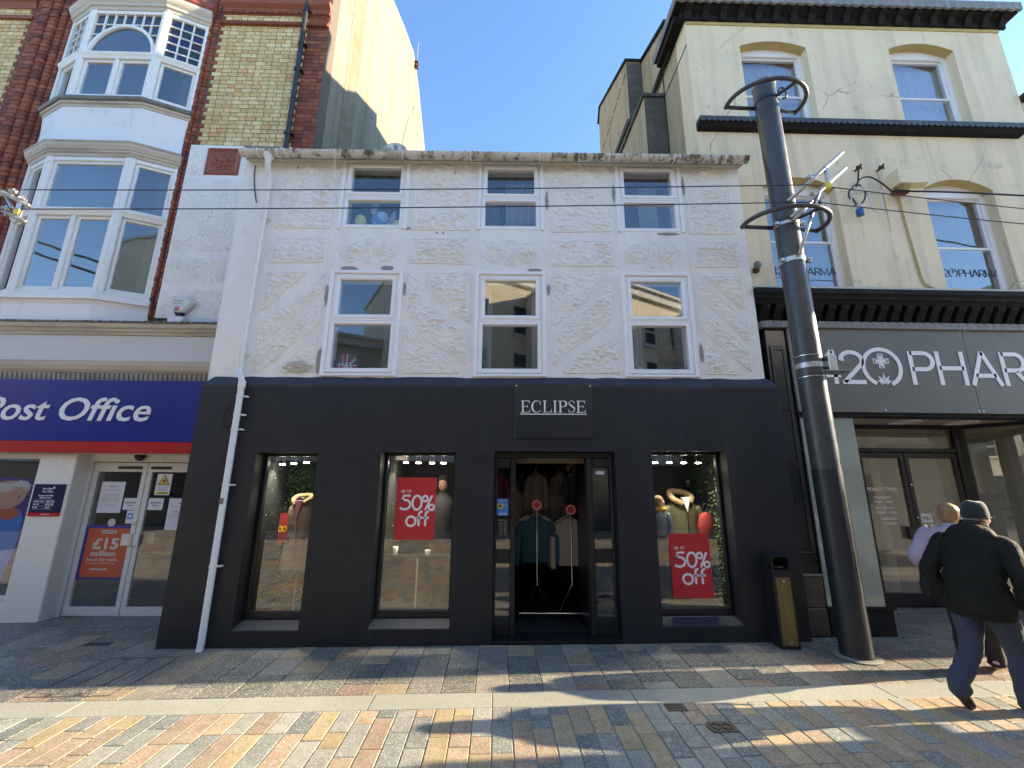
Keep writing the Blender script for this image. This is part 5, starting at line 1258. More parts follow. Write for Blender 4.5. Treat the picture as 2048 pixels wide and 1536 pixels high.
# aerial on the gable and dish behind the gutter
t = thing('aerial_rod', 'thin grey aerial rod on a bracket at the far edge of the sunlit gable', 'aerial', (-3.28, 11.94, 15.97))
mb = MB(); mb.tube([(-3.22, 11.96, 15.85), (-3.22, 11.96, 16.95)], .022, 6); mb.build('rod', MT['galvanised'], t)
for z in (15.88, 16.06):
    mb = MB(); mb.box(-3.30, -3.16, 11.89, 12.03, z - .02, z + .02); mb.build('bracket', MT['rust'], t)
t = thing('satellite_dish', 'pale satellite dish just showing over the gutter in front of the sunlit gable', 'satellite dish', (-2.9, 7.6, 8.3))
mb = MB(); V = []; F = []
for i in range(5):
    for k in range(20):
        a = 2 * pi * k / 20; r = .27 * i / 4; V.append((-2.35 + r * cos(a), 7.5 + .25 * r * r / .27 * 1.2 - .05, 8.42 + r * .95 * sin(a)))
for i in range(4):
    for k in range(20): F.append((i * 20 + k, i * 20 + (k + 1) % 20, (i + 1) * 20 + (k + 1) % 20, (i + 1) * 20 + k))
mb.add(V, F); mb.build('dish', MT['gutter_plastic'], t, smooth=True)
mb = MB(); mb.tube([(-2.35, 7.55, 8.42), (-2.35, 7.85, 8.3), (-2.35, 7.85, 7.7)], .02, 6); mb.build('mast', MT['galvanised'], t)
mb = MB(); mb.tube([(-2.35, 7.45, 8.2), (-2.35, 7.2, 8.25)], .012, 6); mb.build('feed_arm', MT['galvanised'], t)
# ------------------------------------------------------------------ cream stucco building with grey shop sign (right)
ph = thing('cream_building', 'cream stucco building with arched sash windows, black cornices and a grey shop sign', 'building', (5.7, 5.6, 0))
WALLX0, WALLX1 = 3.0, 8.45
OPEN = [(3.885, 5.02, 7.43, 8.985, 9.10), (6.435, 7.56, 7.44, 9.00, 9.135), (3.93, 5.06, 4.545, 6.255, 6.43), (6.455, 7.55, 4.55, 6.265, 6.45)]
mb = wall_with_holes(MB(), WALLX0, WALLX1, 4.43, 9.62, 5.60, 6.0, [(a, b, c, e) for a, b, c, d, e in OPEN])
def arch_pts(a, b, d, e, n=14):
    w = (b - a) / 2; s_ = e - d; r = (w * w + s_ * s_) / (2 * s_); cx = (a + b) / 2; cz = e - r; t = math.degrees(math.asin(w / r))
    return [(cx + r * sin(radians(-t + 2 * t * i / n)), cz + r * cos(radians(-t + 2 * t * i / n))) for i in range(n + 1)]
for a, b, c, d, e in OPEN:
    A = arch_pts(a, b, d, e); m_ = len(A) // 2
    P = [(a, e)] + A[:m_ + 1]; Q = A[m_:] + [(b, e)]
    mb.prism([(a, e), (a, d)] + A[1:m_ + 1], 5.60, 5.98); mb.prism(A[m_:-1] + [(b, d), (b, e)], 5.60, 5.98)
mb.build('front_wall', MT['cream_stucco'], ph)
for a, b, c, d, e in OPEN:                      # ochre arch soffits
    A = arch_pts(a + .004, b - .004, d - .004, e - .005)
    V = [(p[0], 5.604, p[1]) for p in A] + [(p[0], 5.80, p[1] - .0) for p in A]; n = len(A)
    mb = MB(); mb.add(V, [(i, i + 1, n + i + 1, n + i) for i in range(n - 1)]); mb.build('arch_soffit', MT['ochre_stucco'], ph)
def sash_window(a, b, c, d, e, zm, blind, top_gap=0.0):
    y = 5.74
    mb = MB(); mb.frame(a - .02, b + .02, c - .01, e + .02, y, y + .12, .075, (e - d) + .06, .05, b=.01); w = mb.build('sash_window', MT['upvc'], ph)
    mb = MB(); mb.frame(a + .045, b - .045, zm - .02, d - .03, y + .045, y + .085, .035, .04, .045, b=.006); mb.build('upper_sash', MT['upvc'], w)
    mb = MB(); mb.frame(a + .045, b - .045, c + .035, zm + .02, y + .015, y + .05, .042, .04, .07, b=.006); mb.build('lower_sash', MT['upvc'], w)
    mb = MB(); mb.box(a + .07, b - .07, y + .062, y + .068, zm + .01, d - .06); mb.build('pane', MT['glass_old'], w)
    mb = MB(); mb.box(a + .08, b - .08, y + .030, y + .036, c + .09, zm - .01); mb.build('pane', MT['glass_old'], w)
    mb = MB()
    n = 30
    V = []; F = []
    for i in range(n + 1):
        x = a + (b - a) * i / n; yy = y + .16 + (.012 if i % 2 else 0); V += [(x, yy, c), (x, yy, e - top_gap)]
    for i in range(n): F.append((2 * i, 2 * i + 2, 2 * i + 3, 2 * i + 1))
    mb.add(V, F); mb.build('blind', MT[blind], w, recalc=False)
    return w
sash_window(*OPEN[0], 8.12, 'blind_white'); sash_window(*OPEN[1], 8.15, 'blind_white')
wc = sash_window(*OPEN[2], 5.40, 'blind_grey', .2); wd_ = sash_window(*OPEN[3], 5.345, 'blind_grey', .25)
mb = MB(); mb.box(3.0, 8.45, 6.6, 6.65, 4.0, 9.6); mb.build('inner_wall', MT['interior_dark'], ph)
# string course with scalloped lead
mb = MB(); mb.prism_x([(5.60, 7.235), (5.52, 7.25), (5.475, 7.30), (5.47, 7.345), (5.60, 7.345)], 3.0, 8.22); mb.build('string_course', MT['cornice_black'], ph)
mb = MB(); mb.box(3.0, 8.22, 5.462, 5.60, 7.345, 7.40); mb.build('lead_capping', MT['slate_scallop'], ph)
sc_me = None
for i in range(56):
    x = 3.045 + i * .0932
    if sc_me is None:
        q = MB(); q.prism([(-.045, .05), (-.045, .0)] + [(.045 * sin(radians(a)), -.045 * cos(radians(a))) for a in range(-80, 81, 20)] + [(.045, .0), (.045, .05)], -.006, .0); sc_me = q.mesh('scallop', MT['slate_scallop'])
    o = bpy.data.objects.new('scallop', sc_me); COL.objects.link(o); o.parent = ph; o.matrix_parent_inverse = Matrix.Translation(-Vector(ph['_base'])); o.location = (x, 5.461 - .0006 * (i % 2), 7.352)
# eaves cornice
X0, X1 = 2.80, 8.66
mb = MB(); mb.box(3.0, 8.45, 5.585, 5.60, 9.41, 9.47); mb.build('ochre_band', MT['ochre_stucco'], ph)
mb = MB(); mb.prism_x([(5.60, 9.47), (5.565, 9.47), (5.55, 9.58), (5.44, 9.64), (5.42, 9.665), (5.60, 9.70)], X0 + .1, X1 - .1)
mb.prism_x([(6.5, 9.64), (5.43, 9.64), (5.41, 9.78), (6.5, 9.80)], X0, X1); mb.build('eaves_cornice', MT['cornice_black'], ph)
q = MB(); q.prism_x([(.0, -.02), (-.02, -.02), (-.055, .03), (-.075, .09), (-.135, .135), (-.145, .175), (.0, .185)], -.055, .055); bk = q.mesh('bracket', MT['cornice_black'])
for i in range(19):
    o = bpy.data.objects.new('bracket', bk); COL.objects.link(o); o.parent = ph; o.matrix_parent_inverse = Matrix.Translation(-Vector(ph['_base'])); o.location = (3.02 + i * .302, 5.56, 9.485)
mb = MB(); P = [(X0 - .02, 9.80), (X0 - .02, 9.66)]; n = 75
for i in range(n + 1):
    x = X0 + (X1 - X0) * i / n; P.append((x, 9.625 if i % 2 else 9.655))
P += [(X1 + .02, 9.66), (X1 + .02, 9.80)]
mb.prism(P, 5.375, 5.41); mb.box(X0 - .02, X1 + .02, 5.41, 6.3, 9.795, 9.825); mb.build('lead_edge', MT['weathered_lead'], ph)
mb = MB(); mb.prism_x([(5.41, 9.66), (5.41, 9.80), (6.55, 9.80), (6.55, 9.68), (6.45, 9.62)], X0 - .025, X0 - .005); mb.build('lead_return', MT['weathered_lead'], ph)
mb = MB(); mb.box(X0 + .02, 3.0, 5.62, 6.45, 9.50, 9.64); mb.build('cornice_return', MT['cornice_black'], ph)
mb = MB(); mb.prism_x([(5.45, 9.83), (6.2, 10.9), (6.85, 11.85), (7.6, 12.3), (8.35, 12.7), (9.2, 13.2), (9.25, 12.9), (10.4, 13.3), (14, 10.2), (14, 9.9), (5.45, 9.81)], 3.85, 8.45); mb.build('roof', MT['slate_roof'], ph)  # hidden roof heightened and stepped so its shadow fits the gable
mb = MB(); mb.box(6.0, 7.4, 6.08, 6.95, 9.85, 13.3); mb.box(5.95, 7.45, 6.03, 7.0, 13.3, 13.45); mb.build('unseen_shade_stack', MT['side_stucco'], ph)  # unseen stack added so its shadow covers the bay
# side walls seen over the shop roof
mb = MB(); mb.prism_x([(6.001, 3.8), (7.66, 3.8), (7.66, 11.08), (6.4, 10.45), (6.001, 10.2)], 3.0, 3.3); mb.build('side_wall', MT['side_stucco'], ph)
mb = MB(); mb.box(3.0, 3.3, 5.605, 6.0, 9.62, 10.2); mb.build('side_wall_head', MT['side_stucco'], ph)
mb = MB(); mb.prism_x([(6.30, 10.42), (6.40, 10.45), (7.66, 11.08), (7.66, 11.15), (6.30, 10.49)], 2.96, 3.3); mb.build('verge', MT['cornice_black'], ph)
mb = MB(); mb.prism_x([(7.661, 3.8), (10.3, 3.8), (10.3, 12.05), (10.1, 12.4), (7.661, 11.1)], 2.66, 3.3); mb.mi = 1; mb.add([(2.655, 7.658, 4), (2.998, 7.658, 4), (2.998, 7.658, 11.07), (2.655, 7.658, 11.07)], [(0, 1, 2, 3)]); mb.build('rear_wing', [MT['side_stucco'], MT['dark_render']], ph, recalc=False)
mb = MB(); mb.prism_x([(7.63, 11.09), (10.1, 12.40), (10.34, 12.05), (10.38, 12.08), (10.14, 12.47), (7.63, 11.16)], 2.62, 3.3); mb.build('verge', MT['cornice_black'], ph)
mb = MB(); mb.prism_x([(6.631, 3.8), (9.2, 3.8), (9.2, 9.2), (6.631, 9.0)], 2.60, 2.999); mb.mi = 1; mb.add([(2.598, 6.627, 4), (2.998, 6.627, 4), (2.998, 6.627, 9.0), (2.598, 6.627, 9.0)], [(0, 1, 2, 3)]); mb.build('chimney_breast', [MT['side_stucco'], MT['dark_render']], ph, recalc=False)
mb = MB(); mb.prism_x([(6.59, 9.0), (9.2, 9.21), (9.2, 9.27), (6.59, 9.07)], 2.56, 3.0); mb.build('coping', MT['dark_render'], ph)
mb = MB(); mb.box(2.992, 3.0, 5.62, 6.62, 9.0, 9.02); mb.build('wall_groove', MT['cornice_black'], ph)
for k in range(6):
    mb = MB(); y = 7.75 + k * .38; mb.box(2.652, 2.66, y, y + .3, 10.86 + .01 * (k % 2), 10.88 + .01 * (k % 2)); mb.build('wall_groove', MT['cornice_black'], ph)
mb = MB(); mb.tube([(2.94, 6.16, 9.75), (2.94, 6.10, 9.62), (2.94, 6.12, 9.54), (2.94, 6.98, 9.50)], .045, 10); mb.build('rain_pipe', MT['moss'] if False else mat('mossy_pipe', (0.035, 0.037, 0.026), 0.6, layers=[('n', 9, (0.07, 0.075, 0.03), 0.5, 0.7)]), ph, smooth=True)
mb = MB(); mb.tube([(2.60, 7.42, 9.18), (2.575, 7.5, 9.33), (2.575, 8.6, 9.42)], .05, 10); mb.build('rain_pipe', MT['mossy_pipe'], ph, smooth=True)
mb = MB(); mb.box(2.70, 2.85, 6.70, 6.82, 9.05, 9.16); mb.build('flue_box', MT['paper'], ph)
mb = MB(); mb.box(3.3, 8.45, 13.7, 14.0, 0, 9.9); mb.box(8.43, 8.449, 6.0, 13.7, 0, 9.7); mb.build('rear_wall', MT['side_stucco'], ph)
# sill ledge and black shop cornice
mb = MB(); mb.prism_x([(5.62, 4.545), (5.36, 4.47), (5.35, 4.44), (5.62, 4.43)], 3.46, 8.5); mb.build('ledge', MT['cornice_stone'], ph)
mb = MB(); mb.prism_x([(5.62, 4.43), (5.34, 4.43), (5.33, 4.36), (5.36, 4.33), (5.36, 4.29), (5.39, 4.27), (5.42, 4.23), (5.62, 4.23)], 3.45, 8.5); mb.build('shop_cornice', MT['cornice_black'], ph)
q = MB(); q.prism_x([(.0, -.13), (-.04, -.13), (-.08, -.05), (-.14, .03), (-.15, .07), (.0, .07)], -.055, .055); bk2 = q.mesh('bracket', MT['cornice_black'])
for i in range(26):
    o = bpy.data.objects.new('bracket', bk2); COL.objects.link(o); o.parent = ph; o.matrix_parent_inverse = Matrix.Translation(-Vector(ph['_base'])); o.location = (3.62 + i * .185, 5.56, 4.155)
mb = MB(); mb.box(3.50, 8.5, 5.56, 5.64, 3.96, 4.23); mb.build('frieze', MT['cornice_black'], ph)
mb = MB(); mb.prism_x([(5.60, 3.97), (5.385, 3.955), (5.375, 3.945), (5.375, 3.87), (5.40, 3.865), (5.60, 3.90)], 3.49, 8.5)
n = 60; P = [(3.49, 3.985)] + [(3.49 + 5.0 * i / n, 3.945 if i % 2 else 3.975) for i in range(n + 1)] + [(8.49, 3.99)]
mb.build('lead_flashing', MT['weathered_lead'], ph)
for i in range(40):
    x = 3.53 + i * .122
    mb = MB(); mb.prism([(x, 3.958), (x + .11, 3.958), (x + .055, 3.915)], 5.371, 5.3745); mb.build('lead_tooth', MT['weathered_lead'], ph)
# shop front: dark pier, glazed case, recessed doors, canted window
mb = MB(); mb.bbox(3.56, 3.835, 5.45, 5.64, .72, 3.9, .008); pier = mb.build('pier', MT['granite_dark'], ph)
mb = MB(); mb.frame(3.60, 3.80, .95, 3.6, 5.43, 5.452, .035, b=.008); mb.build('pier_moulding', MT['granite_dark'], pier)
mb = MB(); mb.frame(3.60, 3.80, 2.72, 3.62, 5.425, 5.431, .02, b=.003); mb.build('pier_moulding', MT['granite_dark'], pier)
mb = MB(); mb.bbox(3.55, 3.845, 5.43, 5.64, .36, .715, .01); mb.build('pier_block', MT['brown_granite'], pier)
mb = MB(); mb.bbox(3.55, 3.85, 5.425, 5.64, .06, .356, .01); mb.build('pier_base', MT['brown_granite'], pier)
mb = MB(); mb.box(3.555, 3.84, 5.42, 5.64, .715, .735); mb.build('pier_cap', MT['weathered_lead'], pier)
mb = MB(); mb.bbox(3.855, 4.64, 5.42, 6.6, .05, .345, .01); mb.box(3.85, 4.66, 5.40, 6.6, .345, .37); mb.build('case_plinth', MT['cornice_black'], ph)
mb = MB(); mb.box(3.86, 4.565, 5.45, 5.458, .37, 2.64); mb.box(4.565, 4.573, 5.45, 6.55, .37, 2.64); case = mb.build('glass_case', MT['glass_frost'], ph)
mb = MB(); mb.box(3.84, 4.62, 5.43, 6.55, 2.64, 2.69); mb.box(3.845, 3.865, 5.44, 5.47, .37, 2.64); mb.build('case_frame', MT['cornice_black'], case)
mb = MB(); mb.box(3.9, 4.5, 5.9, 5.93, .37, 2.6); mb.build('case_back', MT['window_film'], case)
mb = MB(); mb.box(3.84, 8.45, 5.46, 6.75, 2.72, 2.78); mb.build('soffit', MT['soffit'], ph)
mb = MB(); mb.box(3.84, 8.45, 5.44, 5.62, 2.66, 3.9); mb.build('sign_backing', MT['cornice_black'], ph)
for x in (6.0, 6.86):
    mb = MB(); mb.lathe([(.20, 2.72), (.20, 2.70), (.165, 2.697), (.16, 2.715)], x, 6.22, 28); mb.build('downlight', MT['paper'], ph, auto=40)
fr = MB()
fr.bbox(5.45, 7.05, 6.55, 6.65, 2.65, 2.719, .006); fr.bbox(5.45, 7.05, 6.55, 6.65, 2.29, 2.35, .006); fr.bbox(7.05, 7.13, 6.54, 6.66, .09, 2.72, .008); fr.bbox(7.135, 7.22, 6.54, 6.66, .09, 2.72, .008); fr.bbox(5.40, 5.47, 6.55, 6.65, .09, 2.72, .006)
df = fr.build('door_frame', MT['black_frame'], ph)
mb = MB(); mb.box(5.47, 7.05, 6.60, 6.607, 2.35, 2.65); mb.build('transom_pane', MT['glass_pharm'], df)
def pdoor(x0, x1):
    mb = MB(); mb.frame(x0, x1, .10, 2.285, 6.56, 6.62, .072, .085, .17, b=.008); D = mb.build('glazed_door', MT['black_frame'], ph)
    mb = MB(); mb.box(x0 + .065, x1 - .065, 6.585, 6.592, .265, 2.205); mb.build('pane', MT['glass_pharm'], D); return D
d1 = pdoor(5.475, 6.20); d2 = pdoor(6.205, 7.045)
mb = MB(); mb.bbox(6.02, 6.16, 6.51, 6.555, 1.01, 1.19, .006); mb.build('lock_box', MT['dark_plastic'], d1)
mb = MB(); mb.bbox(6.215, 6.29, 6.51, 6.555, 1.0, 1.18, .006); mb.build('lock_box', MT['dark_plastic'], d2)
for z in (1.32, 1.80):
    mb = MB(); mb.lathe([(.016, 6.559), (.014, 6.552), (.006, 6.55)], 6.235, z, 12, axis='y'); mb.build('stud', MT['steel'], d2)
CT, CL = faceT((7.22, 6.62), (7.86, 5.50))
mb = MB(T=CT); mb.bbox(0, CL, -.03, .03, .09, .35, .006); cw = mb.build('canted_window', MT['black_frame'], ph); mb = MB(T=CT); mb.bbox(0, CL, -.03, .03, 2.66, 2.72, .006); mb.build('head_rail', MT['black_frame'], cw)
mb = MB(T=CT); mb.box(0.0, CL, -.004, .004, .35, 2.66); mb.build('pane', MT['glass_pharm'], cw)
mb = MB(); mb.box(5.0, 8.44, 8.2, 8.25, 0, 2.72); mb.box(8.40, 8.44, 5.6, 8.2, 0, 2.72); mb.build('interior_wall', MT['interior_grey'], ph)
mb = MB(); mb.box(4.6, 8.44, 6.66, 8.25, .03, .07); mb.build('interior_floor', MT['interior_brown'], ph)
mb = MB(); mb.box(4.575, 5.42, 6.56, 6.6, .09, 2.72); mb.build('recess_wall', MT['interior_grey'], ph)
mb = MB(); mb.box(4.6, 8.44, 6.66, 8.25, 2.74, 2.78); mb.build('interior_ceiling', MT['soffit'], ph)
for x in (5.75, 6.55):
    mb = MB(); mb.bbox(x, x + .16, 7.6, 7.75, .07, 2.7, .01); mb.build('interior_column', MT['po_white'], ph)
# stroke letters, wide and thin
def strokes(mb, word, x, z, h, w, y0, y1, gap=.12, leaf=True):
    """draws 4 2 O P H A R M with ribbons; returns the end x"""
    def rb(P, closed=False): mb.ribbon([(x + p[0] * h, z + p[1] * h) for p in P], w, y0, y1, closed)
    e = w / 2 / h
    for ch in word:
        if ch == '4': rb([(.60, 0), (.60, 1), ]); rb([(.57, .98), (.03, .27)]); rb([(0, .25), (.75, .25)]); adv = .75
        elif ch == '2': rb([(.02 + e, .68), (.02 + e, .72)] + [(.34 + .31 * cos(radians(a)), .70 + (.30 - e) * sin(radians(a))) for a in range(170, -31, -10)] + [(e, e), ]); rb([(0, e), (.68, e)]); adv = .70
        elif ch == 'O':
            cx, cz, r = .55, .5, .53
            rb([(cx + r * cos(radians(a)), cz + r * sin(radians(a))) for a in range(-68, 249, 6)])
            k = h
            def cross(s, t): 
                mb.frame(x + (cx - s) * k, x + (cx + s) * k, z + (cz + .20 - t) * k, z + (cz + .20 + t) * k, y0, y1, w * .28, b=.0003)
            if leaf:
                P = [(-.06, .20), (.06, .20), (.06, .06), (.20, .06), (.20, -.06), (.06, -.06), (.06, -.20), (-.06, -.20), (-.06, -.06), (-.20, -.06), (-.20, .06), (-.06, .06)]
                P = [(x + (cx + p[0] * 1.05) * k, z + (cz + .18 + p[1]) * k) for p in P]; mb.ribbon(P, w * .30, y0, y1, True)
                P = [(-.035, .15), (.035, .15), (.035, .035), (.15, .035), (.15, -.035), (.035, -.035), (.035, -.15), (-.035, -.15), (-.035, -.035), (-.15, -.035), (-.15, .035), (-.035, .035)]
                mb.prism([(x + (cx + p[0]) * k, z + (cz + .18 + p[1]) * k) for p in P], y0, y1)
                for a, L_ in ((90, .30), (55, .27), (125, .27), (25, .22), (155, .22), (0, .13), (180, .13)):
                    d = (cos(radians(a)), sin(radians(a))); nrm = (-d[1], d[0]); o_ = (cx, cz - .47)
                    mb.prism([(x + (o_[0] + d[0] * t * L_ + nrm[0] * s) * k, z + (o_[1] + d[1] * t * L_ + nrm[1] * s) * k) for t, s in ((0, 0), (.55, .035), (1, 0), (.55, -.035))], y0, y1)
            else:
                mb.box(x + (cx - .03) * k, x + (cx + .03) * k, y0, y1, z + (cz - .05) * k, z + (cz + .35) * k); mb.box(x + (cx - .2) * k, x + (cx + .2) * k, y0, y1, z + (cz + .12) * k, z + (cz + .18) * k)
            adv = 1.22
        elif ch == 'P': rb([(e, 0), (e, 1)]); rb([(e, 1 - e), (.44, 1 - e)] + [(.44 + .25 * cos(radians(a)), .70 + (.30 - e) * sin(radians(a))) for a in range(80, -81, -10)] + [(.44, .40 + e), (e, .40 + e)]); adv = .72
        elif ch == 'H': rb([(e, 0), (e, 1)]); rb([(.83 - e, 0), (.83 - e, 1)]); rb([(e, .5), (.83 - e, .5)]); adv = .84
        elif ch == 'A': rb([(.04, 0), (.455, 1)]); rb([(.87, 0), (.455, 1)]); rb([(.17, .29), (.75, .29)]); adv = .90
        elif ch == 'R': rb([(e, 0), (e, 1)]); rb([(e, 1 - e), (.44, 1 - e)] + [(.44 + .23 * cos(radians(a)), .70 + (.30 - e) * sin(radians(a))) for a in range(80, -81, -10)] + [(.44, .40 + e), (e, .40 + e)]); rb([(.40, .42), (.70, 0)]); adv = .74
        elif ch == 'M': rb([(e, 0), (e, 1), (.45, .1), (.90 - e, 1), (.90 - e, 0)]); adv = .92
        x += (adv + gap) * h
    return x
t = thing('grey_fascia_sign', 'long grey fascia sign with thin white letters, a circled cross and a leaf emblem', 'sign', (6.1, 5.42, 3.3))
for x0, x1 in ((3.865, 6.277), (6.281, 8.44)):
    mb = MB(); mb.bbox(x0, x1, 5.412, 5.436, 2.712, 3.885, .003); mb.build('panel', MT['fascia_grey'], t)
mb = MB(); mb.bbox(3.845, 3.885, 5.408, 5.436, 2.712, 3.885, .003); mb.build('edge_trim', MT['weathered_lead'], t)
for x in (3.93, 5.0, 6.25, 6.31, 7.4):
    for z in (2.745, 3.86):
        mb = MB(); mb.lathe([(.011, 5.412), (.009, 5.408), (.004, 5.407)], x, z, 8, axis='y'); mb.build('screw', MT['steel'], t)
mb = MB(); strokes(mb, '4', 4.13, 3.09, .47, .056, 5.404, 5.411); strokes(mb, '2', 4.495, 3.09, .47, .056, 5.404, 5.411); strokes(mb, 'O', 4.80, 3.09, .475, .052, 5.404, 5.411); strokes(mb, 'PHARMA', 5.445, 3.09, .47, .056, 5.404, 5.411, gap=.075); mb.build('lettering', MT['fascia_letter'], t)
for w_, x0, x1, z in ((wc, 3.99, 4.84, 4.86), (wd_, 6.535, 7.37, 4.875)):
    h = (x1 - x0) / 7.35; mb = MB(); xe = strokes(mb, '42OPHARMA', x0, z, h * 1.05, .010, 5.764, 5.768, gap=.06, leaf=False); mb.build('window_lettering', MT['print_black'], w_)
# writing on the doors and windows
mb = MB(); yy = 6.584
for s_, x0, x1, z, hh in (('OPENING TIMES', 5.50, 6.02, 1.70, .055), ('WEEKDAYS', 5.64, 5.90, 1.59, .036), ('10.00 - 18.00', 5.63, 5.93, 1.525, .036), ('SATURDAYS', 5.64, 5.93, 1.435, .036), ('10.00 - 13.00', 5.645, 5.945, 1.37, .036), ('SUNDAYS', 5.69, 5.925, 1.28, .036), ('CLOSED', 5.715, 5.915, 1.215, .036)): text_mb(s_, x0, x1, z, z + hh, yy, .001, mb=mb, off=.008)
mb.build('door_lettering', MT['fascia_letter'], d1)
t = thing('pull_sticker', 'small white door sticker lettered PULL above the woman in lilac', 'sticker', (6.40, 6.58, 1.25)); mb = MB(); mb.box(6.312, 6.475, 6.582, 6.584, 1.245, 1.375); mb.build('sheet', MT['paper'], t)
mb = MB(); text_mb('PULL', 6.335, 6.452, 1.285, 1.335, 6.582, .001, mb=mb, off=.015); mb.build('lettering', MT['print_black'], t)
t = thing('transom_sticker', 'faded pale reversed advert strip with brown corner above the glazed doors', 'sticker', (6.2, 6.61, 2.42)); mb = MB(); mb.box(5.76, 6.69, 6.612, 6.614, 2.43, 2.575); mb.build('sheet', mat('faded_paper', (0.40, 0.39, 0.37), 0.6), t)
mb = MB(); mb.box(5.50, 5.755, 6.612, 6.614, 2.42, 2.58); mb.build('brown_corner', mat('faded_brown', (0.30, 0.19, 0.13), 0.6), t)
mb = MB(); text_mb('Haberdashery', 5.80, 6.20, 2.525, 2.562, 6.612, .001, mb=mb); text_mb('01624 618856  -  www.homefabrics.com', 5.80, 6.66, 2.455, 2.482, 6.612, .001, mb=mb)
xm = [(12.43 - v[0] if v[0] < 6.25 or True else v[0], v[1], v[2]) for v in mb.v]; mb.v = [(x - .0, y, z) for x, y, z in xm]; mb.build('lettering', MT['print_grey'], t)
mb = MB(T=CT); S_ = MB(); strokes(S_, '42O', .06, 1.585, .10, .012, -.010, -.006, gap=.1, leaf=False); strokes(S_, 'PHARMA', .40, 1.585, .10, .012, -.010, -.006, gap=.1)
text_mb('www.420pharma.im', .20, 1.0, 1.44, 1.495, -.006, .003, mb=S_); text_mb('T: 01624 624642', .30, 1.0, 1.30, 1.36, -.006, .003, mb=S_); mb.add(S_.v, S_.f); mb.build('window_lettering', MT['print_grey'], cw)
# floodlight with conduits, hooks, hanging cable
t = thing('floodlight', 'old tan floodlight under a render box beside the first-floor window', 'lamp', (6.05, 5.5, 6.2))
mb = MB(); mb.bbox(5.93, 6.19, 5.44, 5.60, 6.24, 6.49, .01); mb.build('render_box', MT['cream_stucco'], t)
mb = MB(); mb.add([(5.96, 5.42, 6.20), (6.17, 5.42, 6.22), (6.21, 5.30, 6.15), (5.93, 5.30, 6.12), (5.98, 5.44, 6.15), (6.15, 5.44, 6.15), (6.17, 5.34, 6.07), (5.95, 5.34, 6.05)], [(0, 1, 2, 3), (4, 7, 6, 5), (0, 3, 7, 4), (1, 5, 6, 2), (3, 2, 6, 7), (0, 4, 5, 1)]); mb.build('lamp_head', MT['ochre_stucco'], t)
mb = MB(); mb.box(5.90, 6.12, 5.50, 5.59, 6.13, 6.17); mb.build('bracket', MT['rust'], t)
for dx in (0, .022):
    mb = MB(); mb.tube(cat([(6.0 + dx, 5.585, 6.14), (6.01 + dx, 5.588, 5.9), (6.03 + dx, 5.588, 5.4), (6.06 + dx, 5.588, 4.9), (6.09 + dx * 1.5, 5.588, 4.66), (6.22 + dx * 3, 5.57, 4.555)]), .007, 6); mb.build('conduit', MT['ochre_stucco'], t, smooth=True)
for x, z, lab in ((5.43, 6.565, 'rusty wall hook holding the coiled cable'), (5.785, 6.575, 'rusty wall hook right of the coiled cable, above a rust streak')):
    t = thing('wall_hook', lab, 'hook', (x, 5.6, z)); mb = MB(); mb.tube([(x, 5.6, z), (x, 5.52, z), (x + .02, 5.50, z + .04)], .016, 6); mb.build('shank', MT['rust'], t)
    mb = MB()
    for k in range(4): mb.tube([(x - .03 + .02 * k, 5.55 - .01 * k, z - .03), (x - .02 + .02 * k, 5.53, z + .035)], .009, 5)
    mb.build('prong', MT['rust'], t)
mb = MB(); mb.prism([(5.775, 6.54), (5.795, 6.54), (5.80, 6.3), (5.80, 5.9), (5.79, 5.5), (5.785, 6.0)], 5.596, 5.5985); mb.build('rust_streak', mat('rust_stain', (0.45, 0.30, 0.14), 0.8, layers=[('s', 6, (0.60, 0.48, 0.28), 0.45, 0.6)]), ph)
t = thing('hanging_cable', 'coiled black and white cable with a blue plug hanging on the cream wall', 'cable', (5.4, 5.52, 6.0))
C1 = cat([(5.42, 5.53, 6.53), (5.36, 5.52, 6.30), (5.27, 5.50, 6.22), (5.17, 5.50, 6.10), (5.17, 5.50, 5.98), (5.24, 5.50, 5.88), (5.36, 5.50, 5.94), (5.42, 5.50, 6.08), (5.38, 5.49, 6.20), (5.28, 5.49, 6.22), (5.21, 5.49, 6.12), (5.21, 5.49, 5.96), (5.27, 5.49, 5.86)])
mb = MB(); mb.tube(C1, .012, 7); mb.build('coil', MT['wire_black'], t, smooth=True)
C2 = cat([(5.30, 5.50, 6.20), (5.38, 5.49, 6.33), (5.52, 5.48, 6.36), (5.66, 5.48, 6.28), (5.76, 5.48, 6.18), (5.82, 5.48, 6.10)])
mb = MB(); mb.tube(C2, .011, 7); mb.build('loop', MT['wire_black'], t, smooth=True)
C3 = cat([(5.42, 5.5, 6.18), (5.48, 5.5, 6.0), (5.47, 5.5, 5.86), (5.53, 5.5, 5.77), (5.62, 5.5, 5.80), (5.64, 5.5, 5.98), (5.67, 5.5, 6.12), (5.78, 5.49, 6.16)])
mb = MB(); mb.tube(C3, .011, 7); mb.build('loop', MT['cable_tape'], t, smooth=True)
for a, b in ((10, 16), (24, 30), (44, 50), (60, 66)):
    mb = MB(); mb.tube(C1[a:b], .0135, 7); mb.build('tape_wrap', MT['cable_tape'], t, smooth=True)
mb = MB(); mb.lathe([(.02, 5.90), (.035, 5.87), (.04, 5.80)], 5.27, 5.49, 12); mb.build('plug_grip', MT['plug_grey'], t, auto=40)
mb = MB(); mb.lathe([(.046, 5.80), (.05, 5.78), (.048, 5.70)], 5.27, 5.49, 12); mb.build('plug_body', MT['plug_blue'], t, auto=40)
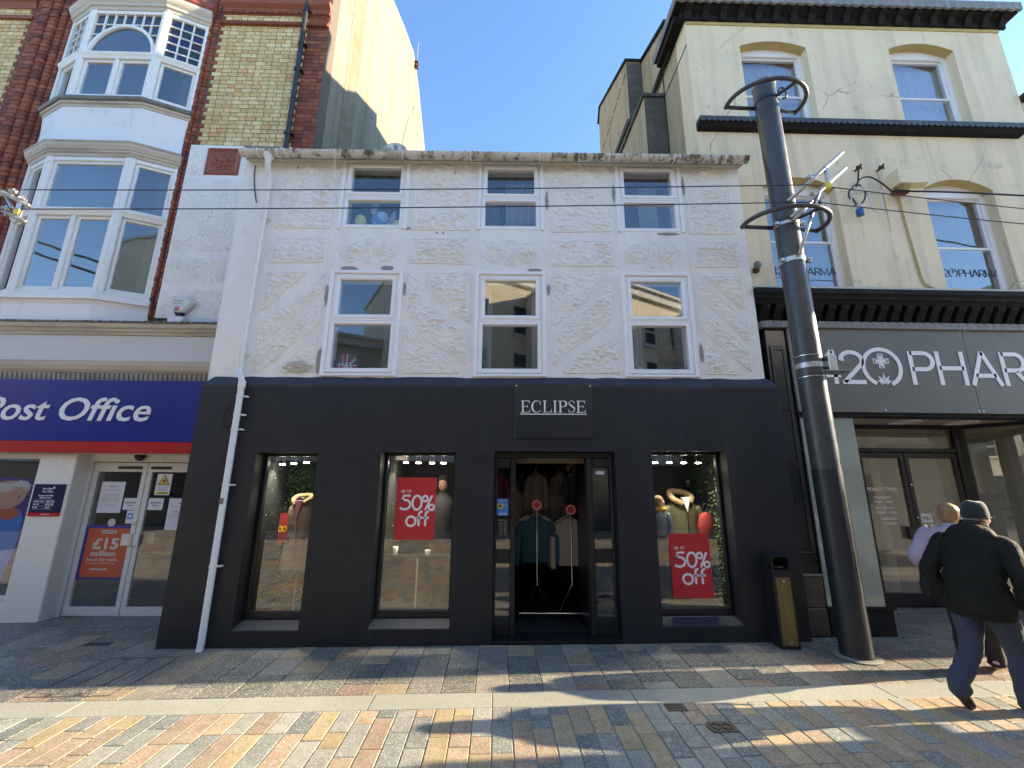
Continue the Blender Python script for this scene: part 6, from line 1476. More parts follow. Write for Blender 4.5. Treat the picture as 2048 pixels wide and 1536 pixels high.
t = thing('wall_lamp', 'small grey round bulkhead fitting at the corner above the black shop cornice', 'lamp', (3.70, 5.5, 4.85)); mb = MB(); mb.ball((3.62, 5.50, 4.86), (.055, .05, .06), 12, 8); mb.build('body', MT['weathered_lead'], t, smooth=True)
mb = MB(); mb.box(3.60, 3.66, 5.53, 5.60, 4.78, 4.85); mb.build('bracket', MT['rust'], t)
# neighbours to the right; the unseen forward one is added to shade the street
nb = thing('corner_building', 'cream building edge with dark roof beyond the far right corner of the cream stucco building', 'building', (10, 5.6, 0))
mb = MB(); mb.box(8.52, 10.2, 5.64, 12, -.1, 8.0); mb.build('wall', MT['cream_stucco'], nb)
mb = MB(); mb.box(8.50, 10.2, 5.5, 12, 8.0, 8.12); mb.build('roof_edge', MT['cornice_black'], nb)
mb = MB(); mb.box(8.50, 10.2, 5.55, 5.64, 7.15, 7.3); mb.build('string_course', MT['cornice_black'], nb)
nb = thing('added_shade_building', 'unseen grey rendered building added further right, standing forward to shade the street', 'building', (12, 5.24, 0))
mb = MB(); mb.box(10.25, 14.5, 5.24, 12, -.1, 7.5); mb.build('wall', MT['opp_grey'], nb)
mb = MB(); mb.prism_x([(5.1, 7.5), (12, 7.5), (8.4, 9.2)], 10.2, 14.55); mb.build('roof', MT['slate_roof'], nb)
for k in range(3):
    mb = MB(); mb.frame(10.7 + k * 1.25, 11.6 + k * 1.25, 3.6, 5.2, 5.18, 5.26, .06, b=.01); o = mb.build('window', MT['upvc'], nb); mb = MB(); mb.box(10.75 + k * 1.25, 11.55 + k * 1.25, 5.22, 5.23, 3.65, 5.15); mb.build('pane', MT['opp_dark'], o)
# ------------------------------------------------------------------ opposite side of the street (seen in the glass)
def opposite(name, label, x0, x1, yf, h, m, rows, cols, shopm):
    t = thing(name, label, 'building', ((x0 + x1) / 2, yf, 0)); w = (x1 - x0) / cols; hs = []
    zs = [3.9 + k * (h - 4.4) / rows for k in range(rows)]
    mb = MB(); mb.box(x0, x1, yf - 8, yf, 3.2, h); mb.build('wall', MT[m], t)
    mb = MB(); mb.box(x0, x1, yf - 8, yf - .1, -.2, 3.2); mb.build('shop_front', MT['opp_front'], t)
    mb = MB(); mb.box(x0 - .1, x1 + .1, yf - 8, yf + .35, h, h + .12); mb.box(x0, x1, yf, yf + .2, h - .35, h); mb.build('cornice', MT['opp_white'], t)
    mb = MB(); mb.box(x0, x1, yf - .1, yf + .12, 2.6, 3.25); mb.build('fascia', MT['opp_white'], t)
    for z in zs:
        for c in range(cols):
            a = x0 + w * (c + .28); b = x0 + w * (c + .72); hh = (h - 4.4) / rows * .62
            mb = MB(T=lambda p: (p[0], 2 * yf - p[1], p[2])); mb.frame(a, b, z, z + hh, yf - .06, yf + .05, .06, b=.01); mb.box(a, b, yf - .05, yf, z + hh * .48, z + hh * .54); o = mb.build('window', MT['opp_white'], t)
            mb = MB(); mb.box(a + .05, b - .05, yf, yf + .02, z + .05, z + hh - .05); mb.build('pane', MT['opp_dark'], o)
            mb = MB(); mb.box(a - .1, b + .1, yf, yf + .12, z - .12, z); mb.build('sill', MT['opp_white'], o)
    for c in range(cols):
        mb = MB(); mb.box(x0 + w * c + .2, x0 + w * (c + 1) - .2, yf - .1, yf - .05, .4, 2.5); mb.build('shop_window', MT['opp_dark'], t)
    a = radians(-30); cx = (x0 + x1) / 2  # fronts turned to the sun so they throw warm light back
    t.rotation_euler = (0, 0, a)
    return t
opposite('opposite_building', 'tall beige building across the street behind the viewer, three window columns', -4.6, 2.2, -7.2, 11.5, 'opp_cream', 3, 3, 'opp_grey')
opposite('opposite_building', 'grey building across the street with the lowest roof', -12.5, -4.6, -7.0, 8.2, 'opp_grey', 2, 3, 'opp_cream')
opposite('opposite_building', 'pale cream building across the street with a yellow edge, four window columns', 2.3, 9.4, -7.1, 10.5, 'opp_cream', 3, 4, 'opp_white')
opposite('opposite_building', 'white building across the street at the far right end', 9.4, 17, -7.0, 9.5, 'opp_white', 3, 3, 'opp_grey')
opposite('opposite_building', 'long dull grey terrace across the street at the far left end', -34, -12.5, -7.1, 9.0, 'opp_grey', 2, 8, 'opp_grey')
opposite('opposite_building', 'long dull cream terrace across the street beyond the white building', 17, 34, -7.1, 9.0, 'opp_cream', 2, 7, 'opp_grey')

# ------------------------------------------------------------------ tall street post with hoops
PX, PY = 3.685, 4.86
def post(name, label, loc_x, loc_y):
    t = thing(name, label, 'street post', (loc_x, loc_y, gz(loc_x)))
    cx, cy = loc_x, loc_y
    top = 7.27
    def lean(z): return -.055 * (z / 7.5)
    def T(p): return (p[0] + lean(p[2]), p[1], p[2])
    mb = MB(T=T); mb.lathe([(.148, gz(cx) - .05), (.148, .08), (.146, .5), (.146, 1.9), (.1455, 1.95)], cx, cy, 28); mb.build('base_sleeve', MT['pole_dark'], t, auto=40)
    mb = MB(T=T); mb.lathe([(.1445, 1.95), (.143, 4.6), (.142, top)], cx, cy, 28); sh = mb.build('shaft', MT['pole_paint'], t, auto=40)
    mb = MB(T=T); mb.lathe([(.147, top - .02), (.15, top), (.15, top + .03), (.125, top + .09), (.05, top + .12)], cx, cy, 24); mb.build('cap', MT['weathered_lead'], t, auto=40)
    mb = MB(T=T); mb.lathe([(.152, gz(cx) + .0), (.21, gz(cx) + .004), (.22, gz(cx) + .010), (.15, gz(cx) + .02)], cx, cy, 20, cap=False); mb.build('mortar_collar', MT['joint_sand'], t)
    def hoop(z, drop):
        hp = [(cx + .53 * cos(radians(a)), cy + .04 - .42 * sin(radians(a)), z + .0) for a in range(-14, 191, 8)]
        hp = [(p[0], p[1], p[2]) for p in hp]
        mb = MB(T=T); mb.tube(hp, .029, 10); 
        mb.tube([hp[0], (cx + .10, cy + .10, z)], .026, 8); mb.tube([hp[-1], (cx - .10, cy + .10, z)], .026, 8)
        mb.tube([(cx + .06, cy - .1, z), (cx + .22, cy - .345, z)], .022, 8)
        o = mb.build('hoop', MT['pole_paint'], t, smooth=True)
        for e in (hp[0], hp[-1]):
            mb = MB(T=T); mb.ball(e, .032, 10, 6); mb.build('hoop_end', MT['pole_paint'], o, smooth=True)
        mb = MB(T=T); mb.lathe([(.146, z - .03), (.150, z - .028), (.150, z + .028), (.146, z + .03)], cx, cy, 24); mb.build('hoop_band', MT['pole_dark'], o, auto=40)
    hoop(7.02, 0); hoop(5.10, 0)
    mb = MB(T=T); mb.tube([(cx + .13 + .055 * cos(a), cy - .16, 7.02 + .09 * sin(a)) for a in np.linspace(-1.7, 3.6, 14)], .014, 8); mb.build('lifting_eye', MT['pole_paint'], t, smooth=True)
    for z in (5.06, 4.54, 3.16):
        mb = MB(T=T); mb.lathe([(.1455, z - .032), (.1485, z - .03), (.1485, z + .03), (.1455, z + .032)], cx, cy, 28)
        if z != 3.16: mb.box(cx - .19, cx - .14, cy - .08, cy - .04, z - .02, z + .02)
        o = mb.build('clamp_band', MT['galvanised'], t, auto=40)
        mb = MB(T=T); mb.box(cx + .135, cx + .19, cy - .09, cy - .05, z - .03, z + .03); mb.lathe([(.015, cy - .11), (.015, cy - .03)], cx + .165, z, 8, axis='y'); mb.build('clamp_bolt', MT['galvanised'], o)
    for z in (3.02, 3.28):
        mb = MB(T=T); mb.lathe([(.1455, z - .006), (.148, z - .004), (.148, z + .004), (.1455, z + .006)], cx, cy, 28); mb.build('steel_strap', MT['steel'], t, auto=40)
    mb = MB(T=T); mb.bbox(cx + .09, cx + .19, cy - .20, cy - .10, 3.06, 3.25, .01); mb.box(cx + .0, cx + .33, cy - .24, cy - .04, 3.055, 3.062); mb.build('sign_bracket', MT['steel'], t)
    mb = MB(T=T)
    for k in range(16):
        pass
    A = [radians(a) for a in range(-72, -19, 8)]
    for z0, z1 in ((1.16, 1.73), (.62, 1.10)):
        V = [(cx + .1485 * cos(a), cy + .1485 * sin(a), z) for a in A for z in (z0, z1)]
        m2 = MB(T=T); m2.add(V, [(2 * i, 2 * i + 2, 2 * i + 3, 2 * i + 1) for i in range(len(A) - 1)])
        o = m2.build('hatch', MT['pole_dark'], t, smooth=True)
        m2 = MB(T=T); m2.lathe([(.012, -.1), (.012, .0)], 0, 0, 8, axis='y'); 
    for k in range(14):
        z = 1.9 + k * .37; 
        mb = MB(T=T); mb.ball((cx + .143 * cos(-2.4 + (k % 3) * .9), cy + .143 * sin(-2.4 + (k % 3) * .9), z), .009, 6, 4); mb.build('screw', MT['pole_dark'], t)
    # catenary bracket: twin tubes, struts, clamps
    dx, dy = .70, .30
    for z0, z1 in ((5.32, 5.93), (5.08, 5.70)):
        mb = MB(); mb.tube([(cx - .08, cy - .16, z0), (cx + .60, cy - .32, z1)], .024, 8); mb.build('bracket_tube', MT['galvanised'], t, smooth=True)
    mb = MB(); mb.tube([(cx - .06, cy - .17, 4.56), (cx + .28, cy - .25, 5.42)], .020, 8); mb.tube([(cx - .06, cy - .17, 5.03), (cx + .22, cy - .22, 5.33)], .024, 8); mb.build('bracket_strut', MT['galvanised'], t, smooth=True)
    mb = MB(); mb.box(cx + .37, cx + .405, cy - .29, cy - .25, 5.46, 5.77); mb.build('bracket_spacer', MT['galvanised'], t)
    mb = MB(); mb.box(cx + .325, cx + .37, cy - .33, cy - .29, 5.40, 5.48); mb.build('yellow_tag', MT['yellow_tag'], t)
    for z, x in ((5.585, cx + .19), (5.345, cx + .20)):
        mb = MB(); mb.ball((x, cy - .24, z + .03), (.045, .03, .03), 8, 6); mb.tube([(x - .05, cy - .24, z + .02), (x + .05, cy - .24, z + .06)], .014, 6); mb.tube([(x, cy - .24, z - .02), (x + .01, cy - .24, z + .09)], .01, 6); mb.build('wire_clamp', MT['galvanised'], t)
    return t
post('street_post', 'tall dark grey tubular post with two hoops and a galvanised wire bracket', PX, PY)
# second post just outside the left edge: only its bracket shows
t = thing('street_post', 'bright galvanised twin-tube wire bracket of a post just outside the left edge', 'street post', (-11.5, 5.6, gz(-11.5)))
mb = MB(); mb.lathe([(.146, -.12), (.142, 7.5)], -11.5, 5.6, 24); mb.build('shaft', MT['pole_paint'], t, auto=40)
for z0, z1 in ((5.52, 4.925), (5.28, 4.72)):
    mb = MB(); mb.tube([(-11.4, 5.5, z0 + 1.4), (-6.85, 4.72, z0), (-5.68, 4.55, z1)], .026, 8); mb.build('bracket_tube', MT['galvanised'], t, smooth=True)
mb = MB(); mb.tube([(-6.06, 4.60, 5.10), (-5.83, 4.58, 4.80)], .016, 6); mb.tube([(-6.5, 4.62, 5.10), (-6.05, 4.6, 5.115)], .016, 6); mb.build('bracket_strut', MT['galvanised'], t, smooth=True)
mb = MB(); mb.box(-5.80, -5.765, 4.54, 4.57, 4.77, 4.98); mb.build('bracket_spacer', MT['galvanised'], t)
mb = MB(); mb.box(-5.81, -5.76, 4.525, 4.54, 4.80, 4.87); mb.build('yellow_tag', MT['yellow_tag'], t)
for x, z in ((-5.93, 5.13), (-5.95, 4.90), (-5.80, 5.03)):
    mb = MB(); mb.tube([(x - .05, 4.56, z + .01), (x + .04, 4.56, z - .01)], .022, 6); mb.tube([(x, 4.57, z - .10), (x - .01, 4.56, z + .04)], .012, 6); mb.build('wire_clamp', MT['galvanised'], t)
mb = MB(); mb.tube(cat([(-6.05, 4.58, 4.88), (-6.10, 4.6, 4.72), (-6.16, 4.6, 4.60), (-6.20, 4.6, 4.45)]), .009, 5); mb.build('loose_lead', MT['wire_black'], t)
def wire(label, pts, r=.0065):
    out = []
    for (a, b, sag) in pts:
        for k in range(24):
            q = k / 24; out.append((a[0] + (b[0] - a[0]) * q, a[1] + (b[1] - a[1]) * q, a[2] + (b[2] - a[2]) * q - sag * 4 * q * (1 - q)))
    out.append(pts[-1][1])
    mb = MB(); mb.tube(out, r, 6); o = mb.build('overhead_wire', MT['wire_black'], smooth=True); tag(o, label, 'wire', 'overhead wires along the street')
wire('upper of two thin dark wires strung along the street between the brackets', [((-6.15, 4.58, 5.165), (3.88, 4.62, 5.505), 0.03), ((3.88, 4.62, 5.505), (9.0, 4.75, 5.13), 0.03)])
wire('lower of two thin dark wires strung along the street between the brackets', [((-6.15, 4.56, 4.885), (3.88, 4.62, 5.255), 0.03), ((3.88, 4.62, 5.255), (9.0, 4.75, 4.92), 0.03)])
mb = MB(); mb.tube(cat([(5.80, 5.45, 6.10), (6.6, 5.3, 5.98), (7.6, 5.2, 5.86), (8.8, 5.1, 5.72)]), .013, 6); tag(mb.build('power_cable', MT['wire_black'], smooth=True), 'thicker black cable running right from the blue-plugged coil past the sash window', 'cable')

# ------------------------------------------------------------------ van past the right edge, placed and sized to shade the near setts
t = thing('parked_van', 'white panel van standing just outside the right edge, mirrored in the pharmacy glass', 'van', (8.3, 2.4, gz(8.3)))
z = gz(8.3); mb = MB()
side = [(5.95, .35), (5.95, .95), (6.15, 1.10), (6.70, 1.25), (7.15, 2.1), (7.45, 2.65), (10.9, 2.72), (11.0, .4), (10.6, .35)]
mb.prism([(p[0], p[1] + z) for p in side], 1.45, 3.62); van = mb.build('body', mat('van_white', (0.72, 0.72, 0.72), 0.25, coat=0.4), t, auto=30)
mb = MB(); mb.add([(6.74, 1.55, 1.31 + z), (6.74, 3.52, 1.31 + z), (7.14, 3.47, 2.06 + z), (7.14, 1.60, 2.06 + z)], [(0, 1, 2, 3)]); mb.v = [(p[0] - .012, p[1], p[2] + .01) for p in mb.v]; mb.build('windscreen', MT['opp_dark'], t)
mb = MB(); mb.prism([(7.0, 1.30 + z), (7.42, 1.92 + z), (8.2, 1.95 + z), (8.2, 1.30 + z)], 3.62, 3.625); mb.build('side_window', MT['opp_dark'], t)
for x in (6.85, 10.0):
    for y in (1.50, 3.57):
        mb = MB(); mb.lathe([(.20, y - .1), (.33, y - .1), (.34, y - .08), (.34, y + .08), (.33, y + .1), (.20, y + .1)], x, z + .34, 20, axis='y'); w = mb.build('wheel', MT['dark_plastic'], t, auto=40); mb = MB(); mb.lathe([(.21, y - .07), (.21, y + .07)], x, z + .34, 16, axis='y'); mb.build('hub', MT['galvanised'], w)
mb = MB(); mb.bbox(7.15, 7.25, 3.64, 3.80, 1.30 + z, 1.52 + z, .02); mb.build('mirror', MT['dark_plastic'], t)
for y in (1.65, 3.2):
    mb = MB(); mb.box(5.94, 5.96, y - .12, y + .12, .78 + z, .92 + z); mb.build('headlight', MT['glass_frost'], t)
mb = MB(); mb.box(5.90, 5.96, 1.5, 3.57, .3 + z, .55 + z); mb.build('bumper', MT['dark_plastic'], t)

# ------------------------------------------------------------------ slim litter bin
t = thing('cigarette_bin', 'slim black bin with a worn brown metal front panel against the black wall', 'bin', (3.14, 5.15, gz(3.14)))
def BT(p):
    a = -.06; x, y = p[0], p[1]; return (3.145 + x * cos(a) - y * sin(a), 5.175 + x * sin(a) + y * cos(a), p[2] + gz(3.145))
mb = MB(T=BT); mb.box(-.105, -.088, -.10, .11, 0, .94); mb.box(.088, .105, -.10, .11, 0, .94); mb.box(-.088, .088, .09, .11, 0, .94); mb.box(-.105, .105, -.105, .112, .94, .955); mb.box(-.088, .088, -.10, .09, .0, .03); mb.box(-.088, .088, -.098, .09, .735, .76); body = mb.build('body', MT['bin_black'], t)
mb = MB(T=BT); mb.bbox(-.078, .078, -.112, -.09, .035, .725, .004); mb.build('front_panel', MT['bin_brown'], t)
mb = MB(T=BT); mb.box(-.088, .088, -.097, -.07, .03, .735); mb.build('door_shadow_gap', MT['print_black'], t)
mb = MB(T=BT); mb.prism_x([(-.10, .765), (-.10, .80), (.06, .84), (.06, .765)], -.087, .087); mb.build('ash_tray', MT['bin_black'], t)
mb = MB(T=BT); mb.lathe([(.06, .826), (.05, .832), (.04, .822)], .0, -.03, 14); mb.build('stub_ring', MT['steel_edge'], t)
mb = MB(T=BT); mb.lathe([(.014, -.112), (.013, -.118), (.006, -.119)], .0, .69, 12, axis='y'); mb.build('lock', MT['steel'], t)
mb = MB(T=BT); mb.box(-.015, .015, -.114, -.112, .055, .09); mb.build('label_plate', MT['weathered_lead'], t)
# ------------------------------------------------------------------ things in the shop windows and doorway
def hedge(name, label, boxes, n, seed):
    R = random.Random(seed); t = thing(name, label, 'hedge panel', ((boxes[0][0] + boxes[0][1]) / 2, (boxes[0][2] + boxes[0][3]) / 2, boxes[0][4]))
    V = []; F = []
    for (x0, x1, y0, y1, z0, z1) in boxes:
        for i in range(n):
            c = Vector((R.uniform(x0, x1), R.uniform(y0, y1), R.uniform(z0, z1)))
            a = Vector((R.gauss(0, 1), R.gauss(0, 1), R.gauss(0, 1))).normalized(); b = a.orthogonal().normalized(); s_ = R.uniform(.011, .02)
            o = len(V); V += [c - a * s_, c + b * s_ * .6, c + a * s_, c - b * s_ * .6]; F.append((o, o + 1, o + 2, o + 3))
    mb = MB(); mb.add(V, F); tag(mb.build('leaves', MT['leaf'], t, recalc=False), kind='stuff')
    for (x0, x1, y0, y1, z0, z1) in boxes:
        mb = MB(); mb.box(x0 + (.0 if x1 - x0 > .3 else .06), x1 - (0 if x1 - x0 > .3 else .0), y0 + (.06 if x1 - x0 > .3 else 0), y1, z0, z1); mb.build('backing', MT['mat_black'], t)
    return t
hedge('hedge_panel', 'artificial box hedge lining the left and back of the window with the taupe gilet', [(-3.20, -2.72, 6.27, 6.41, .15, 2.7), (-3.22, -3.08, 5.62, 6.27, .15, 2.6)], 6500, 1)
hedge('hedge_panel', 'artificial box hedge along the left side of the window with the higher red poster', [(-1.62, -1.47, 5.62, 6.75, .95, 2.6)], 7500, 2)
hedge('hedge_panel', 'artificial box hedge along the right side of the window with the lower red poster', [(2.88, 3.05, 5.62, 6.75, .2, 2.6)], 8000, 3)
def spotlight(x, y, z, label, grp, tilt=0.0):
    t = thing('track_spotlight', label, 'spotlight', (x, y, z), grp)
    mb = MB(); mb.lathe([(.030, z + .012), (.033, z + .02), (.033, z + .12), (.026, z + .135)], x, y, 14); mb.build('can', MT['dark_plastic'], t, auto=40)
    mb = MB(); mb.tube([(x, y, z + .13), (x, y, z + .24)], .008, 6); mb.build('stem', MT['dark_plastic'], t)
    mb = MB(); mb.lathe([(.034, z), (.034, z + .012)], x, y, 16); mb.build('lens', MT['lamp_face'], t)
    ld = bpy.data.lights.new('spot', 'SPOT'); lo = bpy.data.objects.new('bulb', ld); COL.objects.link(lo); lo.parent = t; lo.matrix_parent_inverse = Matrix.Translation(-Vector((x, y, z)))
    ld.energy = 5; ld.color = (1, .92, .72); ld.spot_size = radians(115); ld.spot_blend = .6; ld.shadow_soft_size = .03; lo.location = (x, y + .0, z - .02); lo.rotation_euler = (radians(-14), 0, 0)
    return t
for i, x in enumerate((-2.99, -2.84, -2.67)): spotlight(x, 5.9, 1.985 + .012 * i, ('leftmost', 'middle', 'rightmost')[i] + ' of the three lit spotlights above the taupe gilet', 'spotlights above the taupe gilet')
for i, x in enumerate((-1.33, -1.16, -.977, -.822)): spotlight(x, 5.9, 2.02, ('leftmost', 'second from left', 'third from left', 'rightmost')[i] + ' of the four lit spotlights above the higher red poster', 'spotlights above the higher red poster')
for i, x in enumerate((2.08, 2.275, 2.475, 2.677)): spotlight(x, 5.9, 2.055, ('leftmost', 'second from left', 'third from left', 'rightmost')[i] + ' of the four lit spotlights above the lower red poster', 'spotlights above the lower red poster')
# red sale posters
def sale_poster(label, x0, x1, z0, z1, y, curl=0.0):
    t = thing('sale_poster', label, 'poster', ((x0 + x1) / 2, y, z0))
    w = x1 - x0; h = z1 - z0; n = 10; V = []; F = []
    for i in range(n + 1):
        q = i / n; yy = y + curl * (.5 - q) ** 3 * 4 * 0 ; dx = curl * (1 - q) ** 3
        V += [(x0 + dx, yy, z0 + h * q), (x1 + dx * 1.2, yy, z0 + h * q)]
    for i in range(n): F.append((2 * i, 2 * i + 1, 2 * i + 3, 2 * i + 2))
    mb = MB(); mb.add(V, F); mb.build('sheet', MT['poster_red'], t, recalc=False)
    mb = MB(); X = lambda a: x0 + a * w; Z = lambda b: z0 + b * h; y1 = y - .0012; y0 = y - .0022; s_ = .026 * h / .745
    text_mb('up to', X(.11), X(.37), Z(.735), Z(.80), y1, .001, mb=mb)
    def rb(P, c=False): mb.ribbon(P, s_, y0, y1, c)
    # 5
    rb([(X(.36), Z(.70)), (X(.19), Z(.70)), (X(.145), Z(.585))]); rb([(X(.145), Z(.587))] + [(X(.22) + w * .145 * cos(radians(a)), Z(.555) + h * .075 * sin(radians(a))) for a in range(112, -151, -12)])
    # 0, %
    rb([(X(.535) + w * .115 * cos(radians(a)), Z(.588) + h * .112 * sin(radians(a))) for a in range(0, 360, 12)], True)
    for cx, cz in ((.735, .655), (.905, .515)): rb([(X(cx) + w * .065 * cos(radians(a)), Z(cz) + h * .043 * sin(radians(a))) for a in range(0, 360, 15)], True)
    rb([(X(.75), Z(.47)), (X(.91), Z(.705))])
    # off
    rb([(X(.405) + w * .115 * cos(radians(a)), Z(.29) + h * .075 * sin(radians(a))) for a in range(0, 360, 12)], True)
    for fx in (.60, .765):
        rb([(X(fx), Z(.215)), (X(fx), Z(.395))] + [(X(fx + .065) + w * .065 * cos(radians(a)), Z(.40) + h * .043 * sin(radians(a))) for a in range(180, 69, -15)]); rb([(X(fx - .055), Z(.345)), (X(fx + .09), Z(.345))])
    mb.build('lettering', MT['white_text'], t); return t
sale_poster('red up to 50% off poster hanging high in the window left of the doorway', -1.335, -.845, 1.085, 1.828, 5.512)
sale_poster('red up to 50% off poster low in the window right of the doorway, foot curling', 2.050, 2.545, .442, 1.178, 5.512, .012)
# mannequin with taupe gilet
def quilt(n, amp=.06): return lambda t, k: 1 + amp * (abs(sin(pi * n * t)) ** .6 - .5)
t = thing('mannequin', 'headless mannequin in a long taupe padded gilet with fur-trimmed hood', 'mannequin', (-2.70, 6.02, .1))
cx, cy = -2.70, 6.02
mb = MB(); mb.loft([(cx, cy, .62, .215, .15, 0), (cx, cy, .80, .20, .145, 0), (cx, cy, 1.02, .165, .13, 0), (cx, cy, 1.12, .15, .12, 0), (cx, cy, 1.28, .175, .13, 0), (cx, cy, 1.42, .17, .115, 0), (cx, cy, 1.50, .10, .09, 0)], 28, bulge=quilt(15)); mb.build('gilet', MT['vest_taupe'], t, smooth=True)
mb = MB(); mb.prism([(cx - .045, 1.52), (cx + .05, 1.52), (cx + .0, 1.27)], cy - .165, cy - .10); mb.build('pink_top', MT['pink_top'], t)
mb = MB(); mb.tube([(cx - .01, cy - .155, .64), (cx + .0, cy - .143, 1.0), (cx + .002, cy - .146, 1.28)], .008, 6); mb.build('zip', MT['beige_cloth'], t)
mb = MB(); mb.tube([(cx - .09, cy - .115, 1.06), (cx - .12, cy - .105, 1.01)], .008, 5); mb.build('pocket', MT['print_black'], t)
mb = MB(); mb.tube([(cx + .09, cy - .115, 1.06), (cx + .12, cy - .105, 1.01)], .008, 5); mb.build('pocket', MT['print_black'], t)
mb = MB(); mb.tube(cat([(cx - .04, cy - .13, 1.46), (cx - .10, cy - .08, 1.53), (cx - .09, cy + .05, 1.57), (cx + .05, cy + .08, 1.58), (cx + .11, cy - .03, 1.55), (cx + .05, cy - .13, 1.48)]), .034, 8); mb.build('fur_trim', MT['fur_tan'], t, smooth=True)
mb = MB(); mb.lathe([(.055, 1.47), (.045, 1.53), (.05, 1.56)], cx, cy, 14); mb.build('neck', MT['dark_plastic'], t, smooth=True)
mb = MB(); mb.lathe([(.012, .13), (.012, .64)], cx + .02, cy, 10); mb.build('pole', MT['white_cloth'], t)
mb = MB(); mb.lathe([(.15, .10), (.15, .115)], cx + .02, cy, 20); mb.build('base', MT['steel'], t)
mb = MB(); mb.box(-3.2, -2.1, 5.62, 6.4, .06, .10); tag(mb.build('display_floor', MT['interior_dark']), 'grey display plinth floor under the taupe gilet mannequin', 'plinth')
t = thing('red_reflection', 'ragged red banner-like reflection with yellow zeros, built solid beside the taupe gilet', 'banner', (-3.03, 6.2, 1.0))  # red reflection in the glass, built as a solid sheet
mb = MB(); mb.prism([(-3.10, 1.33), (-2.95, 1.34), (-2.95, 1.05), (-2.97, .96), (-3.0, .98), (-3.02, .92), (-3.10, .90)], 6.2, 6.204); mb.build('cloth', MT['red_cloth'], t)
mb = MB(); mb.ribbon([(-3.06 + .025 * cos(a), 1.13 + .035 * sin(a)) for a in np.linspace(0, 2 * pi, 14)[:-1]], .014, 6.194, 6.2, True); mb.ribbon([(-3.0 + .025 * cos(a), 1.13 + .035 * sin(a)) for a in np.linspace(0, 2 * pi, 14)[:-1]], .014, 6.194, 6.2, True); mb.build('lettering', MT['cctv_yellow'], t)
# dark mannequin behind the first poster
def dark_mannequin(x, y, zt, label, coat, hair=True, name='mannequin'):
    t = thing(name, label, 'mannequin', (x, y, .1))
    mb = MB(); mb.loft([(x, y, .95, .15, .10, 0), (x, y, 1.05, .16, .11, 0), (x, y, 1.30, .17, .12, 0), (x, y, 1.50, .18, .11, 0), (x, y, zt - .22, .06, .06, 0)], 20, bulge=quilt(7, .04)); 
    for s_ in (-1, 1): mb.loft([(x + s_ * .17, y, 1.52, .06, .06, 0), (x + s_ * .215, y, 1.25, .055, .055, 0), (x + s_ * .20, y - .03, .98, .042, .042, 0)], 12)
    mb.build('coat', MT[coat], t, smooth=True)
    for s_ in (-1, 1):
        mb = MB(); mb.loft([(x + s_ * .08, y, .98, .075, .075, 0), (x + s_ * .085, y, .55, .055, .06, 0), (x + s_ * .09, y, .2, .04, .045, 0)], 12); mb.build('leg', MT['black_cloth'], t, smooth=True)
    mb = MB(); mb.ball((x, y, zt - .11), (.075, .09, .115), 14, 9); hd = mb.build('head', MT['skin'] if hair else MT['dark_plastic'], t, smooth=True)
    if hair:
        mb = MB(); mb.loft([(x, y + .02, zt + .01, .05, .06, 0), (x, y + .02, zt - .05, .09, .10, 0), (x, y + .035, zt - .2, .10, .085, 0), (x, y + .04, zt - .36, .085, .06, 0)], 14); mb.build('hair', MT['black_cloth'], t, smooth=True)
    return t
dark_mannequin(-.86, 6.25, 1.86, 'long-haired mannequin in a black coat half hidden by the higher red poster', 'black_cloth')
for x, lab in ((-1.36, 'taller white cup below the left end of the higher red poster'), (-.95, 'smaller white cup below the right end of the higher red poster')):
    h = .10 if x < -1 else .06
    t = thing('white_cup', lab, 'cup', (x, 5.75, .875)); mb = MB(); mb.lathe([(.026, .875), (.036, .875 + h), (.032, .875 + h), (.022, .882)], x, 5.75, 16, cap=False); mb.build('cup', MT['white_cloth'], t, smooth=True); mb = MB(); mb.lathe([(.0265, .878), (.03, .90)], x, 5.75, 16, cap=False); mb.build('rim', MT['paper'], t)
mb = MB(); mb.box(-1.98, -.52, 5.70, 5.86, .84, .872); tag(mb.build('display_shelf', MT['black_frame']), 'narrow black shelf across the window behind the higher red poster', 'shelf')
mb = MB(); mb.lathe([(.012, .2), (.012, .80)], -1.12, 6.0, 10); mb.lathe([(.12, .10), (.12, .115)], -1.12, 6.0, 16); tag(mb.build('display_pole', MT['white_cloth']), 'thin white stand pole below the higher red poster', 'stand')
# green coat, jacket and bag behind the second poster
t = thing('mannequin', 'headless mannequin in a green padded coat with fur hood and white top', 'mannequin', (2.52, 6.25, .1)); cx, cy = 2.54, 6.25
mb = MB(); mb.loft([(cx, cy, .75, .225, .15, 0), (cx, cy, 1.0, .215, .15, 0), (cx, cy, 1.25, .205, .14, 0), (cx, cy, 1.45, .215, .13, 0), (cx, cy, 1.56, .11, .09, 0)], 28, bulge=quilt(9))
for s_ in (-1, 1): mb.loft([(cx + s_ * .19, cy, 1.47, .07, .075, 0), (cx + s_ * .27, cy, 1.2, .065, .07, 0), (cx + s_ * .27, cy - .03, .92, .05, .055, 0)], 14, bulge=quilt(6))
mb.build('coat', MT['coat_green'], t, smooth=True)
mb = MB(); mb.prism([(cx - .05, 1.60), (cx + .06, 1.60), (cx + .015, 1.40)], cy - .17, cy - .11); mb.build('white_top', MT['white_cloth'], t)
mb = MB(); mb.tube([(cx + .015, cy - .152, .78), (cx + .02, cy - .147, 1.2), (cx + .02, cy - .137, 1.42)], .009, 6); mb.build('zip', MT['print_black'], t)
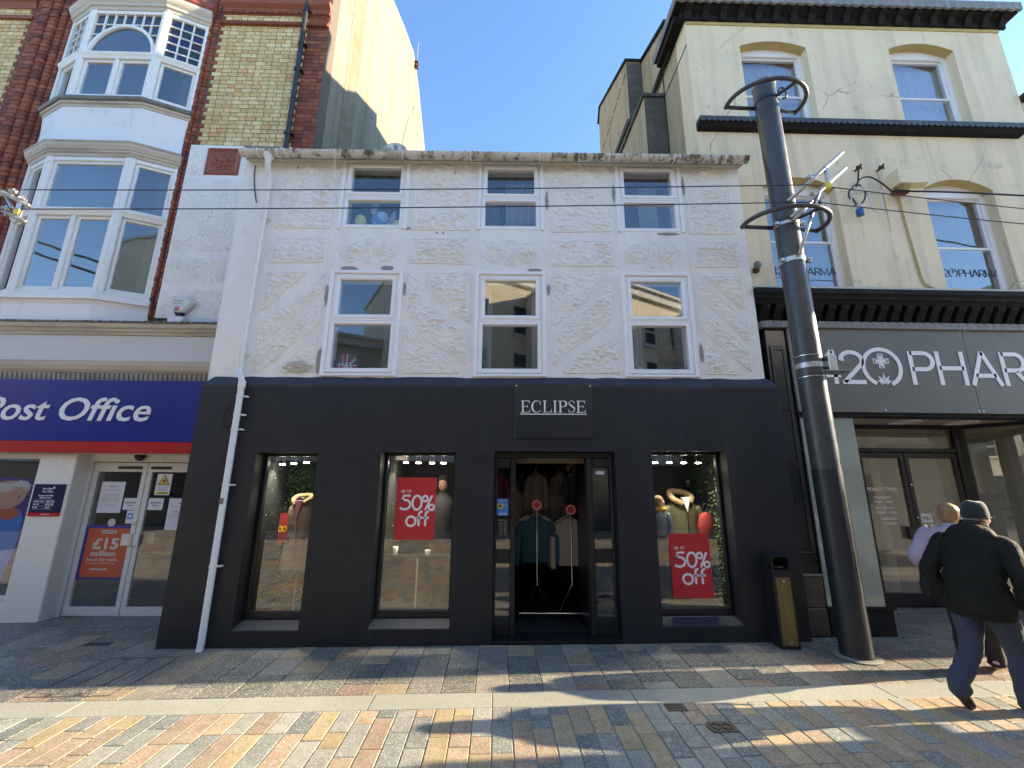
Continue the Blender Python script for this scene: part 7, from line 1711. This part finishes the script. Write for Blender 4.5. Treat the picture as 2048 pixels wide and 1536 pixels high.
mb = MB(); mb.tube(cat([(cx - .03, cy - .13, 1.50), (cx - .15, cy - .09, 1.57), (cx - .14, cy + .05, 1.66), (cx + .05, cy + .08, 1.66), (cx + .13, cy - .03, 1.60), (cx + .06, cy - .13, 1.52)]), .045, 8); mb.build('fur_trim', MT['fur_tan'], t, smooth=True)
t = thing('reflected_figure', 'small reflected figure, built solid, in a blue-grey padded jacket and mustard scarf beside the green coat', 'mannequin', (2.12, 5.75, .1)); cx, cy = 2.055, 5.78  # a passer-by's reflection in the glass, built as a solid figure
mb = MB(); mb.loft([(cx, cy, 1.12, .095, .075, .5), (cx, cy, 1.22, .11, .085, .5), (cx, cy, 1.38, .105, .08, .5), (cx, cy, 1.44, .05, .05, .5)], 20, bulge=quilt(8)); mb.loft([(cx + .09, cy, 1.40, .04, .04, 0), (cx + .12, cy - .02, 1.26, .038, .038, 0), (cx + .11, cy - .05, 1.13, .03, .03, 0)], 12, bulge=quilt(6)); mb.build('jacket', MT['coat_blue'], t, smooth=True)
mb = MB(); mb.ball((cx + .01, cy, 1.53), (.058, .065, .075), 14, 8); mb.build('head', MT['skin'], t, smooth=True)
mb = MB(); mb.ball((cx - .005, cy + .01, 1.55), (.07, .075, .08), 14, 8); mb.build('hair', MT['fur_tan'], t, smooth=True)
mb = MB(); mb.tube([(cx + .07 * cos(a), cy + .06 * sin(a), 1.455) for a in np.linspace(0, 2 * pi, 14)[:-1]], .025, 7, closed=True); mb.build('scarf', MT['mustard'], t, smooth=True)
mb = MB(); mb.loft([(cx, cy, 1.12, .085, .07, 0), (cx, cy, .6, .07, .06, 0), (cx, cy, .15, .05, .05, 0)], 12); mb.build('trousers', MT['black_cloth'], t, smooth=True)
t = thing('red_bag', 'round red backpack hanging right of the green coat', 'bag', (2.84, 6.1, 1.2)); mb = MB(); mb.loft([(2.80, 6.1, 1.10, .10, .06, 0), (2.80, 6.1, 1.2, .115, .07, 0), (2.80, 6.1, 1.34, .085, .055, 0), (2.80, 6.1, 1.40, .03, .03, 0)], 18); mb.build('body', MT['red_cloth'], t, smooth=True); mb = MB(); mb.tube(cat([(2.76, 6.1, 1.38), (2.78, 6.08, 1.50), (2.83, 6.08, 1.50), (2.84, 6.1, 1.38)]), .008, 6); mb.build('strap', MT['black_cloth'], t)
dark_mannequin(2.80, 6.6, 1.90, 'dark mannequin standing behind the red backpack', 'black_cloth', False)
mb = MB(); mb.box(1.62, 3.15, 5.62, 6.9, .06, .10); tag(mb.build('display_floor', MT['interior_dark']), 'grey display plinth floor under the green coat mannequin', 'plinth')
mb = MB(); mb.box(-1.98, -.52, 5.62, 6.9, .06, .10); tag(mb.build('display_floor', MT['interior_dark']), 'grey display plinth floor under the higher red poster', 'plinth')
# garments on rails inside the door
def sweater(name, label, cx, cy, zt, m, w=.25, L=.57, group=None, hanger=True):
    t = thing(name, label, 'sweater', (cx, cy, zt), group)
    mb = MB(); fold = lambda tt, k: 1 + .05 * sin(k * 2 * pi * 9)
    mb.loft([(cx, cy, zt - L, w * .78, .05, 0), (cx, cy, zt - L + .04, w * .82, .055, 0), (cx, cy, zt - .25, w * .86, .06, 0), (cx, cy, zt - .08, w * .84, .055, 0), (cx, cy, zt - .02, w * .45, .045, 0), (cx, cy, zt + .02, w * .28, .04, 0)], 32, bulge=fold)
    for s_ in (-1, 1): mb.loft([(cx + s_ * w * .72, cy, zt - .07, .05, .045, 0), (cx + s_ * w * .98, cy - .02, zt - .22, .058, .05, 0), (cx + s_ * w * 1.05, cy - .03, zt - .45, .05, .045, 0), (cx + s_ * w * 1.06, cy - .03, zt - L - .04, .038, .035, 0)], 16, bulge=fold)
    mb.build('knit', MT[m], t, smooth=True)
    if hanger:
        mb = MB(); mb.tube([(cx - w * .7, cy, zt - .05), (cx, cy, zt + .045), (cx + w * .7, cy, zt - .05)], .008, 6); mb.tube(cat([(cx, cy, zt + .045), (cx, cy, zt + .09), (cx + .025, cy, zt + .11), (cx + .03, cy, zt + .08)]), .005, 5); mb.build('hanger', MT['print_pale'], t)
    return t
def rail(cx, cy, zt, label, dirx):
    t = thing('garment_rail', label, 'clothes rail', (cx, cy, .02))
    mb = MB(); mb.lathe([(.012, .42), (.012, zt)], cx, cy, 10); mb.build('post', MT['chrome'], t, auto=40)
    for s_ in (-1, 1): 
        mb = MB(); mb.tube([(cx, cy, .44), (cx + s_ * .17, cy + .02, .10)], .009, 8); mb.build('leg', MT['chrome'], t)
    mb = MB(); mb.tube([(cx - .24, cy, .07), (cx + .24, cy, .07)], .011, 8); mb.build('foot', MT['chrome'], t)
    mb = MB(); mb.tube([(cx, cy, zt), (cx + dirx, cy + .5, zt + .0)], .011, 8); mb.build('arm', MT['chrome'], t)
    mb = MB(); mb.lathe([(.075, cy - .025), (.075, cy - .015)], cx, zt + .05, 22, axis='y'); d = mb.build('sale_disc', MT['poster_red'], t)
    mb = MB()
    for k in range(12):
        a = k * pi / 6; mb.box(cx + .055 * cos(a) - .007, cx + .055 * cos(a) + .007, cy - .027, cy - .025, zt + .05 + .055 * sin(a) - .007, zt + .05 + .055 * sin(a) + .007)
    mb.build('sale_print', MT['fascia_letter'], d)
    return t
rail(.475, 6.25, 1.42, 'chrome T-shaped garment rail holding the teal hoodie inside the doorway', .05); rail(.955, 6.25, 1.36, 'chrome T-shaped garment rail holding the beige sweatshirts inside the doorway', .05)
sweater('hoodie', 'teal hooded sweatshirt at the front of the left doorway rail', .47, 6.32, 1.30, 'teal_cloth', .26, .60)
sweater('sweatshirt', 'cream sweatshirt directly behind the teal hoodie', .46, 6.44, 1.33, 'beige_cloth', .26, .60)
sweater('sweatshirt', 'beige sweatshirt at the front of the right doorway rail', .97, 6.32, 1.26, 'beige_cloth', .25, .60)
sweater('sweatshirt', 'tan sweatshirt second behind the front of the right doorway rail', .94, 6.44, 1.28, 'vest_taupe', .25, .60)
R = random.Random(21)
for i in range(15):
    m_ = R.choice(['denim_black', 'red_cloth', 'denim', 'vest_taupe', 'denim', 'coat_green', 'interior_grey'])
    sweater('hanging_garment', 'dark garment on the crowded rails at the back of the dim shop', -.10 + .10 * i, 6.75 + .22 * (i % 3), 1.93 - .28 * (i % 2), m_, .14, .62, 'garments on the rails at the back of the shop', hanger=(i % 3 == 0))
sweater('white_garment', 'single white garment hanging high at the back of the dim shop', .93, 7.4, 2.0, 'white_cloth', .04, .35, hanger=False)
t = thing('fur_hood_coat', 'dark coat with ginger fur hood hanging top right inside the doorway', 'coat', (1.05, 6.9, 1.9)); mb = MB(); mb.loft([(1.12, 6.9, 1.35, .15, .08, 0), (1.12, 6.9, 1.7, .16, .09, 0), (1.12, 6.9, 1.98, .09, .07, 0)], 20); mb.build('coat', MT['black_cloth'], t, smooth=True); mb = MB(); mb.tube(cat([(1.0, 6.82, 1.98), (1.06, 6.80, 2.08), (1.18, 6.80, 2.09), (1.24, 6.82, 2.0)]), .04, 8); mb.build('fur_trim', MT['fur_tan'], t, smooth=True)
for x, z in ((.7, 1.2), (1.15, 1.25)):
    pass
mb = MB(); mb.box(.16, 1.035, 5.62, 6.05, .022, .034); tag(mb.build('door_mat', MT['mat_black']), 'black coir mat on the threshold of the open shop doorway', 'mat')
t = thing('sunflower_poster', 'small blue poster with a sunflower on the left doorway sidelight', 'poster', (0, 5.475, 1.37)); mb = MB(); mb.box(-.075, .062, 5.473, 5.476, 1.375, 1.58); mb.build('sheet', MT['sunflower_blue'], t)
mb = MB()
for k in range(10): mb.ball((-.035 + .026 * cos(k * pi / 5), 5.472, 1.49 + .026 * sin(k * pi / 5)), (.012, .002, .012), 8, 5)
mb.build('petals', MT['sunflower_yellow'], t); mb = MB(); mb.ball((-.035, 5.4705, 1.49), (.018, .002, .018), 10, 6); mb.build('flower_heart', MT['print_black'], t)
mb = MB(); mb.box(-.05, .05, 5.471, 5.473, 1.395, 1.403); text_mb('Sunflower', -.055, .045, 1.55, 1.563, 5.473, .001, mb=mb); text_mb('friendly', -.0, .05, 1.50, 1.512, 5.473, .001, mb=mb); mb.build('lettering', MT['white_text'], t)
t = thing('opening_times_card', 'dark opening times card with pale lines under the sunflower poster', 'card', (0, 5.475, 1.1)); mb = MB(); mb.box(-.072, .065, 5.473, 5.476, 1.13, 1.345); mb.build('sheet', MT['print_black'], t)
mb = MB(); text_mb('Opening Hours', -.055, .05, 1.315, 1.33, 5.473, .001, mb=mb)
for k in range(7): text_mb(('Monday', 'Tuesday', 'Wednesday', 'Thursday', 'Friday', 'Saturday', 'Sunday')[k], -.045, .0, 1.285 - k * .022, 1.296 - k * .022, 5.473, .001, mb=mb); mb.box(.015, .045, 5.472, 5.473, 1.287 - k * .022, 1.291 - k * .022)
mb.build('lettering', MT['print_pale'], t)
t = thing('door_label', 'small white label at the top of the right doorway sidelight', 'label', (1.2, 5.475, 1.9)); mb = MB(SH_SHOP); mb.box(1.165, 1.275, 5.473, 5.476, 1.875, 1.915); mb.build('sheet', MT['paper'], t)
# toys and bag in the upstairs windows
t = thing('plush_toy', 'large round blue plush toy with long pale ears in the top-left window', 'plush toy', (-1.86, 5.52, 5.34)); x, y, z = -1.85, 5.56, 5.34
mb = MB(); mb.ball((x, y, z + .15), (.13, .11, .15), 18, 12); mb.ball((x - .02, y - .02, z + .0), (.10, .08, .06), 14, 8); mb.build('body', MT['plush_blue'], t, smooth=True)
mb = MB(); mb.ball((x + .03, y - .055, z + .17), (.10, .06, .10), 14, 9); mb.build('pale_patch', MT['plush_pale'], t, smooth=True)
mb = MB(); mb.loft([(x - .08, y, z + .24, .03, .02, 0), (x - .11, y, z + .34, .055, .025, 0), (x - .08, y, z + .44, .05, .022, 0), (x - .06, y, z + .47, .015, .015, 0)], 12); mb.build('ear', MT['plush_pale'], t, smooth=True)
mb = MB(); mb.loft([(x + .12, y, z + .12, .025, .02, 0), (x + .17, y, z + .22, .042, .02, 0), (x + .20, y, z + .31, .02, .015, 0)], 12); mb.build('ear', MT['plush_pale'], t, smooth=True)
for x, r, m_, lab in ((-2.13, (.085, .07, .12), 'plush_yellow', 'taller yellow plush toy at the left of the top-left window'), (-1.59, (.085, .07, .08), 'plush_yellow', 'round yellow plush toy at the right of the top-left window'), (-1.70, (.05, .05, .055), 'plush_pale', 'small pale blue plush ball between the big blue toy and the yellow one'), (-1.88, (.06, .05, .05), 'plush_blue', 'small deep blue plush toy in front of the big eared toy')):
    yy = 5.50 if x == -1.88 else 5.53
    t = thing('plush_toy', lab, 'plush toy', (x, yy, 5.33)); mb = MB(); mb.ball((x, yy, 5.33 + r[2]), r, 16, 10); mb.build('body', MT[m_], t, smooth=True)
    mb = MB(); mb.ball((x - .02, yy - r[1] * .9, 5.33 + r[2] * 1.2), (.012, .008, .012), 8, 5); mb.build('nose', MT['poster_orange'] if 'yellow' in m_ else MT['white_cloth'], t, smooth=True)
t = thing('flag_bag', 'red, white and navy flag-patterned shopping bag in the lower left window', 'bag', (-2.2, 5.55, 3.2)); y = 5.56
mb = MB(); mb.prism([(-2.27, 3.21), (-1.99, 3.21), (-1.99, 3.36), (-2.03, 3.44), (-2.10, 3.45), (-2.25, 3.45), (-2.26, 3.30)], y, y + .10); mb.build('bag', MT['bag_navy'], t)
mb = MB(); mb.prism([(-2.19, 3.215), (-2.14, 3.215), (-2.14, 3.45), (-2.19, 3.45)], y - .002, y); mb.prism([(-2.27, 3.225), (-2.0, 3.225), (-2.0, 3.29), (-2.27, 3.29)], y - .003, y - .002); mb.prism([(-2.11, 3.315), (-2.02, 3.40), (-2.02, 3.43), (-2.12, 3.335)], y - .002, y); mb.build('red_bands', MT['bag_red'], t)
mb = MB(); mb.prism([(-2.20, 3.30), (-2.193, 3.30), (-2.193, 3.45), (-2.20, 3.45)], y - .002, y); mb.prism([(-2.137, 3.30), (-2.13, 3.30), (-2.13, 3.45), (-2.137, 3.45)], y - .002, y); mb.prism([(-2.09, 3.31), (-2.02, 3.375), (-2.02, 3.39), (-2.10, 3.318)], y - .002, y); mb.prism([(-2.27, 3.292), (-2.0, 3.292), (-2.0, 3.302), (-2.27, 3.302)], y - .0025, y - .002)
text_mb('M&S', -2.24, -2.06, 3.255, 3.335, y - .003, .001, mb=mb); mb.build('white_print', MT['white_text'], t)
t = thing('ornament', 'pinkish shell ornament on a white box in the lower right window', 'ornament', (1.78, 5.55, 3.2)); mb = MB(); mb.box(1.70, 1.98, 5.52, 5.62, 3.2, 3.25); mb.build('box', MT['white_cloth'], t); mb = MB(); mb.ball((1.85, 5.56, 3.285), (.06, .04, .045), 14, 9); mb.build('shell', mat('shell_pink', (.55, .38, .33), .6, bump=('n', 30, .8, .02)), t, smooth=True)
t = thing('flower_pot', 'white pot with red leaves in the right corner of the lower right window', 'plant pot', (2.36, 5.55, 3.2)); mb = MB(); mb.lathe([(.05, 3.2), (.07, 3.28)], 2.38, 5.56, 16); mb.build('pot', MT['white_cloth'], t, smooth=True)
for k in range(5):
    a = -.6 + k * .5; mb = MB(); mb.prism([(2.38, 3.28), (2.38 + .10 * cos(a) , 3.285 + .05 * sin(a) + .02), (2.38 + .11 * cos(a), 3.28 + .05 * sin(a))], 5.53 + .01 * k, 5.535 + .01 * k); mb.build('leaf', MT['red_cloth'], t)
# ------------------------------------------------------------------ people
def skin_body(name, verts, edges, radii, root, m, parent, T):
    me = bpy.data.meshes.new(name); me.from_pydata([T(v) for v in verts], edges, []); ob = bpy.data.objects.new('tmp', me); COL.objects.link(ob)
    md = ob.modifiers.new('skin', 'SKIN'); md.use_smooth_shade = True
    for i, r in enumerate(radii):
        sv = me.skin_vertices[0].data[i]; sv.radius = r; sv.use_root = (i == root)
    sb = ob.modifiers.new('sub', 'SUBSURF'); sb.levels = 2
    dg = bpy.context.evaluated_depsgraph_get(); dg.update()
    m2 = bpy.data.meshes.new_from_object(ob.evaluated_get(dg)); bpy.data.objects.remove(ob)
    m2.materials.clear(); m2.materials.append(MT[m]); m2.polygons.foreach_set('use_smooth', [True] * len(m2.polygons))
    return link(name, m2, parent)
def person(label, loc, face, sc, J, jacket, trousers, shoe, hat=None, hair=None, quilted=True, hem=.78, bag=None, puff=1.0, glasses=False):
    t = thing('person', label, 'person', loc)
    f = Vector((face[0], face[1], 0)).normalized(); r = Vector((f.y, -f.x, 0)); L0 = Vector(loc)
    def T(p): return tuple(L0 + (r * p[0] + f * p[1] + Vector((0, 0, 1)) * p[2]) * sc)
    V = []; E = []; Rr = []
    def v(p, rad, link_=None):
        V.append(p); Rr.append((rad[0] * sc, rad[1] * sc) if hasattr(rad, '__len__') else (rad * sc, rad * sc))
        if link_ is not None: E.append((link_, len(V) - 1))
        return len(V) - 1
    pel = v(J['pelvis'], (.11, .09)); ab = v(J['belly'], (.12, .10), pel); ch = v(J['chest'], (.14, .11), ab); nk = v(J['neck'], .055, ch)
    h1 = v(J['head_low'], (.062, .075), nk); h2 = v(J['head'], (.072, .088), h1); h3 = v(J['head_top'], (.055, .07), h2)
    hd = Vector(J['head']); lf = Vector(J.get('look', (0, 1, 0))).normalized()
    v(tuple(hd + lf * .105 + Vector((0, 0, -.03))), .014, h2)                       # nose
    for s_, k in ((-1, 'l'), (1, 'r')):
        hp = v(J[k + 'hip'], .085, pel); kn = v(J[k + 'knee'], .055, hp); an = v(J[k + 'ankle'], .038, kn); v(J[k + 'toe'], .03, an)
        sh = v(J[k + 'shoulder'], .06, ch); el = v(J[k + 'elbow'], .042, sh); wr = v(J[k + 'wrist'], .03, el)
        d = (Vector(J[k + 'wrist']) - Vector(J[k + 'elbow'])).normalized(); side = Vector((0, 1, 0)) - d * d.y; side.normalize(); n_ = d.cross(side)
        w = Vector(J[k + 'wrist']); pm = v(tuple(w + d * .05), (.036, .02), wr); pk = v(tuple(w + d * .085), (.036, .016), pm)
        for q, ln in ((-.028, .06), (-.01, .072), (.009, .07), (.027, .052)):
            a = v(tuple(w + d * (.085 + ln * .5) + side * q * 1.1), .0085, pk); v(tuple(w + d * (.085 + ln) + side * q * 1.1 + n_ * .018), .0075, a)
        a = v(tuple(w + d * .07 + side * .05), .011, pm); v(tuple(w + d * .10 + side * .055 + n_ * .01), .009, a)
    body = skin_body('body', V, E, Rr, 0, 'skin', t, T)
    # eyes and ears
    up = Vector((0, 0, 1)); sd = lf.cross(up).normalized()
    for s_ in (-1, 1):
        mb = MB(T=T); mb.ball(tuple(hd + lf * .082 + sd * s_ * .032 + up * .005), .012, 8, 6); mb.build('eye', MT['print_black'], t, smooth=True)
        mb = MB(T=T); mb.ball(tuple(hd + sd * s_ * .078 - up * .02 - lf * .005), (.014, .022, .034), 8, 6); mb.build('ear', MT['skin'], t, smooth=True)
    if glasses:
        mb = MB(T=T)
        for s_ in (-1, 1): mb.tube([tuple(hd + lf * .10 + sd * s_ * .035 + sd * .028 * cos(a) + up * (.005 + .022 * sin(a))) for a in np.linspace(0, 2 * pi, 14)[:-1]], .003, 5, closed=True); mb.tube([tuple(hd + lf * .10 + sd * s_ * .065), tuple(hd + sd * s_ * .08 - lf * .02)], .003, 5)
        mb.build('glasses', MT['print_black'], t)
    # trousers
    P = J['pelvis']; tr = MB(T=T); R = random.Random(len(label))
    wr_ = lambda tt, k: 1 + .05 * sin(tt * 40 + 3 * sin(k * 2 * pi)) * min(1, tt * 2.2)
    for k in 'lr':
        h, kn, an = J[k + 'hip'], J[k + 'knee'], J[k + 'ankle']
        mid = [(h[i] + kn[i]) / 2 for i in range(3)]; md2 = [(kn[i] + an[i]) / 2 for i in range(3)]
        tr.loft([(h[0], h[1], h[2] + .10, .10, .12, 0), (h[0], h[1], h[2], .108, .13, 0), (mid[0], mid[1], mid[2], .098, .11, 0), (kn[0], kn[1], kn[2], .078, .084, 0), (md2[0], md2[1], md2[2], .074, .078, 0), (an[0], an[1], an[2] + .03, .070, .076, 0), (an[0] + .0, an[1] + .02, an[2] - .035, .072, .082, 0)], 18, bulge=wr_)
    tr.loft([(P[0], P[1], P[2] - .10, .15, .11, 0), (P[0], P[1], P[2], .175, .135, 0), (P[0], P[1], P[2] + .14, .165, .125, 0)], 20)
    tr.build('trousers', MT[trousers], t, smooth=True)
    # shoes
    for k in 'lr':
        a, b = Vector(J[k + 'ankle']), Vector(J[k + 'toe']); d = (b - a); ang = atan2(d.y, d.x) - pi / 2
        heel = a - Vector((d.x, d.y, 0)).normalized() * .05; dn = Vector((0, 0, -.055)) if d.z > -.1 else (d.normalized().cross(Vector((1, 0, 0)))) * -.05
        sb_ = MB(T=T); h_ = heel + Vector((0, 0, -.045)); tt = b + (b - a).normalized() * .06
        path = [h_ + (tt - h_) * q for q in (0, .06, .3, .6, .85, 1)]
        sb_.loft([(p.x, p.y, p.z + o, w, hh, 0) for p, o, w, hh in zip(path, (.01, .02, .035, .012, .0, .0), (.02, .038, .042, .048, .044, .012), (.03, .055, .06, .04, .032, .012))], 14)
        o = sb_.build('shoe', MT[shoe], t, smooth=True)
    # jacket
    jk = MB(T=T); C = J['chest']; B = J['belly']; N_ = J['neck']; q = (lambda tt, k: (1 - .07 * math.exp(-((((tt * 6.5 + .04 * sin(k * 6.28 * 2)) % 1) - .5) / .09) ** 2)) * (1 + .02 * sin(k * 2 * pi * 7 + tt * 15))) if quilted else (lambda tt, k: 1 + .02 * sin(tt * 25 + k * 12))
    w = puff
    jk.loft([(P[0], P[1] - .01, hem - .02, .20 * w, .165 * w, 0), (P[0], P[1] - .01, hem + .04, .225 * w, .185 * w, 0), (P[0], P[1], P[2] + .10, .225 * w, .185 * w, 0), (B[0], B[1], B[2], .225 * w, .185 * w, 0), ((B[0] + C[0]) / 2, (B[1] + C[1]) / 2, (B[2] + C[2]) / 2, .235 * w, .18 * w, 0), (C[0], C[1], C[2] + .03, .24 * w, .165 * w, 0), (C[0], C[1] + .02, C[2] + .11, .19 * w, .135 * w, 0), (N_[0], N_[1] - .01, N_[2] - .03, .10, .095, 0), (N_[0], N_[1], N_[2] + .035, .088, .092, 0)], 30, bulge=q, sub=7)
    for k in 'lr':
        s, e, wv = Vector(J[k + 'shoulder']), Vector(J[k + 'elbow']), Vector(J[k + 'wrist']); i_ = Vector(C) + (s - Vector(C)) * .55
        m1 = (s + e) / 2; m2 = (e + wv) / 2
        jk.loft([(i_.x, i_.y, i_.z + .02, .10, .09, 0), (s.x * .96, s.y, s.z + .0, .09 * w, .10 * w, 0), (m1.x, m1.y, m1.z, .079 * w, .088 * w, 0), (e.x, e.y, e.z, .074 * w, .08 * w, 0), (m2.x, m2.y, m2.z, .068 * w, .072 * w, 0), (wv.x, wv.y, wv.z, .056, .06, 0)], 18, bulge=(lambda tt, k_: 1 - .06 * math.exp(-((((tt * 5) % 1) - .5) / .1) ** 2) + .02 * sin(k_ * 31 + tt * 20)) if quilted else q, sub=6)
    jk.build('jacket', MT[jacket], t, smooth=True)
    if quilted:
        cl = MB(T=T); cl.loft([(N_[0], N_[1] - .005, N_[2] - .045, .115, .11, 0), (N_[0], N_[1], N_[2] + .01, .105, .105, 0), (N_[0], N_[1] + .01, N_[2] + .075, .10, .105, 0), (N_[0], N_[1] + .01, N_[2] + .078, .085, .09, 0)], 24, cap=False); cl.build('collar', MT[jacket], t, smooth=True)
    if hat:
        b = MB(T=T); cc = hd; sl = -lf * .012
        b.loft([(cc.x + sl.x, cc.y + sl.y, cc.z - .005, .094, .106, 0), (cc.x + sl.x, cc.y + sl.y, cc.z + .022, .098, .11, 0), (cc.x + sl.x, cc.y + sl.y, cc.z + .055, .096, .108, 0)], 26, cap=False); 
        b.loft([(cc.x + sl.x, cc.y + sl.y, cc.z + .03, .093, .104, 0), (cc.x + sl.x, cc.y + sl.y, cc.z + .09, .090, .102, 0), (cc.x + sl.x * 2, cc.y + sl.y * 2, cc.z + .135, .066, .075, 0), (cc.x + sl.x * 2, cc.y + sl.y * 2, cc.z + .155, .012, .012, 0)], 26, bulge=lambda tt, k: 1 + .012 * sin(k * 2 * pi * 16)); b.build('beanie', MT[hat], t, smooth=True)
        b = MB(T=T); b.ball(tuple(hd - lf * .05 - up * .035), (.072, .055, .05), 12, 7); b.build('hair', MT['grey_hair'], t, smooth=True)
    if hair:
        b = MB(T=T); c2 = hd - lf * .018
        b.loft([(c2.x - lf.x * .03, c2.y - lf.y * .03, c2.z - .085, .055, .05, 0), (c2.x - lf.x * .025, c2.y - lf.y * .025, c2.z - .04, .08, .078, 0), (c2.x, c2.y, c2.z + .03, .09, .10, 0), (c2.x, c2.y, c2.z + .09, .072, .085, 0), (c2.x, c2.y, c2.z + .125, .02, .03, 0)], 24, bulge=lambda tt, k: 1 + .03 * sin(k * 2 * pi * 9 + tt * 20) + .02 * sin(k * 2 * pi * 23)); b.build('hair', MT[hair], t, smooth=True)
    if bag:
        b = MB(T=T); b.tube(cat([(.16, C[1] + .05, C[2] + .10), (.05, C[1] - .14, C[2] + .06), (-.12, C[1] - .17, B[2] + .02), (-.24, B[1] - .08, P[2] - .02)]), .009, 6); b.build('bag_strap', MT['bag_navy'], t, smooth=True)
        b = MB(T=T); b.loft([(-.27, P[1] - .02, P[2] - .20, .05, .11, 0), (-.275, P[1] - .02, P[2] - .10, .06, .13, 0), (-.27, P[1] - .02, P[2] + .0, .045, .11, 0)], 16); b.build('shoulder_bag', MT['black_cloth'], t, smooth=True)
    return t
MAN = dict(pelvis=(0, 0, .90), belly=(0, .03, 1.06), chest=(0, .10, 1.27), neck=(0, .175, 1.42), head_low=(.01, .21, 1.47), head=(.02, .235, 1.55), head_top=(.02, .235, 1.63), look=(.65, 1, -.12),
    lhip=(-.10, 0, .86), lknee=(-.11, -.04, .46), lankle=(-.12, -.36, .19), ltoe=(-.13, -.235, .045), rhip=(.10, 0, .86), rknee=(.115, .13, .47), rankle=(.12, .12, .085), rtoe=(.13, .27, .03),
    lshoulder=(-.215, .10, 1.31), lelbow=(-.30, -.04, 1.06), lwrist=(-.255, .05, .83), rshoulder=(.215, .10, 1.31), relbow=(.31, -.03, 1.06), rwrist=(.27, .12, .85))
WOMAN = dict(pelvis=(0, 0, .88), belly=(0, .01, 1.02), chest=(0, .04, 1.24), neck=(0, .07, 1.38), head_low=(0, .09, 1.43), head=(0, .105, 1.51), head_top=(0, .105, 1.59), look=(.25, 1, 0),
    lhip=(-.09, 0, .84), lknee=(-.09, .06, .46), lankle=(-.09, .0, .085), ltoe=(-.10, .14, .03), rhip=(.09, 0, .84), rknee=(.09, .12, .47), rankle=(.09, .24, .10), rtoe=(.09, .37, .06),
    lshoulder=(-.20, .04, 1.30), lelbow=(-.31, -.06, 1.07), lwrist=(-.25, .08, .90), rshoulder=(.20, .04, 1.30), relbow=(.29, -.02, 1.06), rwrist=(.25, .10, .86))
man = person('stooping person in black beanie, dark padded jacket and blue jeans striding right', (4.0, 3.80, gz(4.0)), (.92, .39), .94, MAN, 'jacket_dark', 'denim', 'shoe_black', hat='wool_black', hem=.74, puff=1.0, glasses=True)
woman = person('short-haired ginger person in lilac jacket half hidden behind the person in the beanie', (4.52, 4.42, gz(4.52)), (.80, .60), .95, WOMAN, 'lilac_jacket', 'denim_black', 'shoe_pink', hair='ginger_hair', quilted=False, hem=.74, bag=True)
# unseen copies of the two people, added so their long shadows cross the paving
for i, (x, y, rz, src, lab) in enumerate(((5.35, 3.08, .3, man, 'unseen person in dark jacket added past the right edge for the shadow, nearest the viewer'), (5.9, 3.36, -.2, woman, 'unseen person in lilac jacket added past the right edge for the shadow'), (7.1, 2.90, .1, man, 'unseen person in dark jacket added further past the right edge for the shadow'), (6.6, 3.62, .4, woman, 'unseen person in lilac jacket added for the shadow near the kerb band'), (7.9, 3.25, .2, man, 'unseen person in dark jacket added farthest past the right edge for the shadow'))):
    dup(src, (x, y, gz(x)), rz, lab, 'unseen copied people added for their shadows')
